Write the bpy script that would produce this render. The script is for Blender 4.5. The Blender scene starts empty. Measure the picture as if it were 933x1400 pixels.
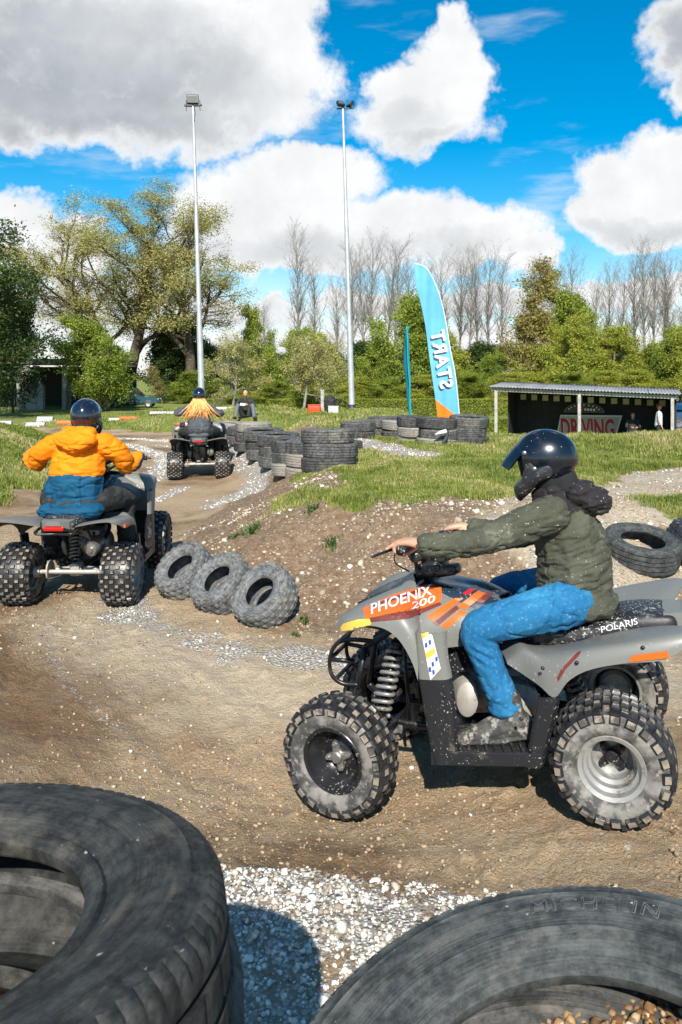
import bpy, bmesh, math, random
import numpy as np
from mathutils import Vector, Matrix, Euler
from mathutils.bvhtree import BVHTree
R = math.radians
SC = bpy.context.scene
COL = SC.collection
F = 1088.5          # focal length in photo pixels, used only to lay things out
HZ = 513.0
CAMZ = 1.75

# ------------------------------------------------------------------ camera
cam_d = bpy.data.cameras.new('camera')
cam = bpy.data.objects.new('camera', cam_d)
COL.objects.link(cam)
SC.camera = cam
cam.location = (0, 0, CAMZ)
cam.rotation_euler = (R(90), 0, 0)
cam_d.sensor_fit = 'HORIZONTAL'
cam_d.sensor_width = 24.0
cam_d.lens = 28.0
cam_d.shift_y = -(700 - HZ) / 933.0
cam_d.clip_start = 0.05
cam_d.clip_end = 3000
cam_d.dof.use_dof = True
cam_d.dof.focus_distance = 3.3
cam_d.dof.aperture_fstop = 16.0

# ------------------------------------------------------------------ light
SUN_EL = 37.5
SUN_AZ = 182.0      # compass style: 0 = +Y, 90 = +X ; the sun stands behind the camera, a little left
SC.view_settings.view_transform = 'Standard'
SC.view_settings.look = 'None'
SC.view_settings.gamma = 1.0
SC.view_settings.exposure = 0.52
sd = bpy.data.lights.new('sun', 'SUN')
sd.energy = 5.0
sd.angle = R(0.5)
sd.color = (1.0, 0.955, 0.88)
sun = bpy.data.objects.new('sun', sd)
COL.objects.link(sun)
_sv = Vector((math.sin(R(SUN_AZ)) * math.cos(R(SUN_EL)), math.cos(R(SUN_AZ)) * math.cos(R(SUN_EL)), math.sin(R(SUN_EL))))
sun.rotation_euler = _sv.to_track_quat('Z', 'Y').to_euler()
sun.location = _sv * 50


class NT:
    """tiny helper round a node tree"""
    def __init__(s, tree):
        s.t = tree
        s.n = tree.nodes
        s.l = tree.links

    def node(s, kind, **kw):
        n = s.n.new(kind)
        for k, v in kw.items():
            setattr(n, k, v)
        return n

    def put(s, sock, v):
        if isinstance(v, bpy.types.NodeSocket):
            s.l.new(v, sock)
        elif v is not None:
            if isinstance(v, (tuple, list)) and len(v) == 3 and sock.type == 'RGBA':
                v = (*v, 1)
            sock.default_value = v

    def math(s, op, a, b=None, c=None, clamp=False):
        n = s.node('ShaderNodeMath', operation=op)
        n.use_clamp = clamp
        s.put(n.inputs[0], a)
        if b is not None:
            s.put(n.inputs[1], b)
        if c is not None:
            s.put(n.inputs[2], c)
        return n.outputs[0]

    def mix(s, fac, a, b, mode='MIX'):
        n = s.node('ShaderNodeMix', data_type='RGBA')
        n.blend_type = mode
        s.put(n.inputs[0], fac)
        s.put(n.inputs[6], a)
        s.put(n.inputs[7], b)
        return n.outputs[2]

    def ramp(s, fac, lo, hi, a=0.0, b=1.0, smooth=True):
        n = s.node('ShaderNodeMapRange')
        n.interpolation_type = 'SMOOTHSTEP' if smooth else 'LINEAR'
        s.put(n.inputs[0], fac)
        for i, v in zip((1, 2, 3, 4), (lo, hi, a, b)):
            s.put(n.inputs[i], v)
        return n.outputs[0]

    def noise(s, vec, scale, detail=4, rough=0.55, dist=0.0, out=0):
        n = s.node('ShaderNodeTexNoise')
        s.put(n.inputs['Vector'], vec)
        n.inputs['Scale'].default_value = scale
        n.inputs['Detail'].default_value = detail
        n.inputs['Roughness'].default_value = rough
        n.inputs['Distortion'].default_value = dist
        return n.outputs[out]

    def voronoi(s, vec, scale, feature='F1', out='Distance'):
        n = s.node('ShaderNodeTexVoronoi', feature=feature)
        s.put(n.inputs['Vector'], vec)
        n.inputs['Scale'].default_value = scale
        return n.outputs[out]

    def coords(s, kind='Object'):
        return s.node('ShaderNodeTexCoord').outputs[kind]

    def bump(s, h, strength=0.5, dist=0.01, normal=None):
        n = s.node('ShaderNodeBump')
        n.inputs['Strength'].default_value = strength
        n.inputs['Distance'].default_value = dist
        s.put(n.inputs['Height'], h)
        if normal is not None:
            s.put(n.inputs['Normal'], normal)
        return n.outputs[0]


def px2ae(x, y):
    dx = x - 466.5
    return math.atan2(dx, F), math.atan2(HZ - y, math.hypot(F, dx))


def build_world():
    w = bpy.data.worlds.new('World')
    SC.world = w
    w.use_nodes = True
    w.node_tree.nodes.clear()
    T = NT(w.node_tree)
    sky = T.node('ShaderNodeTexSky', sky_type='NISHITA')
    sky.sun_disc = False
    sky.sun_elevation = R(SUN_EL)
    sky.sun_rotation = R(SUN_AZ)
    sky.air_density = 1.0
    sky.dust_density = 0.3
    sky.ozone_density = 3.0
    gen = T.coords('Generated')
    sep = T.node('ShaderNodeSeparateXYZ')
    T.l.new(gen, sep.inputs[0])
    x, y, z = sep.outputs
    az = T.math('ARCTAN2', x, y)
    el = T.math('ARCSINE', z)
    # domain warp so that the cloud outlines billow
    w1 = T.noise(gen, 7.0, 5, 0.6, out=1)
    sw = T.node('ShaderNodeSeparateXYZ')
    T.l.new(w1, sw.inputs[0])
    az2 = T.math('ADD', az, T.math('MULTIPLY', T.math('SUBTRACT', sw.outputs[0], 0.5), 0.16))
    el2 = T.math('ADD', el, T.math('MULTIPLY', T.math('SUBTRACT', sw.outputs[1], 0.5), 0.13))
    blobs = [(120, 60, 300, 105), (385, 50, 82, 72), (320, 125, 105, 72), (95, 150, 215, 50), (235, 170, 140, 50),
             (572, 172, 108, 44), (618, 80, 48, 58), (603, 28, 28, 26), (520, 118, 42, 36), (640, 135, 42, 56), (560, 140, 80, 50),
             (415, 250, 100, 42), (340, 285, 110, 50), (500, 312, 140, 42), (640, 332, 95, 40), (712, 352, 48, 30), (420, 330, 180, 44),
             (890, 255, 85, 48), (950, 240, 60, 42), (835, 300, 62, 30), (900, 310, 100, 28),
             (945, 45, 66, 66), (958, 110, 44, 46), (0, 290, 62, 34), (20, 330, 120, 36), (170, 395, 150, 30), (60, 430, 120, 24),
             (330, 420, 90, 22), (520, 405, 110, 16), (700, 415, 120, 14), (880, 400, 90, 20), (560, 470, 500, 26)]
    dens = None
    for (bx, by, rx, ry) in blobs:
        a, e = px2ae(bx, by)
        da = T.math('MULTIPLY', T.math('SUBTRACT', az2, a), F / rx * 0.9)
        de = T.math('MULTIPLY', T.math('SUBTRACT', el2, e), F / ry * 0.9)
        d2 = T.math('ADD', T.math('MULTIPLY', da, da), T.math('MULTIPLY', de, de))
        v = T.math('SUBTRACT', 1.0, d2)
        dens = v if dens is None else T.math('MAXIMUM', dens, v)
    # elsewhere in the sky: loose clouds
    far = T.ramp(T.math('ABSOLUTE', az), 0.55, 0.8)
    up = T.ramp(el, 0.50, 0.62)
    other = T.math('MAXIMUM', far, up)
    gn = T.math('MULTIPLY', T.math('SUBTRACT', T.noise(gen, 2.2, 5, 0.55), 0.60), 6.0)
    dens = T.math('MAXIMUM', T.math('SUBTRACT', dens, T.math('MULTIPLY', other, 3.0)), T.math('SUBTRACT', gn, T.math('MULTIPLY', T.math('SUBTRACT', 1.0, other), 4.0)))
    fine = T.math('ADD', T.math('MULTIPLY', T.noise(gen, 11.0, 8, 0.66), .55), T.math('MULTIPLY', T.noise(gen, 34.0, 7, 0.7), .45))
    fd = T.math('ADD', dens, T.math('MULTIPLY', T.math('SUBTRACT', fine, 0.5), 2.3))
    alpha = T.ramp(fd, -0.16, 0.50)
    # thin streaks
    mp = T.node('ShaderNodeMapping')
    T.l.new(gen, mp.inputs[0])
    mp.inputs['Rotation'].default_value = (0, R(-16), 0)
    mp.inputs['Scale'].default_value = (2.0, 2.0, 9.0)
    wisp = T.math('MULTIPLY', T.ramp(T.noise(mp.outputs[0], 2.4, 5, 0.6), 0.53, 0.8), 0.55)
    alpha = T.math('MAXIMUM', alpha, wisp)
    low = T.math('MULTIPLY', T.ramp(el, 0.20, 0.02), T.ramp(T.noise(gen, 6.0, 5, 0.6), 0.3, 0.6, 0.35, 0.8))
    alpha = T.math('MAXIMUM', alpha, low)
    # grey undersides
    greys = [(60, 110, 300, 85, 1.0), (130, 175, 240, 40, 0.95), (280, 195, 110, 24, 0.7), (580, 205, 100, 18, 0.55), (560, 170, 70, 24, 0.3),
             (930, 60, 90, 75, 0.95), (470, 345, 260, 22, 0.4), (900, 318, 120, 20, 0.5), (60, 400, 200, 24, 0.5), (60, 20, 200, 50, 0.8), (560, 430, 300, 24, 0.5)]
    g = None
    for (bx, by, rx, ry, wt) in greys:
        a, e = px2ae(bx, by)
        da = T.math('MULTIPLY', T.math('SUBTRACT', az2, a), F / rx * 0.8)
        de = T.math('MULTIPLY', T.math('SUBTRACT', el2, e), F / ry * 0.8)
        d2 = T.math('ADD', T.math('MULTIPLY', da, da), T.math('MULTIPLY', de, de))
        v = T.math('MULTIPLY', T.math('SUBTRACT', 1.0, d2), wt, clamp=True)
        g = v if g is None else T.math('MAXIMUM', g, v)
    gn2 = T.noise(gen, 9.0, 6, 0.6)
    gg = T.math('ADD', g, T.math('MULTIPLY', T.math('SUBTRACT', gn2, 0.5), .8), clamp=True)
    gg = T.math('MULTIPLY', gg, T.ramp(fd, 0.15, 0.9))
    cloud = T.mix(gg, (10.0, 10.15, 10.3), (4.7, 5.15, 5.6))
    puff = T.ramp(T.noise(gen, 20.0, 5, 0.55), 0.3, 0.7, 0.93, 1.03)
    cloud = T.mix(1.0, cloud, puff, 'MULTIPLY')
    hs = T.node('ShaderNodeHueSaturation')
    hs.inputs['Hue'].default_value = 0.488
    hs.inputs['Saturation'].default_value = 1.55
    hs.inputs['Value'].default_value = 1.55
    T.l.new(sky.outputs[0], hs.inputs['Color'])
    col = T.mix(alpha, hs.outputs[0], cloud)
    bg = T.node('ShaderNodeBackground')
    bg.inputs['Strength'].default_value = 0.068
    T.l.new(col, bg.inputs['Color'])
    out = T.node('ShaderNodeOutputWorld')
    T.l.new(bg.outputs[0], out.inputs[0])
    w.cycles.sampling_method = 'AUTOMATIC'


build_world()
SC.render.engine = 'CYCLES'
SC.cycles.use_denoising = True
SC.cycles.max_bounces = 6
SC.cycles.diffuse_bounces = 3
SC.cycles.glossy_bounces = 3
SC.cycles.transparent_max_bounces = 6
SC.cycles.caustics_reflective = False
SC.cycles.caustics_refractive = False

# ------------------------------------------------------------------ materials
MATS = {}


def mat(name, col, rough=0.6, metal=0.0, col2=None, nscale=8.0, nlo=0.4, nhi=0.65, bump=0.0, bscale=60.0, bdist=0.004,
        dirt=None, dscale=14.0, dlo=0.55, dhi=0.7, coat=0.0, emit=None, spec=0.5, objvar=0.0, trans=0.0, coord='Object', dirt2=None, sss=0.0):
    if name in MATS:
        return MATS[name]
    m = bpy.data.materials.new(name)
    m.use_nodes = True
    T = NT(m.node_tree)
    b = T.n['Principled BSDF']
    co = T.coords(coord)
    if objvar > 0:
        oi = T.node('ShaderNodeObjectInfo')
        va = T.node('ShaderNodeVectorMath', operation='ADD')
        T.l.new(co, va.inputs[0])
        sc_ = T.math('MULTIPLY', oi.outputs['Random'], 37.0)
        cx = T.node('ShaderNodeCombineXYZ')
        for i in range(3):
            T.l.new(sc_, cx.inputs[i])
        T.l.new(cx.outputs[0], va.inputs[1])
        co = va.outputs[0]
    c = (*col, 1)
    rgh = rough
    if col2 is not None:
        c = T.mix(T.ramp(T.noise(co, nscale, 5), nlo, nhi), col, col2)
    if dirt is not None:
        f = T.ramp(T.noise(co, dscale, 8, 0.68), dlo, dhi)
        if objvar > 0:
            f = T.math('MULTIPLY', f, T.ramp(oi.outputs['Random'], 0, 1, 0.5, 1.0, False))
        c = T.mix(f, c, dirt)
        rgh = T.ramp(f, 0, 1, rough, 0.95, False)
    if dirt2 is not None:
        f = T.ramp(T.noise(co, 95.0, 4, 0.5), dirt2[1], dirt2[1] + 0.03)
        f2 = T.math('MULTIPLY', f, T.ramp(T.noise(co, 6.0, 3, 0.5), 0.38, 0.6))
        c = T.mix(f2, c, dirt2[0])
    if objvar > 0:
        v = T.ramp(oi.outputs['Random'], 0, 1, 1 - objvar, 1 + objvar, False)
        c = T.mix(1.0, c, v, 'MULTIPLY')
    T.put(b.inputs['Base Color'], c)
    T.put(b.inputs['Roughness'], rgh)
    b.inputs['Metallic'].default_value = metal
    b.inputs['Coat Weight'].default_value = coat
    b.inputs['Coat Roughness'].default_value = 0.06
    b.inputs['Specular IOR Level'].default_value = spec
    if sss > 0:
        b.inputs['Subsurface Weight'].default_value = sss
        b.inputs['Subsurface Radius'].default_value = (0.02, 0.008, 0.004)
    if trans > 0:
        b.inputs['Transmission Weight'].default_value = trans
    if emit:
        b.inputs['Emission Color'].default_value = (*emit[0], 1)
        b.inputs['Emission Strength'].default_value = emit[1]
    if bump > 0:
        T.l.new(T.bump(T.noise(co, bscale, 6, 0.6), bump, bdist), b.inputs['Normal'])
    MATS[name] = m
    return m


DUST = (0.30, 0.235, 0.165)
M_ = {}
M_['rubber'] = mat('rubber', (0.022, 0.023, 0.025), 0.55, col2=(0.05, 0.055, 0.06), nscale=5, dirt=(0.17, 0.165, 0.15), dscale=7, dlo=0.47, dhi=0.72, bump=0.35, bscale=90, bdist=0.002, objvar=0.25)
M_['tread'] = mat('tread_rubber', (0.014, 0.014, 0.015), 0.35, col2=(0.03, 0.03, 0.03), nscale=12, dirt=(0.16, 0.13, 0.095), dscale=16, dlo=0.55, dhi=0.72, bump=0.4, bscale=60, bdist=0.003)
M_['plast_grey'] = mat('grey_plastic', (0.175, 0.175, 0.155), 0.42, dirt=(0.28, 0.24, 0.18), dscale=9, dlo=0.56, dhi=0.8, dirt2=((0.5, 0.46, 0.38), 0.66), bump=0.08, bscale=200)
M_['plast_black'] = mat('black_plastic', (0.018, 0.018, 0.02), 0.33, dirt=(0.16, 0.14, 0.11), dscale=12, dlo=0.55, dhi=0.8, dirt2=((0.42, 0.39, 0.33), 0.635), bump=0.25, bscale=120, bdist=0.002)
M_['seat'] = mat('seat_vinyl', (0.016, 0.016, 0.018), 0.45, dirt=(0.2, 0.19, 0.165), dscale=22, dlo=0.5, dhi=0.75, dirt2=((0.5, 0.48, 0.42), 0.6), bump=0.3, bscale=150, bdist=0.002)
M_['frame'] = mat('black_steel', (0.012, 0.012, 0.014), 0.35, dirt=(0.12, 0.10, 0.08), dscale=18, dlo=0.55, dhi=0.75, bump=0.1)
M_['steel'] = mat('dull_steel', (0.42, 0.41, 0.39), 0.38, 0.85, dirt=(0.2, 0.16, 0.11), dscale=15, dlo=0.5, dhi=0.7, bump=0.2, bscale=80)
M_['alu'] = mat('cast_aluminium', (0.5, 0.47, 0.42), 0.5, 0.35, dirt=(0.30, 0.25, 0.18), dscale=20, dlo=0.45, dhi=0.7, bump=0.3, bscale=60)
M_['rim'] = mat('muddy_rim', (0.42, 0.41, 0.38), 0.35, 0.5, dirt=(0.12, 0.11, 0.095), dscale=13, dlo=0.5, dhi=0.7, dirt2=((0.5, 0.48, 0.43), 0.62), bump=0.15)
M_['rim_black'] = mat('black_rim', (0.022, 0.022, 0.024), 0.3, 0.3, dirt=(0.13, 0.12, 0.1), dscale=12, dlo=0.58, dhi=0.8, dirt2=((0.4, 0.38, 0.33), 0.62), bump=0.15)
M_['orange'] = mat('orange_paint', (0.72, 0.13, 0.015), 0.35, dirt=(0.3, 0.2, 0.12), dscale=20, dlo=0.62, dhi=0.8)
M_['red'] = mat('red_paint', (0.45, 0.02, 0.012), 0.3)
M_['darkred'] = mat('dark_red_graphic', (0.16, 0.03, 0.02), 0.45, dirt=(0.25, 0.2, 0.15), dscale=30, dlo=0.55, dhi=0.75)
M_['yellow'] = mat('yellow_paint', (0.75, 0.47, 0.07), 0.4, dirt=(0.45, 0.36, 0.2), dscale=18, dlo=0.55, dhi=0.8)
M_['white'] = mat('white_paint', (0.72, 0.72, 0.70), 0.45, dirt=(0.4, 0.38, 0.34), dscale=12, dlo=0.6, dhi=0.85)
M_['navy'] = mat('navy_plastic', (0.016, 0.03, 0.05), 0.22, dirt=(0.3, 0.27, 0.2), dscale=26, dlo=0.6, dhi=0.75, dirt2=((0.4, 0.38, 0.33), 0.63))
M_['tail_red'] = mat('tail_lens', (0.6, 0.012, 0.008), 0.12, coat=0.5)
M_['coil'] = mat('coil_spring', (0.30, 0.29, 0.27), 0.4, 0.4, dirt=(0.14, 0.11, 0.08), dscale=20, dlo=0.5, dhi=0.65)
M_['skin'] = mat('skin', (0.55, 0.27, 0.17), 0.5, col2=(0.62, 0.33, 0.22), nscale=20, sss=0.12, bump=0.15, bscale=160, bdist=0.001)

# ------------------------------------------------------------------ mesh helpers


class MB:
    def __init__(s):
        s.v = []
        s.f = []
        s.m = []
        s.n = 0

    def add(s, v, f, mi=0):
        v = np.asarray(v, float)
        s.v.append(v)
        for q in f:
            s.f.append(tuple(int(i) + s.n for i in q))
            s.m.append(mi)
        s.n += len(v)
        return s

    def xf(s, M):
        """transform everything collected so far"""
        M = np.array(M)
        s.v = [np.c_[v, np.ones(len(v))] @ M.T[:, :3] for v in s.v]
        return s

    def build(s, name, mats, parent=None, smooth=True, loc=None, rot=None, sharp=None):
        return mesh_obj(name, np.concatenate(s.v) if s.v else np.zeros((0, 3)), s.f, mats, parent, smooth, loc, rot, s.m, sharp)


def mesh_obj(name, v, f, mats, parent=None, smooth=True, loc=None, rot=None, mi=None, sharp=None):
    me = bpy.data.meshes.new(name)
    if isinstance(f, np.ndarray):
        nf, k = f.shape
        me.vertices.add(len(v))
        me.vertices.foreach_set('co', np.ascontiguousarray(v, dtype=np.float32).ravel())
        me.loops.add(nf * k)
        me.loops.foreach_set('vertex_index', np.ascontiguousarray(f, dtype=np.int32).ravel())
        me.polygons.add(nf)
        me.polygons.foreach_set('loop_start', np.arange(nf, dtype=np.int32) * k)
        me.update(calc_edges=True)
    else:
        me.from_pydata([tuple(p) for p in v], [], f)
    if not isinstance(mats, (list, tuple)):
        mats = [mats]
    for m in mats:
        me.materials.append(m)
    if mi is not None and len(mats) > 1:
        me.polygons.foreach_set('material_index', np.array(mi, dtype=np.int32))
    if smooth:
        me.polygons.foreach_set('use_smooth', np.ones(len(me.polygons), dtype=bool))
        if sharp is not None:
            me.set_sharp_from_angle(angle=R(sharp))
    me.update()
    o = bpy.data.objects.new(name, me)
    COL.objects.link(o)
    if parent is not None:
        o.parent = parent
    if loc is not None:
        o.location = loc
    if rot is not None:
        o.rotation_euler = rot
    return o


def tag(o, label=None, cat=None, group=None, kind=None):
    if label:
        o['label'] = label
    if cat:
        o['category'] = cat
    if group:
        o['group'] = group
    if kind:
        o['kind'] = kind
    return o


def thing(name, label, cat, loc=(0, 0, 0), rot=(0, 0, 0), group=None):
    o = bpy.data.objects.new(name, None)
    COL.objects.link(o)
    o.location = loc
    o.rotation_euler = rot
    return tag(o, label, cat, group)


def copy_tree(o, parent=None):
    c = o.copy()
    COL.objects.link(c)
    c.parent = parent
    for ch in list(o.children):
        copy_tree(ch, c)
    return c


def box(c, s, rot=None, bev=0.0):
    """verts, faces of a box (centre, full size), optionally chamfered"""
    bm = bmesh.new()
    bmesh.ops.create_cube(bm, size=1.0)
    for v in bm.verts:
        v.co = Vector((v.co.x * s[0], v.co.y * s[1], v.co.z * s[2]))
    if bev > 0:
        bmesh.ops.bevel(bm, geom=list(bm.edges), offset=bev, segments=2, profile=0.6, affect='EDGES')
    M = Matrix.Translation(c) @ (Euler(rot).to_matrix().to_4x4() if rot is not None else Matrix())
    bmesh.ops.transform(bm, matrix=M, verts=bm.verts)
    v = [tuple(p.co) for p in bm.verts]
    bm.verts.index_update()
    f = [tuple(q.index for q in p.verts) for p in bm.faces]
    bm.free()
    return v, f


def spline(pts, n):
    """Catmull-Rom through pts (any dimension)"""
    P = np.asarray(pts, float)
    if len(P) == 2:
        t = np.linspace(0, 1, n)[:, None]
        return P[0] * (1 - t) + P[1] * t
    P = np.vstack([2 * P[0] - P[1], P, 2 * P[-1] - P[-2]])
    segs = len(P) - 3
    out = []
    for t in np.linspace(0, segs - 1e-9, n):
        i = int(t)
        u = t - i
        a, b, c, d = P[i:i + 4]
        out.append(0.5 * (2 * b + (c - a) * u + (2 * a - 5 * b + 4 * c - d) * u * u + (3 * b - a - 3 * c + d) * u ** 3))
    return np.array(out)


def tube(pts, rad, seg=10, n=None, cap=True, smooth=True):
    """verts, faces of a tube along pts; rad scalar or per-point"""
    P = np.asarray(pts, float)
    rr = np.full(len(P), rad, float) if np.isscalar(rad) else np.asarray(rad, float)
    if n:
        Q = spline(np.c_[P, rr], n)
        P, rr = Q[:, :3], Q[:, 3]
    T = np.gradient(P, axis=0)
    T /= np.linalg.norm(T, axis=1)[:, None] + 1e-12
    up = np.array([0, 0, 1.0]) if abs(T[0][2]) < 0.9 else np.array([1.0, 0, 0])
    V = []
    nrm = np.cross(T[0], up)
    nrm /= np.linalg.norm(nrm)
    for i in range(len(P)):
        nrm = nrm - T[i] * (nrm @ T[i])
        nrm /= np.linalg.norm(nrm) + 1e-12
        b = np.cross(T[i], nrm)
        a = np.linspace(0, 2 * np.pi, seg, endpoint=False)
        V.append(P[i] + rr[i] * (np.cos(a)[:, None] * nrm + np.sin(a)[:, None] * b))
    V = np.concatenate(V)
    f = []
    for i in range(len(P) - 1):
        for j in range(seg):
            k = (j + 1) % seg
            f.append((i * seg + j, i * seg + k, (i + 1) * seg + k, (i + 1) * seg + j))
    if cap:
        f.append(tuple(range(seg))[::-1])
        f.append(tuple((len(P) - 1) * seg + j for j in range(seg)))
    return V, f


def lathe(prof, seg=48, axis='y', closed=False):
    """prof: list of (radius, axial). axis 'y' or 'z'"""
    P = np.asarray(prof, float)
    a = np.linspace(0, 2 * np.pi, seg, endpoint=False)
    V = []
    for r, h in P:
        if axis == 'y':
            V.append(np.c_[r * np.cos(a), np.full(seg, h), r * np.sin(a)])
        elif axis == 'x':
            V.append(np.c_[np.full(seg, h), r * np.cos(a), r * np.sin(a)])
        else:
            V.append(np.c_[r * np.cos(a), r * np.sin(a), np.full(seg, h)])
    V = np.concatenate(V)
    f = []
    n = len(P)
    for i in range(n if closed else n - 1):
        i2 = (i + 1) % n
        for j in range(seg):
            k = (j + 1) % seg
            f.append((i * seg + j, i2 * seg + j, i2 * seg + k, i * seg + k))
    return V, f


def cyl(p0, p1, r, seg=16, r2=None):
    return tube([p0, p1], [r, r2 if r2 is not None else r], seg)


def prism(poly, d0, d1, axis='y'):
    """extrude a 2-D outline (x, z) between two depths"""
    n = len(poly)
    V = []
    for d in (d0, d1):
        for a, b in poly:
            V.append((a, d, b) if axis == 'y' else ((d, a, b) if axis == 'x' else (a, b, d)))
    f = [tuple(range(n))[::-1], tuple(range(n, 2 * n))]
    for i in range(n):
        j = (i + 1) % n
        f.append((i, j, n + j, n + i))
    return V, f


def loft(rings, close_ring=False, caps=False):
    """rings: array (n, m, 3) -> verts, faces"""
    Rg = np.asarray(rings, float)
    n, m, _ = Rg.shape
    V = Rg.reshape(-1, 3)
    f = []
    for i in range(n - 1):
        for j in range(m if close_ring else m - 1):
            k = (j + 1) % m
            f.append((i * m + j, i * m + k, (i + 1) * m + k, (i + 1) * m + j))
    if caps:
        f.append(tuple(range(m))[::-1])
        f.append(tuple((n - 1) * m + j for j in range(m)))
    return V, f


def solidify(o, t, offset=-1):
    md = o.modifiers.new('thick', 'SOLIDIFY')
    md.thickness = t
    md.offset = offset
    return o


def bake(o):
    """apply modifiers, return object with plain mesh"""
    dg = bpy.context.evaluated_depsgraph_get()
    dg.update()
    me = bpy.data.meshes.new_from_object(o.evaluated_get(dg))
    old = o.data
    o.modifiers.clear()
    o.data = me
    if old.users == 0:
        bpy.data.meshes.remove(old)
    return o


# ---- numpy noise
def _hash(ix, iy, iz, seed):
    h = (ix.astype(np.int64) * 374761393 + iy.astype(np.int64) * 668265263 + iz.astype(np.int64) * 2147483647 + seed * 974711) & 0xffffffff
    h = ((h ^ (h >> 13)) * 1274126177) & 0xffffffff
    h = h ^ (h >> 16)
    return (h & 0xffffff) / float(0xffffff)


def vnoise(p, seed=0):
    """p (n,2|3) -> 0..1"""
    p = np.asarray(p, float)
    if p.shape[1] == 2:
        p = np.c_[p, np.zeros(len(p))]
    i = np.floor(p)
    u = p - i
    u = u * u * (3 - 2 * u)
    r = 0
    for dx in (0, 1):
        for dy in (0, 1):
            for dz in (0, 1):
                w = (u[:, 0] if dx else 1 - u[:, 0]) * (u[:, 1] if dy else 1 - u[:, 1]) * (u[:, 2] if dz else 1 - u[:, 2])
                r = r + w * _hash(i[:, 0] + dx, i[:, 1] + dy, i[:, 2] + dz, seed)
    return r


def fbm(p, oct=4, seed=0, gain=0.5):
    p = np.asarray(p, float)
    s, a, t = 0, 1.0, 0
    for k in range(oct):
        s = s + a * vnoise(p * 2 ** k + 17.3 * k, seed + k)
        t += a
        a *= gain
    return s / t


def sst(x, a, b):
    t = np.clip((np.asarray(x, float) - a) / (b - a), 0, 1)
    return t * t * (3 - 2 * t)


def sd_poly(P, poly):
    """signed distance (positive inside) of points P (n,2) to polygon"""
    poly = np.asarray(poly, float)
    d = np.full(len(P), 1e9)
    ins = np.zeros(len(P), bool)
    n = len(poly)
    for i in range(n):
        a, b = poly[i], poly[(i + 1) % n]
        e = b - a
        w = P - a
        t = np.clip((w @ e) / (e @ e), 0, 1)
        dd = w - t[:, None] * e
        d = np.minimum(d, np.hypot(dd[:, 0], dd[:, 1]))
        c = ((a[1] > P[:, 1]) != (b[1] > P[:, 1]))
        with np.errstate(divide='ignore', invalid='ignore'):
            xi = a[0] + (P[:, 1] - a[1]) * (b[0] - a[0]) / (b[1] - a[1] + 1e-12)
        ins ^= c & (P[:, 0] < xi)
    return np.where(ins, d, -d)


def d_line(P, line):
    line = np.asarray(line, float)
    d = np.full(len(P), 1e9)
    for i in range(len(line) - 1):
        a, b = line[i], line[i + 1]
        e = b - a
        w = P - a
        t = np.clip((w @ e) / (e @ e), 0, 1)
        dd = w - t[:, None] * e
        d = np.minimum(d, np.hypot(dd[:, 0], dd[:, 1]))
    return d


def W(x, y, Y):
    """world point seen at photo pixel (x, y) at distance Y"""
    return ((x - 466.5) / F * Y, Y, CAMZ - (y - HZ) / F * Y)

# ------------------------------------------------------------------ terrain
INF = [(-1.75, 6.6), (-1.1, 5.75), (-.13, 5.3), (1.2, 5.0), (2.4, 5.1), (5, 5.2), (16, 5.4), (16, 60), (-2.2, 60), (-2.3, 22), (-2.0, 17), (-1.05, 13), (-1.75, 9)]
LB = [(-4.8, -8), (-4.5, 6), (-4.05, 10), (-3.6, 13.2), (-4.0, 16), (-5.4, 19), (-7, 21.5), (-12, 23.2), (-45, 25), (-45, -8)]
FB = [(-1.9, 19.5), (-3.2, 21.2), (-5.4, 24), (-12, 26.5), (-45, 30), (-45, 90), (12, 90), (12, 22), (3, 19)]
RIDGE = [(2.3, 10.6), (3.0, 11.6), (5, 12.1), (9, 12.3), (15, 12.6)]
BERM = [(-.66, 10.9), (-.92, 11.9), (-1.25, 13), (-1.6, 14.4), (-1.97, 15.8), (-2.35, 17.4)]
GRAV_R = [(-1.5, 10.6), (-1.33, 11.6), (-1.2, 12.4), (-1.5, 13.6), (-1.9, 15.2), (-2.35, 16.9), (-2.9, 18.6), (-4.2, 20.9), (-7, 22.6)]
GRAV_L = [(-3.7, 11.0), (-3.3, 12.6), (-3.25, 14.8), (-3.75, 17.2), (-5.3, 19.9), (-7.5, 21.9)]
GRAV_N = [(-.75, 2.75), (-.1, 2.62), (.45, 2.38), (.8, 2.3), (1.6, 2.3), (3, 2.4)]
GRAV_F = [(-1.75, 6.2), (-1.3, 5.55), (-.6, 5.15), (0.1, 4.95), (.9, 4.85)]
GRAV_C = [(-2.3, 5.9), (-1.55, 4.55), (-.8, 3.95), (.1, 3.65)]
PATH2 = [(1.9, 6.2), (2.7, 7.1), (3.7, 8.2), (5.2, 9.1), (8, 9.7), (14, 10)]
PATH3 = [(-.2, 15.5), (.35, 13.3), (.9, 11.6), (1.1, 11.2)]


TRACKS = [[(3.6, 2.75), (1.6, 2.80), (-.3, 3.05), (-1.5, 3.9), (-2.1, 5.2), (-2.45, 6.6)],
          [(3.6, 3.35), (1.4, 3.35), (-.4, 3.75), (-1.2, 4.6), (-1.6, 5.6), (-1.72, 6.6)],
          [(-4, 3.3), (-2.6, 3.6), (-1.9, 4.5), (-1.9, 5.8), (-2.1, 7.5), (-2.3, 10)],
          [(-.9, 1.9), (-2.2, 2.9), (-3.1, 4.2), (-3.2, 6), (-3.0, 9)],
          [(3.5, 3.95), (1.0, 4.25), (-.2, 4.5), (-1.0, 5.2)]]


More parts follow.
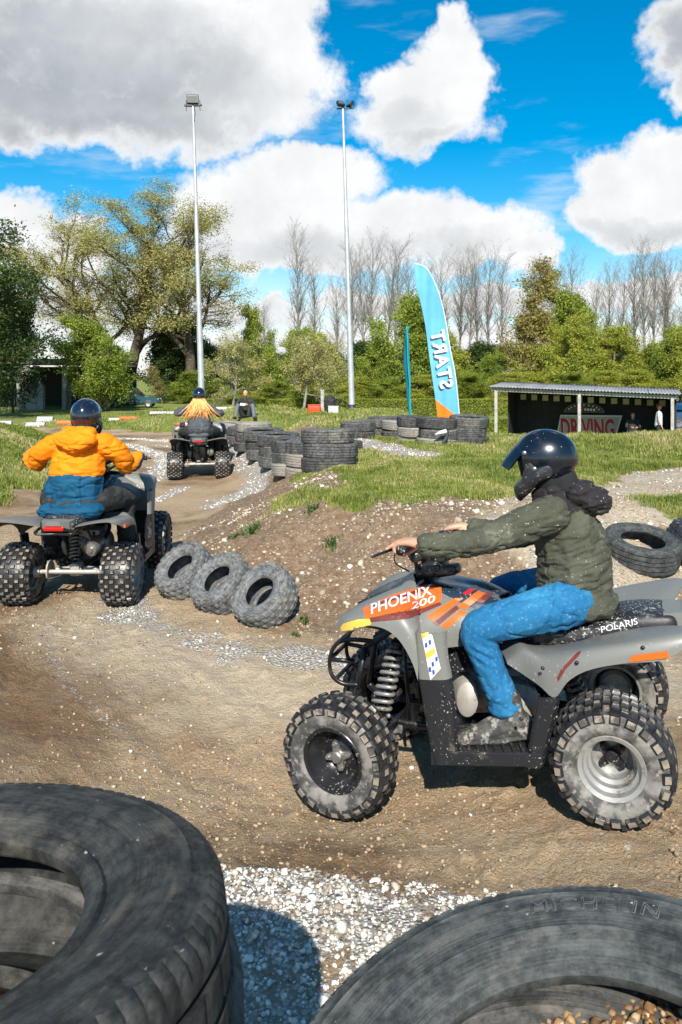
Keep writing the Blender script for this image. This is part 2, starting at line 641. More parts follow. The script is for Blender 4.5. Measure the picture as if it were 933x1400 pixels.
def prints(P):
    """shallow tyre tracks with the pattern of the knobs pressed in"""
    out = np.zeros(len(P))
    for ln in TRACKS:
        L = spline(ln, 40)
        best = np.full(len(P), 1e9)
        tt = np.zeros(len(P))
        acc = 0
        for i in range(len(L) - 1):
            a, b = L[i], L[i + 1]
            e = b - a
            el = math.hypot(*e)
            w = P - a
            t = np.clip((w @ e) / (e @ e), 0, 1)
            dd = w - t[:, None] * e
            d = np.hypot(dd[:, 0], dd[:, 1])
            k = d < best
            best = np.where(k, d, best)
            tt = np.where(k, acc + t * el, tt)
            acc += el
        core = np.exp(-(best / .105) ** 4)
        lug = .5 + .5 * np.sin(tt * 2 * np.pi / .075 + np.where(best > .055, np.pi, 0))
        out += core * (-.007 - .008 * lug) + .005 * np.exp(-((best - .15) / .035) ** 2)
    return out


def terrain(P):
    P = np.asarray(P, float)
    X, Y = P[:, 0], P[:, 1]
    dm = sd_poly(P, INF)
    w = (fbm(P * 0.7, 3, 5) - .5)
    w2 = (fbm(P * 2.6, 4, 9) - .5)
    m = sst(dm + w * .5 + w2 * .25, -.1, 1.75)
    z = .64 * m
    z += m * (w * .12 + w2 * .07)
    z += .20 * np.exp(-(d_line(P, RIDGE) / 1.35) ** 2) * sst(X, 1.9, 3.6)
    z += .10 * np.exp(-(d_line(P, [(-.6, 9.6), (.6, 9.0), (1.6, 9.2)]) / .8) ** 2)
    z = np.maximum(z, .46 * np.exp(-(d_line(P, BERM) / .36) ** 2))
    # shallow cut where the tyre walls and the second path are
    fall = sst(Y, 14 + 0 * X, 24) * sst(X, 1.5, 5) + sst(Y, 26, 33) * (1 - sst(X, 1.5, 5))
    dl = sd_poly(P, LB)
    ml = sst(dl + w * .8, -.1, 4.2)
    z = np.maximum(z, .96 * ml + ml * w2 * .10 + w * .05 * ml)
    df = sd_poly(P, FB)
    mf = sst(df + w * .5, -.1, 4.0)
    top = .84 - .38 * sst(X, -3.5, .5)
    z = np.maximum(z, top * mf + mf * w2 * .08)
    z = z * (1 - fall) + fall * (-1.0 + .1 * w)
    # track surface: ruts, soft humps, slight berm
    tr = 1 - np.clip(m + ml + mf, 0, 1)
    near = np.clip(1 - (Y - 3) / 14, 0, 1)
    rut = np.exp(-(d_line(P, [(-2.55, 5), (-2.5, 7), (-2.6, 10), (-2.8, 14)]) / .14) ** 2) + np.exp(-(d_line(P, [(-1.7, 4.8), (-1.72, 7), (-1.95, 10), (-2.1, 14)]) / .14) ** 2)
    rut += np.exp(-(d_line(P, [(-3, 4.0), (-1, 3.5), (1, 3.1), (4, 3.0)]) / .16) ** 2) * .9
    z += tr * (w * .045 - .016 * rut)
    z += tr * near * ((fbm(P * 7, 3, 21) - .5) * .020 + (fbm(P * 24, 3, 31) - .5) * .018 + np.clip(fbm(P * 15, 2, 41) - .60, 0, 1) * .10)
    z += (1 - tr) * np.clip(1 - (Y - 4) / 12, 0, 1) * (fbm(P * 11, 3, 51) - .5) * .045
    z += .05 * np.exp(-(d_line(P, GRAV_N) / .28) ** 2)
    z += .32 * np.exp(-((X + 2.85) ** 2 + (Y - 22.8) ** 2) / 1.6)
    nr = (Y < 10.5) & (Y > 1.5) & (np.abs(X) < 4.5)
    if nr.any():
        z[nr] += prints(P[nr]) * (tr[nr] * (.55 + .9 * fbm(P[nr] * 1.7, 2, 91)))
    z -= .235 * sst(1.2 - X, 0, 1.15) * (1 - sst(-X, .5, 2.4)) * np.exp(-((Y - 3.85) / .95) ** 2)
    return z


def masks(P, full=False):
    X, Y = P[:, 0], P[:, 1]
    w = fbm(P * 1.1, 4, 61) - .5
    w2 = fbm(P * 5, 3, 71) - .5
    dm = sd_poly(P, INF)
    dl = sd_poly(P, LB)
    df = sd_poly(P, FB)
    # grass on the mound starts above the stony slope
    gm = sst(dm + w * 1.2 + w2 * .6 - 1.0 * sst(X, 1.2, 2.6) * (1 - sst(Y, 8, 10)), 1.55 - .45 * (1 - sst(X, .2, 1.0)), 2.15 - .45 * (1 - sst(X, .2, 1.0)))
    gl = sst(dl + w * 1.4 + w2 * .5, .15, .8) * (1 - .65 * np.exp(-((X + 4.9) ** 2 + (Y - 8.6) ** 2) / 3.0) * (w2 > -.12))
    gf = sst(df + w * .8 + w2 * .4, .1, .6)
    g = np.maximum(np.maximum(gm, gl), gf)
    p2 = sst(.85 - d_line(P, PATH2) + w * .9 + w2 * .5, -.1, .25)
    p3 = sst(.42 - d_line(P, PATH3) + w * .4 + w2 * .3, -.1, .2)
    ter = sst(Y, 20, 24) * sst(X, 3, 5)                  # paved strip before the shelter
    g = g * (1 - p2) * (1 - p3)
    g = np.maximum(g, np.exp(-((X - 3.05) ** 2 / .12 + (Y - 7.0) ** 2 / .25)) * 1.3)
    # white gravel
    wv = w * .5 + w2 * .35

    def band(line, wd, soft=.2):
        return sst(wd - d_line(P, line) + wv * wd * 2.2, -soft, soft)
    gr = band(GRAV_R, .30, .25)
    gr = np.maximum(gr, band(GRAV_L, .28, .22) * .9)
    gr = np.maximum(gr, band(GRAV_N, .31, .20) * (.62 + .38 * sst(w2 + w, -.15, .12)))
    gr = np.maximum(gr, band([(-.7, 2.2), (.0, 2.1), (.5, 2.0)], .22, .15) * .85)
    gr = np.maximum(gr, band(GRAV_F, .17, .22) * (.62 + .35 * sst(w2 + w, -.12, .12)))
    gr = np.maximum(gr, band(GRAV_C, .05, .14) * .55)
    gr = np.maximum(gr, band([(-2.9, 9.8), (-2.6, 11.2), (-2.45, 12.4)], .10, .12) * .9)
    gr = np.maximum(gr, band([(-5, 20.3), (-3.6, 18.6), (-2.9, 16.4)], .08, .12) * .8)
    gr = np.maximum(gr, np.exp(-((X + 1.75) ** 2 + (Y - 3.4) ** 2) / .05))
    gr = np.maximum(gr, p2 * (.40 + .5 * sst(Y, 8.8, 9.8)))
    gr = np.maximum(gr, p3 * .7)
    gr = gr * (1 - g)
    # loose stones lying in the slope soil
    slope = sst(dm + w * .5, -.05, .4) * (1 - g) * (1 - p2 * .5)
    far = sst(Y, 26, 30)
    g = np.where(Y > 26, np.maximum(g, far * (1 - ter)), g)
    if full:
        return np.clip(g, 0, 1), np.clip(gr, 0, 1), np.clip(slope, 0, 1), np.maximum(np.maximum(p2, p3), .8 * band([(-1.75, 5.9), (-1.25, 5.2), (-.5, 4.75), (.4, 4.55), (1.6, 4.5), (3, 4.6)], .42, .35))
    return np.clip(g, 0, 1), np.clip(gr, 0, 1), np.clip(slope, 0, 1)


def axis_coords(segs):
    out = [segs[0][0]]
    for a, b, st in segs:
        n = max(1, int(round((b - a) / st)))
        out += list(np.linspace(a, b, n + 1)[1:])
    return np.array(out)


def build_ground():
    xs = axis_coords([(-900, -200, 100), (-200, -60, 14), (-60, -16, 2.2), (-16, -6, .35), (-6, -3, .08), (-3, 3.2, .022), (3.2, 6, .07), (6, 16, .3), (16, 60, 2.2), (60, 200, 14), (200, 900, 100)])
    ys = axis_coords([(-300, -40, 40), (-40, -6, 4), (-6, .6, .3), (.6, 6.6, .022), (6.6, 12, .045), (12, 20, .1), (20, 34, .3), (34, 100, 3), (100, 300, 20), (300, 1500, 120)])
    GX, GY = np.meshgrid(xs, ys)
    P = np.c_[GX.ravel(), GY.ravel()]
    z = terrain(P)
    V = np.c_[P, z]
    nx, ny = len(xs), len(ys)
    i = (np.arange(ny - 1)[:, None] * nx + np.arange(nx - 1)[None, :]).ravel()
    Fc = np.c_[i, i + 1, i + nx + 1, i + nx]
    m = bpy.data.materials.new('ground')
    m.use_nodes = True
    T = NT(m.node_tree)
    b = T.n['Principled BSDF']
    at = T.node('ShaderNodeAttribute', attribute_name='zones')
    sp = T.node('ShaderNodeSeparateColor')
    T.l.new(at.outputs['Color'], sp.inputs[0])
    g, gr, sl = sp.outputs
    co = T.coords('Object')
    # soil
    n1 = T.noise(co, 1.3, 6, 0.6)
    n2 = T.noise(co, 19.0, 8, 0.7)
    n3 = T.noise(co, 140.0, 4, 0.6)
    soil = T.mix(T.ramp(n1, .35, .68), (.58, .415, .245), (.46, .315, .18))
    soil = T.mix(T.ramp(n2, .42, .72), soil, (.58, .46, .31))
    soil = T.mix(T.ramp(n3, .35, .58, 0.42, 0), soil, (.18, .115, .065))
    soil = T.mix(T.ramp(T.noise(co, 62.0, 5, .7), .30, .47, .5, 0), soil, (.15, .095, .052))
    soil = T.mix(T.ramp(T.noise(co, 85.0, 4, .7), .56, .72, 0, .6), soil, (.62, .49, .33))
    damp = T.ramp(T.noise(co, .6, 6, .65), .46, .62, 0, .75)
    soil = T.mix(damp, soil, (.17, .095, .045))
    sxyz = T.node('ShaderNodeSeparateXYZ')
    T.l.new(co, sxyz.inputs[0])
    ex = T.math('MULTIPLY', T.math('ADD', sxyz.outputs[0], 2.2), .62)
    ey = T.math('MULTIPLY', T.math('SUBTRACT', sxyz.outputs[1], 4.5), .72)
    dd = T.math('SQRT', T.math('ADD', T.math('MULTIPLY', ex, ex), T.math('MULTIPLY', ey, ey)))
    wet = T.math('MULTIPLY', T.ramp(T.math('ADD', dd, T.math('MULTIPLY', T.math('SUBTRACT', n1, .5), 2.2)), 1.0, .4), .66)
    soil = T.mix(wet, soil, (.165, .092, .045))
    dry = T.ramp(T.noise(co, .9, 4, .6, .4), .52, .7, 0, .5)
    soil = T.mix(dry, soil, (.46, .35, .22))
    # pebbles in soil
    vd = T.voronoi(co, 34.0)
    vc = T.voronoi(co, 34.0, out='Color')
    sv = T.node('ShaderNodeSeparateColor')
    T.l.new(vc, sv.inputs[0])
    pick = T.math('GREATER_THAN', sv.outputs[0], T.ramp(sl, 0, 1, .992, .74, False))
    peb = T.math('MULTIPLY', pick, T.math('LESS_THAN', vd, .36))
    pebc = T.mix(sv.outputs[1], (.34, .27, .19), (.62, .57, .49))
    slsoil = T.mix(T.ramp(n2, .35, .65), (.22, .135, .075), (.36, .26, .17))
    soil = T.mix(T.ramp(sl, .2, .8), soil, slsoil)
    pth = T.math('MULTIPLY', at.outputs['Alpha'], T.ramp(n2, .3, .6, .65, 1))
    soil = T.mix(pth, soil, (.62, .51, .36))
    soil = T.mix(peb, soil, pebc)
    # white gravel
    gd = T.voronoi(co, 62.0)
    gc = T.voronoi(co, 62.0, out='Color')
    sg = T.node('ShaderNodeSeparateColor')
    T.l.new(gc, sg.inputs[0])
    grc = T.mix(sg.outputs[0], (.60, .55, .47), (.88, .85, .78))
    grc = T.mix(T.math('GREATER_THAN', sg.outputs[1], .84), grc, (.40, .34, .27))
    grc = T.mix(T.ramp(gd, .40, .70), grc, (.40, .33, .25))
    thr = T.math('ADD', gr, T.math('MULTIPLY', T.math('SUBTRACT', T.noise(co, 26, 6, .7), .5), 1.5))
    thr = T.math('MULTIPLY', T.ramp(thr, .42, .58), T.math('GREATER_THAN', gr, .03))
    c = T.mix(thr, soil, grc)
    # grass
    ga = T.mix(T.ramp(T.noise(co, 1.7, 6, .65), .36, .64), (.16, .22, .028), (.29, .31, .06))
    ga = T.mix(T.ramp(T.noise(co, 7.0, 6, .7), .44, .66), ga, (.32, .29, .12))
    ga = T.mix(T.ramp(T.noise(co, 42.0, 4, .6), .35, .55, .6, 0), ga, (.05, .085, .015))
    gth = T.math('ADD', g, T.math('MULTIPLY', T.math('SUBTRACT', T.noise(co, 9, 6, .7), .5), 1.4))
    gth = T.math('MULTIPLY', T.ramp(gth, .42, .62), T.math('GREATER_THAN', g, .03))
    c = T.mix(gth, c, ga)
    T.put(b.inputs['Base Color'], c)
    b.inputs['Roughness'].default_value = .93
    b.inputs['Specular IOR Level'].default_value = .2
    h = T.math('ADD', T.math('MULTIPLY', n2, 1.2), T.math('MULTIPLY', n3, .45))
    h = T.math('ADD', h, T.math('MULTIPLY', T.noise(co, 55, 6, .7), 1.7))
    h = T.math('ADD', h, T.math('MULTIPLY', peb, .5))
    h = T.math('ADD', h, T.math('MULTIPLY', thr, T.ramp(gd, .1, .7, 1.1, 0)))
    T.l.new(T.bump(h, 1.0, .018), b.inputs['Normal'])
    o = mesh_obj('ground', V, Fc, m, smooth=True)
    g_, gr_, sl_, pa_ = masks(P, True)
    a = o.data.color_attributes.new('zones', 'FLOAT_COLOR', 'POINT')
    a.data.foreach_set('color', np.c_[g_, gr_, sl_, pa_].astype(np.float32).ravel())
    tag(o, kind='structure')
    return o


ground = build_ground()


def gz(x, y):
    return float(terrain(np.array([[x, y]]))[0])


# ---- loose stones, clods, grass
ICO_V, ICO_F = None, None


def _ico():
    global ICO_V, ICO_F
    bm = bmesh.new()
    bmesh.ops.create_icosphere(bm, subdivisions=1, radius=1.0)
    ICO_V = np.array([v.co[:] for v in bm.verts])
    ICO_F = np.array([[v.index for v in f.verts] for f in bm.faces])
    bm.free()


_ico()


def scatter_stones(name, P, size, seed, m, flat=.62, sink=.25, label=None):
    rg = np.random.default_rng(seed)
    n = len(P)
    z = terrain(P)
    k = len(ICO_V)
    base = ICO_V[None] * (1 + rg.uniform(-.3, .3, (n, k, 1)))
    sc = size[:, None] * np.c_[rg.uniform(.7, 1.25, n), rg.uniform(.6, 1.1, n), rg.uniform(.45, .85, n) * flat / .62]
    V = base * sc[:, None, :]
    a = rg.uniform(0, 6.283, n)
    ti = rg.uniform(-.5, .5, n)
    V = np.stack([V[..., 0], V[..., 1] * np.cos(ti)[:, None] - V[..., 2] * np.sin(ti)[:, None], V[..., 1] * np.sin(ti)[:, None] + V[..., 2] * np.cos(ti)[:, None]], -1)
    V = np.stack([V[..., 0] * np.cos(a)[:, None] - V[..., 1] * np.sin(a)[:, None], V[..., 0] * np.sin(a)[:, None] + V[..., 1] * np.cos(a)[:, None], V[..., 2]], -1)
    V += np.stack([P[:, 0], P[:, 1], z + size * (.5 - sink) * .7], -1)[:, None, :]
    Fc = (ICO_F[None] + (np.arange(n) * k)[:, None, None]).reshape(-1, 3)
    o = mesh_obj(name, V.reshape(-1, 3), Fc, m, smooth=False)
    a_ = o.data.color_attributes.new('tone', 'FLOAT_COLOR', 'POINT')
    t = np.repeat(rg.uniform(0, 1, n), k)
    a_.data.foreach_set('color', np.c_[t, t, t, np.ones(len(t))].astype(np.float32).ravel())
    tag(o, label, kind='stuff')
    return o


def stone_mat(name, ramp_):
    m = bpy.data.materials.new(name)
    m.use_nodes = True
    T = NT(m.node_tree)
    b = T.n['Principled BSDF']
    at = T.node('ShaderNodeAttribute', attribute_name='tone')
    r = T.node('ShaderNodeValToRGB')
    T.l.new(at.outputs['Fac'], r.inputs[0])
    els = r.color_ramp.elements
    els[0].position, els[0].color = ramp_[0][0], (*ramp_[0][1], 1)
    els[1].position, els[1].color = ramp_[-1][0], (*ramp_[-1][1], 1)
    for p, c in ramp_[1:-1]:
        e = els.new(p)
        e.color = (*c, 1)
    c = T.mix(T.ramp(T.noise(T.coords(), 60, 4), .45, .7, 0, .5), r.outputs[0], (.30, .22, .14))
    T.put(b.inputs['Base Color'], c)
    b.inputs['Roughness'].default_value = .85
    return m


def rand_in(n, x0, x1, y0, y1, seed, ypow=1.0):
    rg = np.random.default_rng(seed)
    return np.c_[rg.uniform(x0, x1, n), y0 + (y1 - y0) * rg.uniform(0, 1, n) ** ypow]


def build_loose():
    white = stone_mat('white_pebble', [(0, (.30, .24, .17)), (.25, (.56, .50, .40)), (.6, (.74, .70, .62)), (1, (.82, .79, .73))])
    soilm = stone_mat('soil_clod', [(0, (.22, .145, .085)), (.7, (.38, .27, .165)), (1, (.48, .36, .225))])
    slm = stone_mat('slope_stone', [(0, (.24, .17, .10)), (.4, (.40, .32, .22)), (.8, (.54, .47, .36)), (1, (.72, .68, .60))])
    rg = np.random.default_rng(4)
    # near white gravel
    P = rand_in(60000, -1.1, 2.2, 1.2, 3.2, 1)
    g, gr, sl = masks(P)
    p = gr + (fbm(P * 6, 4, 5) - .5) * 1.1
    P = P[(rg.uniform(0, 1, len(P)) < sst(p, .25, .8) * .55)]
    big = rg.uniform(0, 1, len(P))
    scatter_stones('white_gravel', P, .0035 + .009 * rg.uniform(0, 1, len(P)) ** 2.8 + .012 * (big > .988), 2, white, label='white pebbles strewn along the near edge of the dirt track')
    # gravel strips farther out + lone pebbles
    P = rand_in(70000, -8, 6, 3.2, 22, 3)
    g, gr, sl = masks(P)
    p = gr + (fbm(P * 4, 3, 15) - .5) * .8
    keep = rg.uniform(0, 1, len(P)) < sst(p, .3, .9) * .55
    P1 = P[keep]
    P2 = rand_in(420, -3.5, 3, 2, 8, 6)
    P2 = P2[(masks(P2)[0] < .3) & (fbm(P2 * 1.3, 3, 77) > .5)]
    P1 = np.vstack([P1, P2])
    P1 = P1[masks(P1)[0] < .5]
    scatter_stones('gravel_strip', P1, .005 + .008 * rg.uniform(0, 1, len(P1)) ** 2 + P1[:, 1] * .0006, 7, white, label='pale gravel lying in strips beside the track')
    # slope stones
    P = rand_in(22000, -2.2, 4.5, 5, 9, 8)
    g, gr, sl = masks(P)
    P = P[(sl > rg.uniform(.1, 1, len(P))) & (fbm(P * 3, 3, 19) > rg.uniform(.38, .62, len(P)))]
    s = .006 + .020 * rg.uniform(0, 1, len(P)) ** 5
    s[rg.uniform(0, 1, len(P)) > .988] = .035
    scatter_stones('slope_stones', P, s, 9, slm, label='pale stones scattered over the bare brown slope')
    # clods on track
    P = rand_in(110000, -4, 3.5, 1.6, 9, 10, 1.2)
    g, gr, sl = masks(P)
    P = P[(g < .3) & (gr < .6) & (fbm(P * 2.2, 3, 29) > rg.uniform(.36, .62, len(P)))]
    scatter_stones('soil_clods', P, .0025 + .010 * rg.uniform(0, 1, len(P)) ** 7, 11, soilm, label='small crumbs of brown soil on the track')


def blades(P, h, wd, seed, lean=.5):
    """grass blades as bent two-segment strips"""
    rg = np.random.default_rng(seed)
    n = len(P)
    z = terrain(P)
    a = rg.uniform(0, 6.283, n)
    d = np.c_[np.cos(a), np.sin(a)]
    s = np.c_[-d[:, 1], d[:, 0]] * wd[:, None]
    ln = (rg.uniform(.1, 1, n) * lean * h)[:, None] * d
    V = np.zeros((n, 5, 3))
    V[:, 0, :2] = P - s
    V[:, 1, :2] = P + s
    V[:, 2, :2] = P - s * .7 + ln * .35
    V[:, 3, :2] = P + s * .7 + ln * .35
    V[:, 4, :2] = P + ln * 1.15
    V[:, :, 2] = z[:, None]
    V[:, :2, 2] -= .004
    V[:, 2, 2] += h * .6
    V[:, 3, 2] += h * .6
    V[:, 4, 2] += h * rg.uniform(.75, 1, n)
    b = (np.arange(n) * 5)[:, None]
    tri = np.concatenate([b + [0, 1, 3], b + [0, 3, 2], b + [2, 3, 4]])
    tone = np.repeat(rg.uniform(0, 1, n), 5)
    return V.reshape(-1, 3), tri, tone


def grass_mat(name, ramp_):
    m = bpy.data.materials.new(name)
    m.use_nodes = True
    T = NT(m.node_tree)
    b = T.n['Principled BSDF']
    at = T.node('ShaderNodeAttribute', attribute_name='tone')
    r = T.node('ShaderNodeValToRGB')
    T.l.new(at.outputs['Fac'], r.inputs[0])
    els = r.color_ramp.elements
    els[0].position, els[0].color = ramp_[0][0], (*ramp_[0][1], 1)
    els[1].position, els[1].color = ramp_[-1][0], (*ramp_[-1][1], 1)
    for p, c in ramp_[1:-1]:
        els.new(p).color = (*c, 1)
    T.put(b.inputs['Base Color'], r.outputs[0])
    b.inputs['Roughness'].default_value = .6
    tr = T.node('ShaderNodeBsdfTranslucent')
    T.l.new(r.outputs[0], tr.inputs['Color'])
    mx = T.node('ShaderNodeMixShader')
    mx.inputs[0].default_value = .35
    T.l.new(b.outputs[0], mx.inputs[1])
    T.l.new(tr.outputs[0], mx.inputs[2])
    T.l.new(mx.outputs[0], T.n['Material Output'].inputs[0])
    return m


def build_grass():
    rg = np.random.default_rng(12)
    gm = grass_mat('grass_blade', [(0, (.11, .16, .02)), (.32, (.22, .27, .035)), (.58, (.36, .37, .08)), (.78, (.48, .42, .17)), (1, (.56, .47, .25))])

    def grow(n, x0, x1, y0, y1, seed, h0, h1, w0, tuft):
        P = rand_in(n, x0, x1, y0, y1, seed)
        g = masks(P)[0]
        cl = fbm(P * tuft, 3, seed + 1)
        P = P[(g + (cl - .5) * .9 > rg.uniform(.35, .9, len(P))) & (g > .05)]
        cl = fbm(P * tuft, 3, seed + 1)
        hh = (h0 + (h1 - h0) * np.clip((cl - .35) * 2.6, 0, 1)) * rg.uniform(.5, 1.15, len(P))
        return blades(P, hh, np.full(len(P), w0), seed + 2, .9)
    parts = [grow(190000, -1.6, 5.2, 6.4, 10.2, 100, .02, .07, .0028, 3.0),
             grow(90000, -1.6, 8.5, 10.2, 14, 110, .03, .09, .0045, 2.0),
             grow(150000, -9, -3.2, 5, 22, 120, .03, .10, .006, 1.8),
             grow(90000, -16, 6, 15, 28, 130, .04, .12, .010, 1.2)]
    V, Fc, t, n = [], [], [], 0
    for v, f, tt in parts:
        V.append(v)
        Fc.append(f + n)
        t.append(tt)
        n += len(v)
    o = mesh_obj('grass', np.concatenate(V), np.concatenate(Fc), gm, smooth=True)
    t = np.concatenate(t)
    V = np.concatenate(V)
    t = np.clip(t * .55 + (fbm(V[:, :2] * 1.1, 3, 66) - .32) * 1.1 + (fbm(V[:, :2] * 4.5, 3, 67) - .5) * .8, 0, 1)
    a_ = o.data.color_attributes.new('tone', 'FLOAT_COLOR', 'POINT')
    a_.data.foreach_set('color', np.c_[t, t, t, np.ones(len(t))].astype(np.float32).ravel())
    tag(o, 'short yellow green grass growing on the banks and the mound', kind='stuff')
    # single weeds on the bare slope
    wm = grass_mat('weed_leaf', [(0, (.04, .09, .015)), (.6, (.09, .17, .03)), (1, (.14, .22, .05))])
    spots = [(345, 728, .12, 'broad-leaved grey green weed on the bare slope above the three small tyres'), (320, 735, .07, 'small low weed beside the broad-leaved weed on the slope'),
             (456, 745, .10, 'grassy tuft hanging at the edge of the mound turf'), (405, 870, .05, 'tiny weed at the slope foot right of the three small tyres'),
             (498, 848, .06, 'tiny weed on the slope just before the yellow fender tip'), (415, 852, .06, 'small green sprig on the slope near the third small tyre'),
             (425, 700, .09, 'green sprig at the left end of the grassy mound')]
    for i, (px, py, r, lab) in enumerate(spots):
        # find the ground point seen at this pixel
        best = None
        for Y in np.linspace(4.6, 9.5, 400):
            x, y, z = W(px, py, Y)
            if gz(x, y) >= z:
                best = (x, y)
                break
        if best is None:
            continue
        rg2 = np.random.default_rng(300 + i)
        n = 46
        P = np.array(best) + rg2.normal(0, r * .35, (n, 2))
        v, f, tt = blades(P, rg2.uniform(.4, 1, n) * r * .8, np.full(n, r * .07), 310 + i, 1.3)
        o = mesh_obj('weed', v, f, wm)
        a_ = o.data.color_attributes.new('tone', 'FLOAT_COLOR', 'POINT')
        a_.data.foreach_set('color', np.c_[tt, tt, tt, np.ones(len(tt))].astype(np.float32).ravel())
        tag(o, lab, 'plant', 'weeds on the bare slope')


build_loose()
build_grass()

# ------------------------------------------------------------------ quad bike
M_['knob'] = mat('knob_mud', (0.27, 0.22, 0.165), 0.9, col2=(0.07, 0.06, 0.05), nscale=26, nlo=.42, nhi=.62, bump=.3, bscale=120)
M_['side'] = mat('muddy_sidewall', (0.055, 0.053, 0.050), 0.75, col2=(0.22, 0.205, 0.18), nscale=16, nlo=.40, nhi=.62, dirt=(0.30, 0.27, 0.23), dscale=36, dlo=.52, dhi=.68, bump=.35, bscale=140, bdist=.002)


def knobby(Rr, hw, rb, nk, rows, kh=.013, kw=.030, kl=.036, mb=None, seg=64):
    """off-road tyre centred on the origin, axle along y: carcass + knobs; materials 0 tread, 1 knob top, 2 sidewall"""
    mb = mb or MB()
    half = [(rb - .004, hw * .62), (rb + .002, hw * .80), (rb + .012, hw * .86), (rb + (Rr - rb) * .22, hw * .97), (rb + (Rr - rb) * .45, hw * 1.02),
            (rb + (Rr - rb) * .64, hw * .99), (Rr * .895, hw * .93), (Rr * .94, hw * .80), (Rr * .962, hw * .55), (Rr * .97, hw * .25)]
    prof = half + [(Rr * .972, 0)] + [(r, -a) for r, a in half[::-1]]
    inner = [(rb + .01, -hw * .5), (Rr * .86, -hw * .8), (Rr * .93, 0), (Rr * .86, hw * .8), (rb + .01, hw * .5)]
    P = prof + inner
    v, f = lathe(P, seg, closed=True)
    n = len(P)
    fs = [[], []]
    for k, q in enumerate(f):
        row = k // seg
        fs[0 if (6 <= row <= 14) or row > 20 else 1].append(q)
    mb.add(v, fs[0], 0)
    base = mb.n - len(v)
    for q in fs[1]:
        mb.f.append(tuple(i + base for i in q))
        mb.m.append(2)
    pr = np.array(half[4:] + [(Rr * .972, 0)] + [(r, -a) for r, a in half[:3:-1]])
    L = np.r_[0, np.cumsum(np.hypot(*np.diff(pr, axis=0).T))]
    for ri, (t, off, sw, sl) in enumerate(rows):
        s = t * L[-1]
        i = min(np.searchsorted(L, s), len(L) - 1)
        i = max(i, 1)
        u = (s - L[i - 1]) / (L[i] - L[i - 1])
        p = pr[i - 1] * (1 - u) + pr[i] * u
        tan = pr[i] - pr[i - 1]
        tan /= np.linalg.norm(tan)
        nor = np.array([-tan[1], tan[0]])
        if nor @ np.array([1, 0]) < 0 and abs(nor[0]) > .15:
            nor = -nor
        if (nor[1] > 0) != (p[1] > 0) and abs(p[1]) > hw * .5:
            nor = -nor
        for k in range(nk):
            a = (k + off) * 2 * math.pi / nk
            er = np.array([math.cos(a), 0, math.sin(a)])
            ea = np.array([0, 1.0, 0])
            et = np.array([-math.sin(a), 0, math.cos(a)])
            c = er * p[0] + ea * p[1]
            N = er * nor[0] + ea * nor[1]
            Tn = er * tan[0] + ea * tan[1]
            w_, l_ = kw * sw / 2, kl * sl / 2
            V = []
            for hgt, k2 in ((-.004, 1.12), (kh * .8, .92), (kh, .78)):
                for sx, sy in ((-1, -1), (1, -1), (1, 1), (-1, 1)):
                    V.append(c + N * hgt + Tn * sx * w_ * k2 + et * sy * l_ * k2)
            mb.add(V, [(0, 1, 5, 4), (1, 2, 6, 5), (2, 3, 7, 6), (3, 0, 4, 7), (4, 5, 9, 8), (5, 6, 10, 9), (6, 7, 11, 10), (7, 4, 8, 11)], 0)
            mb.add(V, [(8, 9, 10, 11)], 1)
    return mb


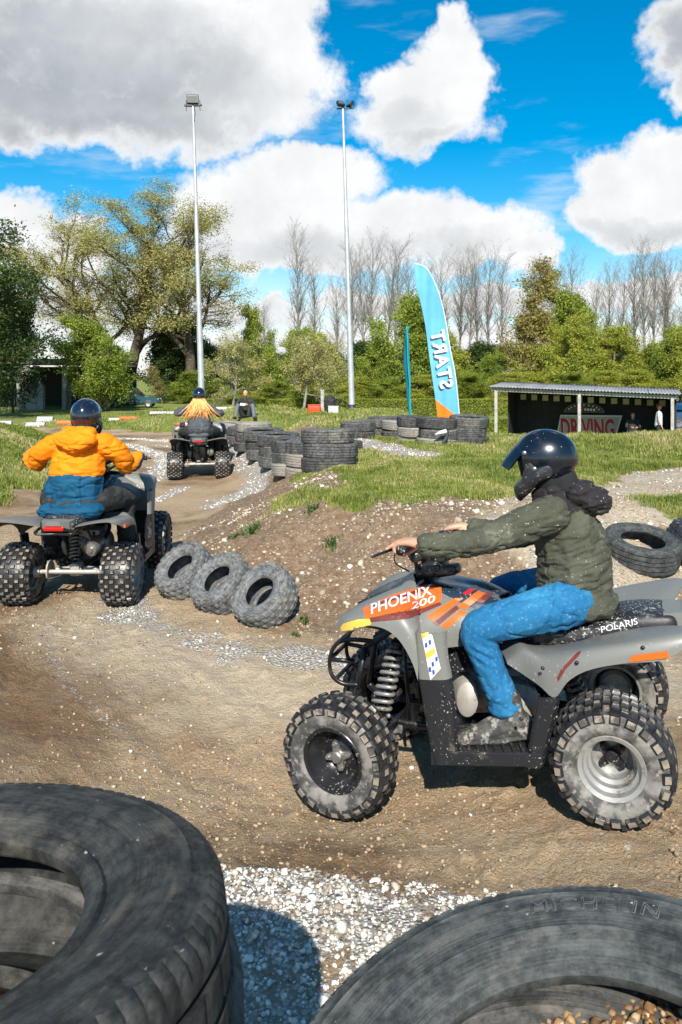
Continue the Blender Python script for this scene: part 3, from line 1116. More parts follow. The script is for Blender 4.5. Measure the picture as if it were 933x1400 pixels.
def wheel(front, parent, loc, side, steer=0):
    """one wheel: tyre with its rim; outer face on +y for side=1"""
    if front:
        Rr, hw, rb = .255, .090, .134
        rows = [(.12, .0, .9, 1.1), (.27, .5, 1, .9), (.42, 0, .9, .8), (.58, .5, .9, .8), (.73, 0, 1, .9), (.88, .5, .9, 1.1)]
        mb = knobby(Rr, hw, rb, 23, rows, .013, .033, .037)
    else:
        Rr, hw, rb = .234, .120, .115
        rows = [(.09, 0, 1, 1.1), (.21, .5, 1, .85), (.33, 0, 1, .8), (.45, .5, 1, .8), (.57, 0, 1, .8), (.69, .5, 1, .8), (.80, 0, 1, .85), (.91, .5, 1, 1.1)]
        mb = knobby(Rr, hw, rb, 21, rows, .013, .031, .035)
    w = mb.build('wheel', [M_['tread'], M_['knob'], M_['side']], parent, smooth=True, sharp=38)
    w.location = loc
    w.rotation_euler = (0, random.Random(str(loc)).uniform(0, 1), steer if side > 0 else math.pi + steer)
    r = MB()
    if front:
        prof = [(rb - .006, -hw * .8), (rb + .012, -hw * .84), (rb + .012, -hw * .7), (rb - .012, -hw * .55), (rb - .02, 0), (rb - .012, hw * .45), (rb - .002, hw * .74), (rb + .013, hw * .84), (rb + .008, hw * .89), (rb - .006, hw * .84),
                (rb - .012, hw * .55), (rb - .030, hw * .35), (rb - .036, hw * .1), (.075, -.012), (.052, .004), (0.001, .006)]
    else:
        prof = [(rb - .006, -hw * .8), (rb + .012, -hw * .84), (rb + .012, -hw * .7), (rb - .012, -hw * .5), (rb - .022, 0), (rb - .012, hw * .45), (rb - .002, hw * .74), (rb + .015, hw * .84), (rb + .010, hw * .90), (rb - .006, hw * .85),
                (rb - .010, hw * .62), (rb - .022, hw * .52), (rb - .024, hw * .28), (rb - .036, hw * .18), (rb - .040, -hw * .15), (.060, -hw * .28), (.030, -hw * .26), (.001, -hw * .26)]
    v, f = lathe(prof, 56)
    r.add(v, f)
    rim = r.build('rim', M_['rim_black' if front else 'rim'], w, sharp=35)
    # hub with four lobes and nuts
    h = MB()
    y0 = .010 if front else -hw * .24
    lobes = []
    for k in range(64):
        a = k / 64 * 2 * math.pi
        rad = (.030 + .036 * (0.5 + .5 * math.cos(4 * a)) ** 1.6)
        lobes.append((rad * math.cos(a), rad * math.sin(a)))
    v, f = prism(lobes, y0, y0 + .014)
    h.add(v, f)
    h.add(*lathe([(.026, y0), (.026, y0 + .030), (.020, y0 + .036), (.001, y0 + .037)], 20))
    for k in range(4):
        a = k * math.pi / 2
        h.add(*lathe([(.0085, y0 + .012), (.0085, y0 + .026), (.001, y0 + .028)], 8)) if False else None
        v, f = lathe([(.0085, y0 + .012), (.0085, y0 + .026), (.001, y0 + .028)], 8)
        v = np.array(v) + [.052 * math.cos(a), 0, .052 * math.sin(a)]
        h.add(v, f)
    hub = h.build('hub', M_['steel' if front else 'rim_black'], w, sharp=35)
    return w


def skin_panel(name, rings, m, parent, t=.006, sub=1, mirror=True, bev=False):
    """thin moulded panel lofted through cross-sections (half, y>0), mirrored to the other side"""
    Rg = np.array(rings, float)
    # resample smoothly
    n, k, _ = Rg.shape
    A = np.array([spline(Rg[i], k * 3) for i in range(n)])
    B = np.array([spline(A[:, j], n * 4) for j in range(A.shape[1])]).transpose(1, 0, 2)
    v, f = loft(B)
    mb = MB().add(v, f)
    if mirror:
        v2 = v * [1, -1, 1]
        mb.add(v2, [q[::-1] for q in f])
    o = mb.build(name, m, parent)
    if mirror:
        md = o.modifiers.new('weld', 'WELD')
        md.merge_threshold = .001
    solidify(o, t, 0)
    bake(o)
    o.data.polygons.foreach_set('use_smooth', np.ones(len(o.data.polygons), bool))
    o.data.set_sharp_from_angle(angle=R(40))
    return o


def coil(p0, p1, r, turns, wire, n=None):
    p0, p1 = np.array(p0, float), np.array(p1, float)
    ax = p1 - p0
    L = np.linalg.norm(ax)
    ax /= L
    u = np.cross(ax, [0, 1, 0.3])
    u /= np.linalg.norm(u)
    w = np.cross(ax, u)
    n = n or turns * 14
    t = np.linspace(0, 1, n)
    a = t * turns * 2 * np.pi
    return tube(p0 + ax * (t * L)[:, None] + r * (np.cos(a)[:, None] * u + np.sin(a)[:, None] * w), wire, 6)


def text_mesh(txt, size=1.0, shear=0.0, bold=0.0, space=1.0):
    cu = bpy.data.curves.new('t', 'FONT')
    cu.body = txt
    cu.size = size
    cu.shear = shear
    cu.offset = bold
    cu.space_character = space
    cu.resolution_u = 3
    o = bpy.data.objects.new('t', cu)
    COL.objects.link(o)
    dg = bpy.context.evaluated_depsgraph_get()
    dg.update()
    me = bpy.data.meshes.new_from_object(o.evaluated_get(dg))
    bm = bmesh.new()
    bm.from_mesh(me)
    bmesh.ops.triangulate(bm, faces=bm.faces)
    v = np.array([x.co[:] for x in bm.verts])
    f = [[q.index for q in p.verts] for p in bm.faces]
    bm.free()
    bpy.data.meshes.remove(me)
    bpy.data.objects.remove(o)
    bpy.data.curves.remove(cu)
    return v, f


def refine(v, f, step):
    """cut triangles until edges are short, so a sticker can follow a curved panel"""
    bm = bmesh.new()
    vs = [bm.verts.new(p) for p in v]
    for q in f:
        try:
            bm.faces.new([vs[i] for i in q])
        except ValueError:
            pass
    for _ in range(6):
        es = [e for e in bm.edges if e.calc_length() > step]
        if not es:
            break
        bmesh.ops.subdivide_edges(bm, edges=es, cuts=1)
        bmesh.ops.triangulate(bm, faces=bm.faces)
    bm.verts.index_update()
    v = np.array([x.co[:] for x in bm.verts])
    f = [[q.index for q in p.verts] for p in bm.faces]
    bm.free()
    return v, f


def sticker(name, v2, f, to3, bvh, m, parent, off=.002, step=.02):
    """wrap a flat shape on a panel: to3 maps flat (u,v) to (origin, direction); rays find the panel"""
    v = np.c_[np.asarray(v2)[:, :2], np.zeros(len(v2))]
    v, f = refine(v, f, step)
    out, ok = [], []
    for p in v:
        o, d = to3(p[0], p[1])
        loc, nor, idx, dist = bvh.ray_cast(Vector(o), Vector(d).normalized())
        if loc is None:
            out.append((0, 0, 0))
            ok.append(False)
        else:
            if nor.dot(Vector(d)) > 0:
                nor = -nor
            out.append(tuple(loc + nor * off))
            ok.append(True)
    ff = []
    for q in f:
        if all(ok[i] for i in q):
            ps = [Vector(out[i]) for i in q]
            if max((ps[0] - ps[1]).length, (ps[1] - ps[2]).length, (ps[2] - ps[0]).length) < step * 5 + .03:
                ff.append(q)
    used = sorted({i for q in ff for i in q})
    mp = {k: i for i, k in enumerate(used)}
    return mesh_obj(name, np.array([out[i] for i in used]).reshape(-1, 3), [[mp[i] for i in q] for q in ff], m, parent, smooth=False)


HERO_LOC = (1.245, 3.50, 0.0)
HERO_ROT = (0.0, R(9.8), R(160))
HERO_MW = Matrix.Translation(HERO_LOC) @ Euler(HERO_ROT).to_matrix().to_4x4()
STEM = .715


def shape(v):
    """body proportions: the middle of the bike sits further forward than its flanks, the front end is taller"""
    v = np.array(v, float)
    one = v.ndim == 1
    v = np.atleast_2d(v)
    x, y, z = v[:, 0].copy(), v[:, 1], v[:, 2].copy()
    fade = 1 - .9 * sst(x, .75, 1.05)
    x = x + .075 * sst(x, .84, 1.08)
    v[:, 2] = z * (1 + .10 * x / 1.05)
    v[:, 0] = (x + .34 * np.clip(.42 - np.abs(y), 0, 1) * fade) * 1.02 - .168 * (v[:, 2] - .24)
    return v[0] if one else v


def bvh_of(objs):
    vs, fs, n = [], [], 0
    for o in objs:
        vs += [v.co.copy() for v in o.data.vertices]
        fs += [[i + n for i in p.vertices] for p in o.data.polygons]
        n += len(o.data.vertices)
    return BVHTree.FromPolygons(vs, fs)


def build_quad():
    root = thing('quad_bike', 'grey quad bike with orange graphics ridden by the person in the olive jacket', 'quad bike', HERO_LOC, HERO_ROT, 'quad bikes on the dirt track')
    G, Bk, Nv = M_['plast_grey'], M_['plast_black'], M_['navy']
    # wheels
    wheel(False, root, (0, .395, .245), 1)
    wheel(False, root, (0, -.395, .245), -1)
    st = R(-8)
    wheel(True, root, (1.155, .395, .270), 1, st)
    wheel(True, root, (1.155, -.395, .270), -1, st)
    # ---- front fender and nose (grey)
    st_ = [(1.085, [(0, .735), (.07, .735), (.14, .742), (.20, .752), (.26, .762), (.31, .766), (.345, .755), (.358, .722)]),
           (1.02, [(0, .775), (.07, .775), (.14, .785), (.20, .795), (.27, .800), (.34, .798), (.405, .782), (.42, .735)]),
           (.95, [(0, .808), (.07, .808), (.13, .818), (.19, .826), (.26, .828), (.34, .822), (.425, .802), (.442, .762)]),
           (.89, [(0, .832), (.07, .834), (.13, .842), (.18, .846), (.25, .842), (.34, .832), (.432, .805), (.455, .748)]),
           (.835, [(0, .855), (.07, .857), (.13, .862), (.17, .862), (.24, .850), (.34, .828), (.44, .790), (.462, .700)]),
           (.79, [(0, .870), (.07, .872), (.13, .872), (.165, .866), (.23, .842), (.33, .805), (.442, .745), (.467, .630)]),
           (.765, [(0, .878), (.07, .878), (.13, .875), (.16, .862), (.22, .825), (.32, .775), (.44, .700), (.468, .560)])]
    rings = [[(x, y, z) for y, z in pts] for x, pts in st_]
    fend = skin_panel('front_fender', rings, G, root)
    # ---- leg guard, each side: wraps from fender down to the footboard
    zz = [.745, .70, .64, .565, .50, .42, .34, .24]
    xl = [.775, .772, .768, .762, .75, .735, .72, .695]
    xr = [.66, .66, .655, .64, .63, .622, .618, .615]
    for s in (1, -1):
        for nm, sl, m in (('leg_guard', slice(0, 4), G), ('leg_guard', slice(3, 8), Bk)):
            Rg = []
            for z, a, b in list(zip(zz, xl, xr))[sl]:
                k = 0 if z > .6 else (.6 - z) * .12
                Rg.append([(a - .05, s * .17, z), (a - .012, s * .27, z), (a, s * .38, z), (a, s * (.452 + k * .2), z), (a - .02, s * (.468 + k * .2), z), (b + .03, s * .472, z), (b, s * .462, z), (b - .012, s * .44, z)])
            skin_panel(nm, Rg, m, root, .006, mirror=False)
    # ---- black centre cowl + tank cover
    tk = [(1.07, [(0, .752), (.04, .752), (.07, .756), (.09, .760)]), (1.0, [(0, .784), (.045, .784), (.08, .79), (.105, .796)]), (.93, [(0, .808), (.05, .808), (.09, .814), (.12, .822)]), (.86, [(0, .822), (.06, .824), (.10, .834), (.135, .845)]),
          (.79, [(0, .838), (.07, .840), (.115, .846), (.145, .850)]), (.70, [(0, .848), (.08, .848), (.125, .846), (.155, .832)]),
          (.58, [(0, .838), (.085, .835), (.135, .822), (.165, .785)]), (.46, [(0, .815), (.08, .812), (.13, .795), (.165, .745)]),
          (.36, [(0, .775), (.075, .77), (.12, .755), (.155, .70)])]
    cowl = skin_panel('tank_cover', [[(x, y, z + .006) for y, z in p] for x, p in tk], Nv, root, .008)
    # ---- side shroud: grey flank between tank and leg guard
    sh = [(.775, [(.135, .858), (.20, .832), (.27, .795), (.33, .745), (.36, .68)]), (.68, [(.15, .842), (.20, .815), (.255, .775), (.29, .715), (.30, .64)]),
          (.58, [(.158, .800), (.19, .78), (.22, .75), (.24, .70), (.245, .63)]), (.48, [(.160, .765), (.18, .745), (.20, .715), (.21, .68), (.21, .63)])]
    shroud = skin_panel('side_shroud', [[(x, s_, z) for s_, z in p] for x, p in sh], G, root, .006, mirror=False)
    shroud2 = skin_panel('side_shroud', [[(x, -s_, z) for s_, z in p] for x, p in sh], G, root, .006, mirror=False)
    for s in (1, -1):
        mb = MB()
        mb.add(*prism([(.76, .78), (.50, .72), (.40, .70), (.44, .56), (.60, .50), (.66, .60)], s * .10, s * .16))
        mb.add(*box((.60, s * .17, .60), (.16, .05, .20), (0, .3, 0), .01))
        mb.build('inner_panel', Bk, root, smooth=False)
    # ---- seat
    seat = []
    for x, z, w_, dr in [(.44, .745, .06, .05), (.40, .765, .11, .09), (.30, .725, .135, .12), (.18, .695, .15, .12), (.06, .690, .155, .12), (-.06, .715, .155, .12), (-.16, .738, .15, .115), (-.26, .742, .145, .11), (-.335, .735, .13, .09), (-.365, .705, .10, .05)]:
        ring = []
        for a in np.linspace(0, 2 * np.pi, 20, endpoint=False):
            c_, s_ = math.cos(a), math.sin(a)
            ring.append((x, w_ * np.sign(c_) * abs(c_) ** .55, z - dr / 2 + dr / 2 * np.sign(s_) * abs(s_) ** .6))
        seat.append(ring)
    A = np.array(seat)
    A = np.array([spline(A[:, j], 40) for j in range(20)]).transpose(1, 0, 2)
    v, f = loft(A, True, True)
    seat_o = MB().add(v, f).build('seat', M_['seat'], root)
    # ---- rear fender
    rf = [(.385, [(.15, .60), (.20, .60), (.26, .598), (.31, .594), (.328, .590), (.335, .585)]),
          (.325, [(.15, .625), (.20, .638), (.28, .645), (.345, .640), (.362, .61), (.37, .555)]),
          (.263, [(.15, .61), (.21, .622), (.30, .630), (.39, .625), (.418, .59), (.43, .525)]),
          (.21, [(.15, .605), (.22, .620), (.32, .638), (.42, .636), (.448, .58), (.46, .50)]),
          (.159, [(.15, .605), (.22, .622), (.33, .648), (.43, .655), (.46, .62), (.468, .565)]),
          (.08, [(.15, .615), (.22, .635), (.34, .665), (.44, .678), (.468, .65), (.476, .612)]),
          (-.05, [(.145, .648), (.22, .665), (.34, .692), (.445, .703), (.472, .68), (.48, .640)]),
          (-.18, [(.13, .672), (.21, .69), (.33, .715), (.44, .728), (.470, .70), (.478, .652)]),
          (-.27, [(.12, .680), (.20, .70), (.31, .728), (.42, .742), (.452, .725), (.46, .700)]),
          (-.33, [(.09, .675), (.17, .695), (.28, .722), (.38, .738), (.42, .735), (.43, .728)])]
    rfo = skin_panel('rear_fender', [[(x, y, z) for y, z in p] for x, p in rf], G, root, .007)
    for s in (1, -1):
        zz2 = [.50, .42, .34, .232]
        Rg = [[(a + .05, s * .43, z), (a + .045, s * .462, z), (a, s * .468, z), (b, s * .468, z), (b - .012, s * .45, z)] for z, a, b in zip(zz2, [.225, .24, .255, .28], [.205, .225, .245, .272])]
        skin_panel('rear_leg_guard', Rg, Bk, root, .008, mirror=False)
        # footboard with ribs and raised edge
        mb = MB()
        mb.add(*box((.485, s * .335, .268), (.44, .26, .014), None, .003))
        mb.add(*box((.485, s * .466, .262), (.45, .014, .052), None, .004))
        for k in range(11):
            mb.add(*box((.30 + k * .036, s * .335, .280), (.012, .235, .012), None, .002))
        mb.build('footboard', Bk, root, smooth=False)
    # ---- tail
    mb = MB()
    mb.add(*loft([[(-.30, -.12, .735), (-.30, .12, .735), (-.30, .12, .66), (-.30, -.12, .66)], [(-.38, -.10, .735), (-.38, .10, .735), (-.38, .10, .675), (-.38, -.10, .675)],
                  [(-.45, -.045, .752), (-.45, .045, .752), (-.45, .05, .715), (-.45, -.05, .715)]], True, True))
    mb.build('tail_cap', G, root, smooth=False)
    mb = MB()
    mb.add(*box((-.425, 0, .690), (.045, .145, .034), None, .01))
    mb.build('tail_light', M_['tail_red'], root)
    MB().add(*box((-.415, 0, .722), (.07, .10, .006), (0, .15, 0), .002)).build('sticker', M_['orange'], root)
    for s in (1, -1):
        v, f = refine([(-.06, s * .4825, .648), (-.06, s * .4825, .672), (-.20, s * .482, .684), (-.205, s * .482, .660)], [(0, 1, 2), (0, 2, 3)], .03)
        MB().add(*prism([(-.062, .647), (-.075, .670), (-.20, .688), (-.205, .664)], s * .474, s * .4875)).build('reflector', M_['orange'], root, smooth=False)
    # grab bar
    MB().add(*tube([(-.28, -.15, .66), (-.40, -.14, .655), (-.43, -.08, .648), (-.43, .08, .648), (-.40, .14, .655), (-.28, .15, .66)], .011, 8, 24)).build('grab_bar', M_['frame'], root)
    # ---- frame
    mb = MB()
    for s in (1, -1):
        mb.add(*tube([(1.08, s * .10, .36), (1.0, s * .12, .30), (.70, s * .13, .26), (.30, s * .13, .27), (.18, s * .12, .36), (.12, s * .11, .52)], .014, 8, 40))
        mb.add(*tube([(1.04, s * .09, .58), (.85, s * .09, .68), (.60, s * .08, .74), (.35, s * .09, .62), (.10, s * .10, .60), (-.15, s * .10, .66), (-.33, s * .10, .67)], .013, 8, 40))
        mb.add(*tube([(1.08, s * .10, .36), (1.04, s * .09, .58)], .013, 8))
        mb.add(*tube([(.13, s * .11, .42), (-.05, s * .11, .60), (-.20, s * .10, .66)], .011, 8, 12))
        mb.add(*tube([(.80, s * .11, .28), (.85, s * .09, .70)], .012, 8))
        mb.add(*tube([(.60, s * .10, .27), (.62, s * .46, .262)], .010, 8))
        mb.add(*tube([(.30, s * .10, .27), (.32, s * .46, .262)], .010, 8))
    mb.add(*box((.45, 0, .235), (.62, .26, .012), None, .002))
    mb.build('frame', M_['frame'], root)
    # ---- bumper
    mb = MB()
    bx_ = .065
    for s in (1, -1):
        mb.add(*tube([(.92, s * .09, .60), (1.00, s * .11, .615), (1.07, s * .12, .615), (1.115, s * .12, .59), (1.14, s * .12, .535), (1.13, s * .12, .47), (1.08, s * .11, .43), (1.0, s * .10, .42)], .010, 8, 40))
        mb.add(*tube([(1.02, s * .10, .52), (1.14, s * .12, .535)], .010, 8))
    for x, z in ((1.105, .60), (1.14, .535), (1.11, .45)):
        mb.add(*tube([(x, -.12, z), (x, .12, z)], .010, 8))
    mb.xf(Matrix.Translation((bx_, 0, 0)))
    mb.build('bumper', M_['frame'], root)
    # headlights under the nose
    for s in (1, -1):
        v, f = lathe([(.001, .035), (.03, .032), (.04, .022), (.042, 0), (.03, -.03), (.001, -.04)], 20, 'x')
        MB().add(np.array(v) + [1.03, s * .11, .72], f).build('headlight', M_['steel'], root)
    # ---- front suspension
    for s in (1, -1):
        mb = MB()
        for zz_, zo in ((.30, .23), (.40, .33)):
            mb.add(*tube([(1.06, s * .11, zz_), (1.055, s * .31, zo), (.86, s * .11, zz_)], .013, 8, 20))
        mb.add(*cyl((1.055, s * .31, .20), (1.055, s * .31, .35), .022, 12))
        mb.add(*cyl((.98, s * .10, .36), (1.02, s * .31, .27), .008, 8))
        mb.add(*cyl((1.058, s * .28, .262), (1.058, s * .36, .262), .04, 16))
        mb.build('suspension_arm', M_['frame'], root)
        mb = MB()
        mb.add(*coil((.945, s * .275, .36), (.885, s * .20, .60), .037, 9, .0085))
        so = mb.build('shock_absorber', M_['coil'], root)
        MB().add(*cyl((.955, s * .285, .31), (.875, s * .19, .64), .018, 12)).add(*cyl((.888, s * .20, .585), (.876, s * .19, .635), .034, 16)).build('damper_tube', M_['frame'], so)
    # ---- engine
    mb = MB()
    mb.add(*box((.42, 0, .40), (.30, .22, .20), None, .03))
    v, f = lathe([(.001, .19), (.055, .187), (.078, .178), (.090, .155), (.092, .10), (.09, 0)], 36)
    mb.add(np.array(v) * [1.15, 1, 1] + [.315, 0, .375], f)
    v, f = lathe([(.001, .205), (.028, .203), (.034, .19), (.036, .17)], 24)
    mb.add(np.array(v) + [.315, 0, .375], f)
    v, f = lathe([(.001, .215), (.03, .212), (.048, .20), (.056, .17), (.058, .10), (.055, 0)], 30)
    mb.add(np.array(v) * [1, 1, 1.5] + [.535, 0, .395], f)
    v, f = lathe([(.001, -.19), (.06, -.187), (.085, -.17), (.09, -.10), (.09, 0)], 32)
    mb.add(np.array(v) + [.38, 0, .38], f)
    mb.build('engine_case', M_['alu'], root, sharp=40)
    mb = MB()
    for k in range(8):
        mb.add(*box((.52 - k * .0, 0, .50 + k * .017), (.17, .19, .006), (0, -.2, 0), .002))
    mb.add(*box((.52, 0, .56), (.13, .15, .15), (0, -.2, 0), .01))
    mb.build('cylinder_head', M_['frame'], root, smooth=False)
    MB().add(*tube([(.22, .17, .50), (.30, .19, .545), (.42, .19, .60), (.50, .18, .64), (.54, .16, .70)], .017, 8, 24)).add(*tube([(.24, .16, .44), (.20, .17, .50), (.24, .18, .54)], .012, 8, 10)).build('hose', Bk, root)
    mb = MB()
    mb.add(*prism([(.22, .47), (.255, .52), (.40, .635), (.47, .66), (.47, .62), (.36, .56), (.26, .455)], .17, .20))
    mb.build('chain_guard', M_['seat'], root, smooth=False)
    # ---- steering, bars
    BARS = R(-6)
    bars0 = len(root.children)
    mb = MB()
    mb.add(*cyl((.82, 0, .45), (.70, 0, .96), .016, 12))
    mb.add(*box((.69, 0, .975), (.05, .09, .05), (0, -.3, 0), .008))
    bar = [(.655, .40, 1.055), (.675, .27, 1.058), (.70, .15, 1.04), (.695, .07, .985), (.692, 0, .982), (.695, -.07, .985), (.70, -.15, 1.04), (.675, -.27, 1.058), (.655, -.40, 1.055)]
    mb.add(*tube(bar, .011, 10, 60))
    mb.xf(Matrix.Translation((-.69, 0, 0))).build('handlebar', M_['frame'], root, loc=(.69, 0, 0), rot=(0, 0, BARS))
    for s in (1, -1):
        g = []
        for k in range(15):
            t = k / 14
            g.append((.6555 + .018 * t, s * (.405 - .13 * t), 1.055 + .003 * t))
        rr = [.0185 if k % 2 else .0165 for k in range(15)]
        rr[0] = .021
        MB().add(*tube(g, rr, 14)).xf(Matrix.Translation((-.69, 0, 0))).build('grip', M_['seat'], root, loc=(.69, 0, 0), rot=(0, 0, BARS))
        mb = MB()
        mb.add(*box((.682, s * .235, 1.058), (.045, .05, .04), (0, 0, 0), .008))
        mb.add(*tube([(.70, s * .225, 1.058), (.735, s * .25, 1.055), (.765, s * .33, 1.048), (.785, s * .42, 1.042)], [.008, .007, .006, .0065], 8, 20))
        mb.xf(Matrix.Translation((-.69, 0, 0))).build('brake_lever', M_['plast_black'], root, loc=(.69, 0, 0), rot=(0, 0, BARS))
    mb = MB()
    mb.add(*tube([(.70, .22, 1.05), (.77, .20, 1.03), (.80, .15, .98), (.76, .10, .93)], .0035, 6, 24))
    mb.xf(Matrix.Translation((-.69, 0, 0))).build('cable', M_['plast_black'], root, loc=(.69, 0, 0), rot=(0, 0, BARS))
    mb = MB()
    mb.add(*box((.735, 0, 1.0), (.07, .14, .035), (0, .35, 0), .012))
    mb.add(*box((.68, 0, .925), (.13, .17, .075), (0, .15, 0), .025))
    mb.add(*box((.60, .03, .915), (.12, .10, .05), (0, .1, 0), .018))
    mb.add(*box((.70, .14, 1.0), (.05, .05, .045), (0, .1, .4), .012))
    mb.add(*box((.70, -.14, 1.0), (.05, .05, .045), (0, .1, -.4), .012))
    mb.add(*tube([(.70, .12, 1.02), (.72, .10, .96), (.70, .06, .92)], .010, 8, 10))
    mb.add(*tube([(.70, -.12, 1.02), (.73, -.12, .96), (.70, -.06, .92)], .010, 8, 10))
    mb.add(*box((.62, .02, .972), (.06, .09, .03), None, .01))
    mb.add(*tube([(.58, .05, .965), (.575, .05, 1.0)], [.014, .018], 10))
    mb.add(*tube([(.64, -.05, .96), (.60, -.09, 1.01), (.57, -.12, 1.015)], .012, 8, 8))
    mb.xf(Matrix.Translation((-.69, 0, 0))).build('instrument_pod', Bk, root, loc=(.69, 0, 0), rot=(0, 0, BARS))
    # ---- rear end: axle, swingarm, shock, muffler
    mb = MB()
    mb.add(*cyl((0, -.29, .245), (0, .29, .245), .018, 14))
    mb.add(*cyl((0, -.22, .245), (0, -.05, .245), .030, 16))
    mb.add(*cyl((0, .04, .245), (0, .15, .245), .026, 16))
    mb.add(*cyl((0, -.045, .245), (0, .04, .245), .052, 20))
    mb.add(*cyl((0, .19, .245), (0, .20, .245), .085, 24))
    mb.add(*box((-.01, .0, .255), (.13, .075, .10), None, .015))
    mb.add(*cyl((0, -.30, .245), (0, -.26, .245), .045, 16))
    mb.add(*cyl((0, .26, .245), (0, .30, .245), .045, 16))
    mb.build('axle', M_['alu'], root, sharp=40)
    mb = MB()
    for s in (1, -1):
        mb.add(*tube([(.0, s * .06, .26), (.15, s * .08, .28), (.30, s * .09, .31)], .018, 8, 12))
    mb.add(*tube([(-.06, .05, .24), (-.085, .12, .215), (-.08, .20, .20), (.0, .23, .20)], .007, 6, 14))
    mb.add(*tube([(.02, -.03, .30), (.06, -.02, .36), (.12, .04, .42)], .008, 6, 10))
    mb.build('swingarm', M_['frame'], root)
    mb = MB()
    mb.add(*coil((-.005, .02, .32), (.10, .02, .56), .036, 9, .0075))
    so = mb.build('shock_absorber', M_['coil'], root)
    MB().add(*cyl((-.01, .02, .29), (.12, .02, .60), .018, 12)).build('damper_tube', M_['frame'], so)
    mb = MB()
    v, f = lathe([(.001, -.02), (.022, -.018), (.024, 0), (.046, .004), (.056, .02), (.056, .24), (.045, .27), (.02, .29), (.001, .29)], 26, 'x')
    mb.add(np.array(v) + [-.20, -.19, .47], f)
    mb.build('muffler', M_['steel'], root, sharp=40)
    MB().add(*tube([(.09, -.19, .47), (.22, -.18, .46), (.40, -.16, .50), (.52, -.09, .56)], .017, 8, 24)).build('exhaust_pipe', M_['frame'], root)
    # under-fender air box, fills the gap under seat
    MB().add(*box((.10, 0, .62), (.36, .20, .10), None, .02)).add(*box((-.18, 0, .66), (.22, .16, .05), None, .01)).build('air_box', Bk, root)

    for o in list(root.children):
        if o.name.startswith('wheel'):
            continue
        for q in [o] + list(o.children):
            me = q.data
            n = len(me.vertices)
            co = np.zeros(n * 3, np.float32)
            me.vertices.foreach_get('co', co)
            co = co.reshape(-1, 3).astype(float)
            if abs(o.location.x - .69) < 1e-3:
                co[:, 2] = co[:, 2] * 1.068 + (co[:, 1] * .09 - .03) * np.clip((co[:, 2] - .7) / .3, 0, 1)
            else:
                co = shape(co)
            me.vertices.foreach_set('co', co.astype(np.float32).ravel())
            me.update()
        if abs(o.location.x - .69) < 1e-3:
            o.location.x = STEM
    mbb = MB()
    for (x, z) in ((.30, .30), (.335, .42), (.70, .60), (.645, .50), (.66, .32), (.25, .615), (.12, .64), (-.12, .70)):
        q = shape((x, .40, z))
        for o in (root,):
            pass
        v, f = lathe([(.001, .006), (.006, .005), (.008, 0)], 10)
        yy = .472 if z < .62 else .478
        mbb.add(np.array(v) + [q[0], yy, q[2]], f)
    mbb.build('bolt', M_['frame'], root)
    # ---- graphics, laid on the panels
    bv_front = bvh_of([fend, cowl, shroud])
    Minv = HERO_MW.inverted()
    org = Minv @ Vector((0, 0, CAMZ))

    def by_px(px, py):
        w_ = Minv @ Vector(W(px, py, 3.0))
        return org, w_ - org

    def flat(poly):
        return poly, [tuple([0, i, i + 1]) for i in range(1, len(poly) - 1)]

    def px_poly(name, pts, m, bv, off=.002, step=6):
        v, f = flat([(x, y) for x, y in pts])
        return sticker(name, v, f, lambda u, w_: by_px(u, w_), bv, m, root, off, step)
    px_poly('graphic', [(496, 832), (540, 812), (590, 799), (604, 803), (604, 822), (575, 833), (540, 838), (500, 846)], M_['orange'], bv_front, .0018)
    px_poly('graphic', [(500, 846), (560, 840), (602, 824), (604, 827), (560, 846), (502, 851)], M_['darkred'], bv_front, .0016)
    px_poly('graphic', [(506, 829), (548, 813), (600, 800), (600, 803), (550, 817), (508, 833)], M_['darkred'], bv_front, .0024)
    for a in ((584, 842, 622, 818, 634, 818, 592, 850), (602, 856, 630, 834, 640, 837, 611, 860), (626, 829, 654, 808, 664, 812, 636, 834)):
        px_poly('graphic', [(a[0], a[1]), (a[2], a[3]), (a[4], a[5]), (a[6], a[7])], M_['orange'], bv_front, .0022)
    for a in ((592, 852, 624, 828, 628, 832, 598, 856), (632, 812, 650, 800, 655, 803, 640, 814), (650, 822, 668, 808, 676, 812, 660, 825)):
        px_poly('graphic', [(a[0], a[1]), (a[2], a[3]), (a[4], a[5]), (a[6], a[7])], M_['darkred'] if a[0] != 632 else M_['red'], bv_front, .0020)
    px_poly('yellow_tip', [(463, 862), (470, 853), (490, 847), (506, 846), (511, 860), (494, 861), (478, 864), (463, 867)], M_['yellow'], bv_front, .003)

    def text_px(txt, p0, p1, hgt, m, bv, name='lettering', shear=.25, bold=.012, off=.0035, sx=None):
        v, f = text_mesh(txt, 1.0, shear, bold)
        wdt = v[:, 0].max() - v[:, 0].min()
        L = math.hypot(p1[0] - p0[0], p1[1] - p0[1])
        dx, dy = (p1[0] - p0[0]) / L, (p1[1] - p0[1]) / L
        k = L / wdt
        kh = hgt / .70
        v = np.c_[(v[:, 0] - v[:, 0].min()) * k, v[:, 1] * kh]
        V = np.c_[p0[0] + dx * v[:, 0] + dy * v[:, 1], p0[1] + dy * v[:, 0] - dx * v[:, 1]]
        # keep upright: up is -y in pixels
        return sticker(name, V, f, lambda u, w_: by_px(u, w_), bv, m, root, off, 5)
    text_px('PHOENIX', (508, 840), (594, 812), 13, M_['white'], bv_front, bold=.02)
    text_px('200', (562, 834), (597, 823), 9, M_['white'], bv_front, bold=.01, off=.0042)
    bv_leg = bvh_of([o for o in root.children if o.name.startswith('leg_guard')])
    px_poly('warning_label', [(577, 867), (589, 858), (603, 914), (589, 930)], M_['white'], bv_leg, .0025)
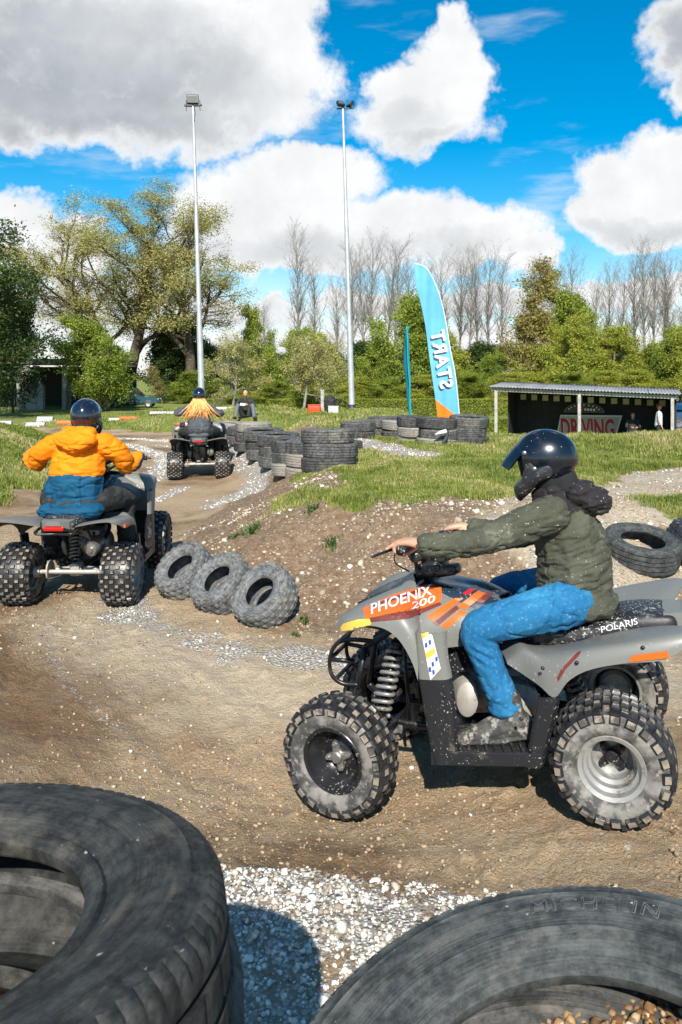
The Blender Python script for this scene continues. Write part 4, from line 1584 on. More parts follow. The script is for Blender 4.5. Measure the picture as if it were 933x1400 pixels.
    px_poly('warning_label', [(576, 866), (588, 857), (590, 865), (578, 874)], M_['yellow'], bv_leg, .0032)
    px_poly('warning_label', [(582, 893), (594, 885), (596, 893), (584, 901)], M_['yellow'], bv_leg, .0032)
    blue = mat('label_blue', (.03, .08, .35), .5)
    for (x, y) in ((583, 882), (588, 878), (592, 908), (597, 901), (588, 915), (593, 919)):
        px_poly('warning_label', [(x - 1.6, y - 2.6), (x + 1.6, y - 4), (x + 2.2, y + 2.4), (x - 1, y + 3.6)], blue, bv_leg, .0034)
    bv_seat = bvh_of([seat_o])
    text_px('POLARIS', (823, 865), (873, 853), 8, M_['white'], bv_seat, shear=.1, bold=.0, off=.003)
    bv_rear = bvh_of([rfo])
    px_poly('graphic', [(762, 928), (768, 915), (790, 892), (796, 890), (792, 897), (776, 912), (764, 932)], M_['darkred'], bv_rear, .002)
    return root


quad = build_quad()


def steer_front(root, ang):
    for ch in root.children:
        if abs(ch.location.x - STEM) < 1e-3:
            ch.rotation_euler.z = ang
        if ch.name.startswith('wheel') and ch.location.x > .5:
            s = 1 if ch.location.y > 0 else -1
            ch.rotation_euler.z = ang if s > 0 else math.pi + ang


def place_quad(loc, head, label, steer):
    q = copy_tree(quad)
    q.location = loc
    q.rotation_euler = (0, 0, head)
    q['label'] = label
    steer_front(q, steer)
    return q


Q2_LOC, Q2_H = (-2.08, 6.15, 0.0), R(90)
Q3_LOC, Q3_H = (-2.40, 13.45, 0.0), R(99)
Q2_LOC = (Q2_LOC[0], Q2_LOC[1], gz(-2.08, 6.5) - .01)
Q3_LOC = (Q3_LOC[0], Q3_LOC[1], gz(-2.4, 13.8) - .01)
quad2 = place_quad(Q2_LOC, Q2_H, 'muddy quad bike seen from behind, ridden by the person in the orange and blue jacket', R(3))
quad3 = place_quad(Q3_LOC, Q3_H, 'farthest quad bike, ridden away by the person with long blonde hair', R(8))

# ------------------------------------------------------------------ tyres
def old_rubber(name, base, light, amt, mud=(0.27, .23, .17), mudlo=.58, mudhi=.72, rad=True, rough=.55, var=0.0):
    m = bpy.data.materials.new(name)
    m.use_nodes = True
    T = NT(m.node_tree)
    b = T.n['Principled BSDF']
    co = T.coords()
    oi = T.node('ShaderNodeObjectInfo')
    sp = T.node('ShaderNodeSeparateXYZ')
    T.l.new(co, sp.inputs[0])
    x, y, z = sp.outputs
    r = T.math('SQRT', T.math('ADD', T.math('MULTIPLY', x, x), T.math('MULTIPLY', y, y)))
    cx = T.node('ShaderNodeCombineXYZ')
    T.put(cx.inputs[0], T.math('MULTIPLY', r, 34.0))
    T.put(cx.inputs[1], T.math('ADD', T.math('MULTIPLY', T.math('DIVIDE', x, r), 1.1), T.math('MULTIPLY', oi.outputs['Random'], 40)))
    T.put(cx.inputs[2], T.math('MULTIPLY', T.math('DIVIDE', y, r), 1.1))
    va = T.node('ShaderNodeVectorMath', operation='ADD')
    T.l.new(co, va.inputs[0])
    c3 = T.node('ShaderNodeCombineXYZ')
    for i in range(3):
        T.put(c3.inputs[i], T.math('MULTIPLY', oi.outputs['Random'], 31.0))
    T.l.new(c3.outputs[0], va.inputs[1])
    cv = va.outputs[0]
    ring = T.mix(.5, T.noise(cx.outputs[0], 2.4, 8, .7), T.noise(cv, 24, 8, .75)) if False else T.noise(cx.outputs[0], 2.4, 8, .72)
    bl = T.mix(.55, T.noise(cv, 16, 8, .72), T.noise(cx.outputs[0], .9, 7, .66))
    bl = T.math('MULTIPLY', bl, 1.0)
    ring = T.mix(.55, ring, T.noise(cv, 30, 8, .75))
    f = T.math('MULTIPLY', T.ramp(ring, .40, .64), amt)
    c = T.mix(f, base, light)
    c = T.mix(T.math('MULTIPLY', T.ramp(bl, mudlo, mudhi), .75), c, mud)
    spk = T.math('MULTIPLY', T.ramp(T.noise(cv, 75, 3, .5), .70, .74), T.ramp(T.noise(cv, 9, 3), .45, .6))
    c = T.mix(spk, c, (.5, .49, .45))
    scr = T.ramp(T.noise(cv, 28, 8, .75), .5, .75, 0, .22)
    c = T.mix(scr, c, light)
    if var:
        c = T.mix(1.0, c, T.ramp(oi.outputs['Random'], 0, 1, 1 - var, 1 + var, False), 'MULTIPLY')
    T.put(b.inputs['Base Color'], c)
    b.inputs['Specular IOR Level'].default_value = .3
    T.put(b.inputs['Roughness'], T.ramp(bl, .4, .6, rough, rough + .2))
    h = T.math('ADD', T.math('MULTIPLY', bl, .6), T.math('MULTIPLY', T.noise(cv, 120, 5, .6), .35))
    h = T.math('ADD', h, T.math('MULTIPLY', T.noise(cx.outputs[0], 9, 3), .35))
    h = T.math('ADD', h, T.math('MULTIPLY', T.math('SINE', T.math('MULTIPLY', r, 1500.0)), .05))
    T.l.new(T.bump(h, .45, .004), b.inputs['Normal'])
    MATS[name] = m
    return m


RUB_A = old_rubber('worn_rubber', (.012, .0125, .012), (.068, .068, .060), .9, mud=(.15, .13, .095), mudlo=.50, mudhi=.68, rough=.62)
RUB_B = old_rubber('dusty_rubber', (.028, .029, .029), (.16, .155, .142), .9, mud=(.27, .24, .185), mudlo=.5, mudhi=.66, rough=.7, var=.3)
RUB_C = old_rubber('grey_rubber', (.020, .024, .024), (.105, .112, .106), .95, mud=(.15, .145, .125), mudlo=.5, mudhi=.66, rough=.62)
RUB_D = old_rubber('chalky_rubber', (.14, .13, .115), (.36, .34, .30), .9, mud=(.36, .31, .24), mudlo=.42, mudhi=.6, rough=.8)
RUB_T = old_rubber('chalky_knobby_rubber', (.06, .064, .066), (.24, .245, .24), .9, mud=(.26, .235, .19), mudlo=.5, mudhi=.62, rough=.8)


def tyre_mesh(Rr, hw, rb, seg, fine=True, worn=0.0, seed=0):
    """road tyre lying flat, axle along z"""
    g = .007
    half = [(rb - .002, hw * .60), (rb - .004, hw * .72), (rb + .004, hw * .80), (rb + .014, hw * .83), (rb + .018, hw * .80), (rb + (Rr - rb) * .20, hw * .86), (rb + (Rr - rb) * .30, hw * .93),
            (rb + (Rr - rb) * .33, hw * .960), (rb + (Rr - rb) * .36, hw * .950), (rb + (Rr - rb) * .50, hw * .995), (rb + (Rr - rb) * .62, hw), (rb + (Rr - rb) * .72, hw * .985), (rb + (Rr - rb) * .735, hw * 1.0),
            (rb + (Rr - rb) * .76, hw * .975), (rb + (Rr - rb) * .84, hw * .95), (rb + (Rr - rb) * .87, hw * .955), (rb + (Rr - rb) * .90, hw * .915), (Rr * .978, hw * .865), (Rr * .988, hw * .80), (Rr * .993, hw * .66), (Rr * .993, hw * .60),
            (Rr * .993 - g, hw * .59), (Rr * .993 - g, hw * .52), (Rr * .998, hw * .51), (Rr, hw * .22), (Rr - g, hw * .21), (Rr - g, hw * .12), (Rr, hw * .11)]
    prof = half + [(r, -a) for r, a in half[::-1]]
    inner = [(rb + .004, -hw * .55), (rb + .03, -hw * .74), (Rr * .85, -hw * .84), (Rr * .93, -hw * .6), (Rr * .945, 0), (Rr * .93, hw * .6), (Rr * .85, hw * .84), (rb + .03, hw * .74), (rb + .004, hw * .55)]
    P = prof + inner
    v, f = lathe(P, seg, 'z', closed=True)
    v = np.array(v)
    r = np.hypot(v[:, 0], v[:, 1])
    th = np.arctan2(v[:, 1], v[:, 0])
    az = np.abs(v[:, 2])
    if fine:
        n = len(half)
        idx = np.arange(len(v)) // seg
        tread = idx < len(prof)
        tq = tread & (r > Rr * .90)
        ph = (th / (2 * np.pi) * 108 + v[:, 2] / hw * .35) % 1
        cut = (ph < .14) & tq & (az > hw * .70)
        k = np.where(cut, 1 - .0038 / Rr, 1.0)
        v[:, 0] *= k
        v[:, 1] *= k
        ph2 = (th / (2 * np.pi) * 96 + v[:, 2] / hw * .8) % 1
        cut2 = (ph2 < .16) & tq & (az < hw * .52) & (r > Rr * .985)
        k = np.where(cut2, 1 - .0028 / Rr, 1.0)
        v[:, 0] *= k
        v[:, 1] *= k
    q = v * [3, 3, 3] + seed * 7.7
    nz = fbm(q, 3, seed) - .5
    v[:, 2] += nz * .014
    k = 1 + (vnoise(np.c_[np.cos(th) * 1.3 + seed, np.sin(th) * 1.3], seed + 3) - .5) * .02
    v[:, 0] *= k
    v[:, 1] *= k
    return v, f


def nrm_rot(n):
    return Vector(n).normalized().to_track_quat('Z', 'Y').to_euler()


# two tall stacks at the bottom edge of the photo
def big_stacks():
    Rr, hw, rb = .360, .108, .220
    v, f = tyre_mesh(Rr, hw, rb, 432, True, seed=1)
    top = mesh_obj('tyre', v, f, RUB_A, smooth=True)
    top.data.set_sharp_from_angle(angle=R(50))
    n = Vector((-.045, .150, 1)).normalized()
    c = Vector((-.468, .750, 1.245))
    top.location = c - n * hw * .95
    top.rotation_euler = nrm_rot(n)
    G = 'worn car tyres stacked at the near edge of the track'
    tag(top, 'topmost tyre of the near stack at lower left, its worn sidewall turned up', 'tyre', G)
    v2, f2 = tyre_mesh(Rr * .97, hw, rb * .96, 216, True, seed=2)
    me2 = None
    offs = [(.00, .115, 1.01), (-.01, .03, .79), (.03, .10, .585), (-.02, .02, .375), (0.02, .04, .165)]
    labs = ['second tyre of the near left stack, seen through the hole of the top one', 'third tyre from the top of the near left stack', 'fourth tyre from the top of the near left stack, tread showing at right',
            'fifth tyre from the top of the near left stack', 'lowest tyre of the near left stack, standing on the ground']
    for i, (dx, dy, z) in enumerate(offs):
        if me2 is None:
            o = mesh_obj('tyre', v2, f2, RUB_B, smooth=True)
            o.data.set_sharp_from_angle(angle=R(50))
            me2 = o.data
        else:
            o = bpy.data.objects.new('tyre', me2)
            COL.objects.link(o)
        o.location = (c.x + dx + .01, c.y + dy - .02, z)
        o.rotation_euler = (R((-3, 4, -2, 1, 0)[i]), R((5, 2, -4, 1, 0)[i]), i * .7)
        tag(o, labs[i], 'tyre', G)
    # right stack
    v, f = tyre_mesh(Rr, hw, rb, 432, True, seed=5)
    t2 = mesh_obj('tyre', v, f, RUB_C, smooth=True)
    t2.data.set_sharp_from_angle(angle=R(50))
    n = Vector((-.215, -.03, 1)).normalized()
    c2 = Vector((.236, .765, 1.020))
    t2.location = c2 - n * hw * .95
    t2.rotation_euler = nrm_rot(n)
    tag(t2, 'topmost tyre of the near stack at lower right, raised lettering on its sidewall', 'tyre', G)
    # raised lettering, tops of the letters outwards
    cu = bpy.data.curves.new('t', 'FONT')
    cu.body = 'MICHELIN'
    cu.size = 1.0
    cu.space_character = 1.12
    cu.fill_mode = 'NONE'
    cu.bevel_depth = .022
    cu.bevel_resolution = 0
    cu.resolution_u = 3
    to = bpy.data.objects.new('t', cu)
    COL.objects.link(to)
    dg = bpy.context.evaluated_depsgraph_get()
    dg.update()
    me = bpy.data.meshes.new_from_object(to.evaluated_get(dg))
    bpy.data.objects.remove(to)
    vv = np.array([x.co[:] for x in me.vertices])
    ff = [tuple(p.vertices) for p in me.polygons]
    bpy.data.meshes.remove(me)
    sz = .031
    wd = (vv[:, 0].max() + vv[:, 0].min()) / 2
    # direction of the lettering centre in the tyre's own frame
    M = nrm_rot(n).to_matrix()
    dl = M.transposed() @ Vector((.11, .30, 0))
    a0 = math.atan2(dl.y, dl.x)
    rm = rb + (Rr - rb) * .50
    rad = rm + vv[:, 1] * sz
    a = a0 - (vv[:, 0] - wd) * sz * 1.12 / (rm + .01)
    zt = hw * np.interp((rad - rb) / (Rr - rb), [.36, .5, .62, .72, .84], [.95, .995, 1.0, .985, .95])
    cs = np.c_[rad * np.cos(a), rad * np.sin(a), zt]
    nz = fbm(cs * 3 + 5 * 7.7, 3, 5) - .5
    cs[:, 2] += nz * .014 + vv[:, 2] * sz + .0003
    mesh_obj('lettering', cs, ff, old_rubber('scuffed_rubber', (.06, .066, .068), (.15, .16, .16), .9), t2, smooth=True)
    offs = [(.02, .02, .80), (.0, -.02, .59), (.03, .02, .38), (.0, 0, .168)]
    labs = ['second tyre of the near right stack, filled with wet brown gravel', 'third tyre from the top of the near right stack', 'fourth tyre from the top of the near right stack', 'lowest tyre of the near right stack, standing on the ground']
    for i, (dx, dy, z) in enumerate(offs):
        o = bpy.data.objects.new('tyre', me2)
        COL.objects.link(o)
        o.location = (c2.x + dx - .005, c2.y + dy, z)
        o.rotation_euler = (R((1, 2, -1, 0)[i]), R((-9, -3, 1, 0)[i]), 1 + i * .9)
        tag(o, labs[i], 'tyre', G)
    # gravel lying inside the second tyre
    rg = np.random.default_rng(8)
    k = 5200
    rr = .312 * np.sqrt(rg.uniform(0, 1, k))
    aa = rg.uniform(0, 6.283, k)
    P = np.c_[rr * np.cos(aa), rr * np.sin(aa)] * .98
    s = .003 + .005 * rg.uniform(0, 1, k) ** 2
    base = ICO_V[None] * (1 + rg.uniform(-.3, .3, (k, len(ICO_V), 1))) * s[:, None, None]
    V = base + np.c_[P, -.035 + .04 * fbm(P * 9, 3, 3)][:, None, :]
    Fc = (ICO_F[None] + (np.arange(k) * len(ICO_V))[:, None, None]).reshape(-1, 3)
    gm = stone_mat('wet_gravel', [(0, (.10, .045, .015)), (.55, (.22, .11, .04)), (.85, (.40, .26, .11)), (1, (.7, .62, .5))])
    o = mesh_obj('wet_gravel', V.reshape(-1, 3), Fc, gm, smooth=False, loc=t2.location, rot=nrm_rot(n))
    a_ = o.data.color_attributes.new('tone', 'FLOAT_COLOR', 'POINT')
    t = np.repeat(rg.uniform(0, 1, k), len(ICO_V))
    a_.data.foreach_set('color', np.c_[t, t, t, np.ones(len(t))].astype(np.float32).ravel())
    tag(o, 'wet brown gravel lying inside the near right tyre stack', kind='stuff')
    bed = MB().add(*lathe([(.001, -.02), (.10, -.015), (.22, -.018), (.315, -.022), (.32, -.05), (.001, -.05)], 48, 'z')).build('gravel_bed', mat('wet_soil', (.11, .055, .022), .5, bump=.5), None, loc=t2.location, rot=nrm_rot(n))
    tag(bed, 'wet brown soil bed under the gravel inside the near right tyre stack', kind='stuff')
    # soil in the left stack
    bed = MB().add(*lathe([(.001, 0), (.10, .008), (.25, 0), (.25, -.05), (.001, -.05)], 40, 'z')).build('wet_soil', MATS['wet_soil'], None, loc=(c.x + .01, c.y + .08, .95))
    tag(bed, 'wet brown soil lying inside the near left tyre stack', kind='stuff')


big_stacks()


def knobby_loose(loc, n, label, Rr=.245, hw=.095, rb=.128, spin=0, seed=0):
    rows = [(.10, 0, 1, 1.1), (.25, .5, 1, .9), (.40, 0, .9, .8), (.58, .5, .9, .8), (.74, 0, 1, .9), (.90, .5, 1, 1.1)]
    mb = knobby(Rr - .008, hw, rb, 22, rows, .008, .030, .034)
    mb.xf(Matrix.Rotation(R(90), 4, 'X'))   # axle to z
    v = np.concatenate(mb.v)
    v[:, 2] += (fbm(v * 4 + seed * 3.1, 3, seed) - .5) * .03
    o = mesh_obj('tyre', v, mb.f, RUB_T, smooth=True, sharp=45)
    o.location = loc
    o.rotation_euler = nrm_rot(n)
    tag(o, label, 'tyre')
    return o


def on_ground(px, py, up):
    """the point seen at this pixel that lies the given height above the ground"""
    for Y in np.linspace(4.6, 9.5, 500):
        x, y, z = W(px, py, Y)
        if gz(x, y) + up >= z:
            return (x, y, z), Y
    return W(px, py, 6), 6


def loose_tyres():
    G = 'small knobby tyres in a row at the slope foot'
    for (px, py, Y, n, lab, sd) in [(253, 782, 6.35, (-.48, -.50, .74), 'leftmost of the three small dusty tyres leaning at the foot of the slope', 1),
                                    (304, 799, 6.0, (-.50, -.48, .74), 'middle one of the three small dusty tyres leaning at the foot of the slope', 2),
                                    (362, 816, 5.65, (-.48, -.56, .70), 'rightmost and palest of the three small tyres leaning at the slope foot', 3)]:
        (x, y, z), _Y = on_ground(px, py, .155)
        o = knobby_loose((x, y, z), n, lab, .247, .108, .118, seed=sd)
        o['group'] = G
    v, f = tyre_mesh(.285, .10, .165, 144, True, seed=9)
    (x, y, z), _Y = on_ground(878, 750, .10)
    o = mesh_obj('tyre', v, f, RUB_C, smooth=True)
    o.data.set_sharp_from_angle(angle=R(50))
    o.location = (x, y, z)
    o.rotation_euler = nrm_rot((.05, -.24, 1))
    tag(o, 'grey tyre lying flat on the slope behind the person in the olive jacket', 'tyre')
    (x, y, z), _Y = on_ground(952, 745, .12)
    o = knobby_loose((x, y, z), (.4, -.3, .85), 'dark tyre on the slope cut by the right edge of the photo', .24, .10, .13, seed=6)
    o.data.materials.clear()
    o.data.materials.append(M_['rubber'])


loose_tyres()


def tyre_walls():
    protos = []
    for i, (Rr, hw) in enumerate([(.33, .086), (.32, .087), (.335, .084)]):
        v, f = tyre_mesh(Rr, hw, Rr * .6, 108, True, seed=20 + i)
        me = mesh_obj('tyre', v, f, RUB_B, smooth=True)
        me.data.set_sharp_from_angle(angle=R(50))
        protos.append(me.data)
        bpy.data.objects.remove(me)
    pale = []
    for i in range(2):
        me = protos[i].copy()
        me.materials[0] = RUB_D
        pale.append(me)
    rg = random.Random(3)
    # (pixel x, distance, count, which are pale, words for the stack)
    L = 'left tyre wall'
    Rw = 'right tyre wall'
    S = [(449, 9.45, 3, (), 'the front stack of the ' + L), (423, 10.05, 3, (0, 1), 'the second stack of the ' + L),
         (402, 10.9, 3, (0,), 'the third stack of the ' + L), (383, 11.9, 3, (), 'the fourth stack of the ' + L), (362, 13.0, 3, (), 'the fifth stack of the ' + L),
         (346, 14.4, 3, (2,), 'the sixth stack of the ' + L), (331, 15.8, 2, (), 'the seventh stack of the ' + L), (318, 17.2, 2, (1,), 'the hindmost stack of the ' + L),
         (471, 13.2, 2, (), 'the dark low stack right behind the ' + L), (489, 14.4, 2, (), 'the low stack beside the pale path'), (507, 15.2, 2, (), 'the low stack left of the teal flag'),
         (526, 15.6, 2, (), 'the low stack under the teal flag'), (545, 14.9, 2, (1,), 'the low grey stack right of the teal flag'), (567, 13.9, 3, (0, 1), 'the pale stack left in the ' + Rw),
         (597, 12.9, 3, (0,), 'the middle stack of the ' + Rw), (640, 13.1, 3, (), 'the rightmost stack of the ' + Rw)]
    lev = {3: ['bottom tyre of ', 'middle tyre of ', 'top tyre of '], 2: ['bottom tyre of ', 'top tyre of ']}
    for (px, Y, n, pal, words) in S:
        x = (px - 466.5) / F * Y
        g = gz(x, Y)
        for k in range(n):
            me = (pale if k in pal else protos)[rg.randrange(2)]
            o = bpy.data.objects.new('tyre', me)
            COL.objects.link(o)
            o.location = (x + rg.uniform(-.03, .03), Y + rg.uniform(-.03, .03), g + .03 + k * .165 - (.02 if n == 3 else 0))
            o.rotation_euler = (rg.uniform(-.05, .05), rg.uniform(-.05, .05), rg.uniform(0, 6))
            tag(o, lev[n][k] + words, 'tyre', 'tyres stacked in walls beside the track')
    # strip of black tape with a white tip hanging on the wall
    x, y, z = W(606, 600, 12.45)
    mb = MB()
    mb.add(*tube([(x + .06, y, z + .13), (x + .05, y - .02, z + .02), (x - .02, y - .02, z - .08), (x - .09, y - .01, z - .15)], [.035, .03, .02, .004], 8, 12), 0)
    mb.add(*tube([(x + .05, y - .01, z + .12), (x - .04, y - .02, z + .10), (x - .13, y - .02, z + .07)], [.035, .03, .006], 8, 10), 1)
    o = mb.build('marker_strip', [M_['rubber'], M_['white']], None)
    tag(o, 'black strip with a white end hanging on the right tyre wall', 'strip')


tyre_walls()

# ------------------------------------------------------------------ people
_ICO2 = None


def ico2():
    global _ICO2
    if _ICO2 is None:
        bm = bmesh.new()
        bmesh.ops.create_icosphere(bm, subdivisions=2, radius=1.0)
        _ICO2 = (np.array([v.co[:] for v in bm.verts]), np.array([[v.index for v in f.verts] for f in bm.faces]))
        bm.free()
    return _ICO2


def chains_mesh(name, chains, voxel, m, parent, smooth=4, step=.28, wrinkle=None):
    """one continuous surface grown round chains of nodes (x, y, z, r) or (x, y, z, rx, ry, rz)"""
    bv, bf = ico2()
    V, Fc, n = [], [], 0
    for ch in chains:
        N = np.array([list(c) + [c[3], c[3]] if len(c) == 4 else list(c) for c in ch], float)
        if len(N) > 2:
            N = spline(N, (len(N) - 1) * 12)
        for i in range(len(N) - 1):
            a, b = N[i], N[i + 1]
            d = np.linalg.norm(b[:3] - a[:3])
            k = max(1, int(math.ceil(d / (min(a[3:].min(), b[3:].min()) * step + 1e-6))))
            for t in range(k):
                q = a + (b - a) * t / k
                V.append(bv * q[3:] + q[:3])
                Fc.append(bf + n)
                n += len(bv)
        q = N[-1]
        V.append(bv * q[3:] + q[:3])
        Fc.append(bf + n)
        n += len(bv)
    o = mesh_obj(name, np.concatenate(V), np.concatenate(Fc), m, parent)
    md = o.modifiers.new('r', 'REMESH')
    md.mode = 'VOXEL'
    md.voxel_size = voxel
    md.use_smooth_shade = True
    if smooth:
        md = o.modifiers.new('s', 'SMOOTH')
        md.factor = .5
        md.iterations = smooth
    bake(o)
    me = o.data
    if wrinkle is not None:
        k = len(me.vertices)
        co = np.zeros(k * 3, np.float32)
        me.vertices.foreach_get('co', co)
        co = co.reshape(-1, 3).astype(float)
        no = np.array([v.normal[:] for v in me.vertices])
        co2 = co + no * wrinkle(co, no)[:, None]
        me.vertices.foreach_set('co', co2.astype(np.float32).ravel())
        me.update()
    me.polygons.foreach_set('use_smooth', np.ones(len(me.polygons), bool))
    me.materials.clear()
    for q in (m if isinstance(m, (list, tuple)) else [m]):
        me.materials.append(q)
    return o


def paint(o, fn):
    """material index per face from a function of the face centres"""
    me = o.data
    c = np.zeros(len(me.polygons) * 3, np.float32)
    me.polygons.foreach_get('center', c)
    idx = fn(c.reshape(-1, 3).astype(float)).astype(np.int32)
    me.polygons.foreach_set('material_index', idx)
    me.update()


def creases(co, scale, freq, amp, seed=0, width=.02):
    n = fbm(co * np.array(scale) * freq, 3, seed)
    n2 = fbm(co * np.array(scale) * freq * .7 + 9, 3, seed + 31)
    return -amp * (np.exp(-(np.abs(n - .5) / width)) + .7 * np.exp(-(np.abs(n2 - .5) / width)))


def folds(scale=(1, 1, 3.0), amp=.008, freq=9.0, seed=0, ridged=True):
    def fn(co, no):
        q = co * np.array(scale) * freq
        a = fbm(q, 4, seed)
        if ridged:
            a = 1 - 2 * np.abs(a - .5)
            a = np.clip(a, 0, 1) ** 3 - .55
        else:
            a = a - .5
        b = fbm(co * freq * 2.4, 3, seed + 5) - .5
        return amp * (a + .5 * b)
    return fn


M_['olive'] = mat('olive_cloth', (.058, .060, .040), .85, col2=(.085, .088, .060), nscale=10, dirt=(.26, .24, .18), dscale=11, dlo=.58, dhi=.8, dirt2=((.50, .48, .42), .67), bump=.25, bscale=300, bdist=.001, spec=.3)
M_['yoke'] = mat('dark_plum_cloth', (.022, .018, .020), .9, dirt=(.12, .10, .09), dscale=16, dlo=.55, dhi=.8, dirt2=((.5, .47, .42), .66), bump=.25, bscale=300, bdist=.001, spec=.3)
M_['jeans'] = mat('blue_denim', (.012, .115, .25), .85, col2=(.035, .21, .37), nscale=3.5, nlo=.3, nhi=.75, dirt=(.12, .31, .50), dscale=70, dlo=.5, dhi=.8, dirt2=((.45, .55, .60), .70), bump=.3, bscale=420, bdist=.001, spec=.2)
M_['boot'] = mat('muddy_boot', (.035, .033, .030), .8, col2=(.09, .085, .075), nscale=18, dirt=(.30, .28, .24), dscale=30, dlo=.50, dhi=.62, bump=.8, bscale=50, bdist=.006)
M_['helmet'] = mat('glossy_helmet', (.004, .007, .012), .25, coat=.5, dirt2=((.4, .4, .38), .70))
M_['helmet_b'] = mat('dark_helmet', (.008, .010, .018), .15, coat=1.0)
M_['lining'] = mat('helmet_lining', (.012, .012, .013), .9)
M_['orange_cloth'] = mat('orange_cloth', (.80, .205, .002), .75, col2=(.86, .25, .004), nscale=5, bump=.15, bscale=300, bdist=.001, spec=.25)
M_['blue_cloth'] = mat('petrol_cloth', (.004, .062, .125), .75, col2=(.006, .08, .155), nscale=5, bump=.15, bscale=300, bdist=.001, spec=.25)
M_['grey_cloth'] = mat('slate_cloth', (.075, .085, .095), .85, col2=(.11, .12, .13), nscale=9, bump=.2, bscale=200, spec=.2)
M_['dark_cloth'] = mat('dark_cloth', (.025, .028, .027), .85, col2=(.05, .05, .045), nscale=9, dirt=(.14, .12, .09), dlo=.55, dhi=.8, bump=.2, bscale=200, spec=.2)
M_['hair_blonde'] = mat('blonde_hair', (.72, .33, .09), .45, col2=(.9, .55, .22), nscale=30, spec=.4)
M_['hair_dark'] = mat('dark_hair', (.03, .018, .012), .5)
M_['hair_red'] = mat('reddish_hair', (.25, .05, .02), .5)
M_['tee'] = mat('pale_shirt', (.62, .68, .74), .8, bump=.1)


def helmet(parent, c, pitch=0.0, yaw=0.0, m=None, peak=True, size=1.0, seg=(56, 40)):
    """moto helmet: shell with a face opening, chin guard, peak"""
    m = m or M_['helmet']
    e = Matrix.Translation(c) @ Matrix.Rotation(yaw, 4, 'Z') @ Matrix.Rotation(pitch, 4, 'Y') @ Matrix.Scale(size, 4)
    nu, nv = seg
    V, Fc = [], []
    for j in range(nv + 1):
        el = R(90) - j / nv * R(148)
        for i in range(nu):
            a = i / nu * 2 * math.pi
            x, y, z = math.cos(el) * math.cos(a), math.cos(el) * math.sin(a), math.sin(el)
            X = .142 * x * (1 + .05 * (x < 0)) + .004
            Y = .117 * y * (1 - .06 * max(0, -z))
            Z = .132 * z + (.012 * x if z < 0 else 0)
            if z < -.3:
                X += (x * -.01)
            V.append((X, Y, Z))
    for j in range(nv):
        for i in range(nu):
            k = (i + 1) % nu
            el = 90 - (j + .5) / nv * 148
            a = ((i + .5) / nu * 360 + 180) % 360 - 180
            if abs(a) < 54 and el < 22 - .0035 * a * a * .6:
                continue
            Fc.append((j * nu + i, (j + 1) * nu + i, (j + 1) * nu + k, j * nu + k))
    mb = MB().add(V, Fc)
    mb.xf(e)
    h = mb.build('helmet', m, parent)
    h.data.materials.append(M_['lining'])
    md = h.modifiers.new('t', 'SOLIDIFY')
    md.thickness = .012 * size
    md.offset = -1
    bake(h)
    h.data.polygons.foreach_set('use_smooth', np.ones(len(h.data.polygons), bool))
    h.data.set_sharp_from_angle(angle=R(45))
    # chin guard
    ch = [[(-.005, .100, -.045, .030, .016, .040), (.05, .105, -.070, .028, .016, .030), (.10, .082, -.105, .026, .020, .036), (.135, .045, -.125, .024, .024, .040), (.145, 0, -.132, .022, .026, .044),
           (.135, -.045, -.125, .024, .024, .040), (.10, -.082, -.105, .026, .020, .036), (.05, -.105, -.070, .028, .016, .030), (-.005, -.100, -.045, .030, .016, .040)]]
    if peak:
        ch += [[(.06, s * .098, -.03, .03, .014, .04), (.085, s * .090, -.08, .03, .018, .04)] for s in (1, -1)] + [[(.10, s * .05, -.10, .04, .04, .035), (.115, 0, -.105, .035, .04, .035)] for s in (1, -1)]
    g = chains_mesh('chin_guard', ch, .006, M_['plast_black'] if peak else m, h, 3)
    g.data.transform(e)
    if peak:
        rg = []
        for t in np.linspace(0, 1, 9):
            x = .07 + .128 * t
            w_ = .092 * (1 - .35 * t ** 2)
            zc = .112 - .070 * t - .040 * t * t
            rg.append([(x - .05 * (abs(s) ** 2) * (1 - .3 * t) + (0.0), s * w_, zc - .035 * s * s * (1 - .3 * t)) for s in np.linspace(-1, 1, 13)])
        v, f = loft(rg)
        mb = MB().add(v, f)
        mb.xf(e)
        p = mb.build('peak', m, h)
        solidify(p, .006, 0)
        bake(p)
        p.data.polygons.foreach_set('use_smooth', np.ones(len(p.data.polygons), bool))
        p.data.set_sharp_from_angle(angle=R(50))
    mb = MB()
    for s in (1, -1):
        for (x, z) in ((.075, .045), (.045, -.03), (.085, -.065)):
            yy = .117 * math.sqrt(max(0, 1 - (x / .15) ** 2 - (z / .14) ** 2)) + (.004 if z > -.05 else .012)
            v, f = lathe([(.001, .004), (.008, .003), (.010, 0)], 12)
            mb.add(np.array(v) * [1, s, 1] + [x, s * yy, z], f)
    mb.xf(e)
    mb.build('rivet', M_['steel'], h)
    fs = chains_mesh('face_shade_fill', [[(.035, 0, .0, .092, .094, .085), (.03, 0, -.06, .095, .090, .06)]], .008, M_['lining'], h, 2)  # no real shield: black fill added so the face opening looks dark inside
    fs.data.transform(e)
    # thick dark inside padding
    pad = chains_mesh('lining', [[(-.02, 0, -.02, .112, .098, .10), (-.005, 0, -.085, .10, .088, .03), (-.012, 0, -.135, .078, .075, .03)], [(-.055, 0, -.10, .07, .078, .05), (-.06, 0, -.15, .07, .075, .05)]], .01, M_['lining'], h, 2)
    pad.data.transform(e)
    return h


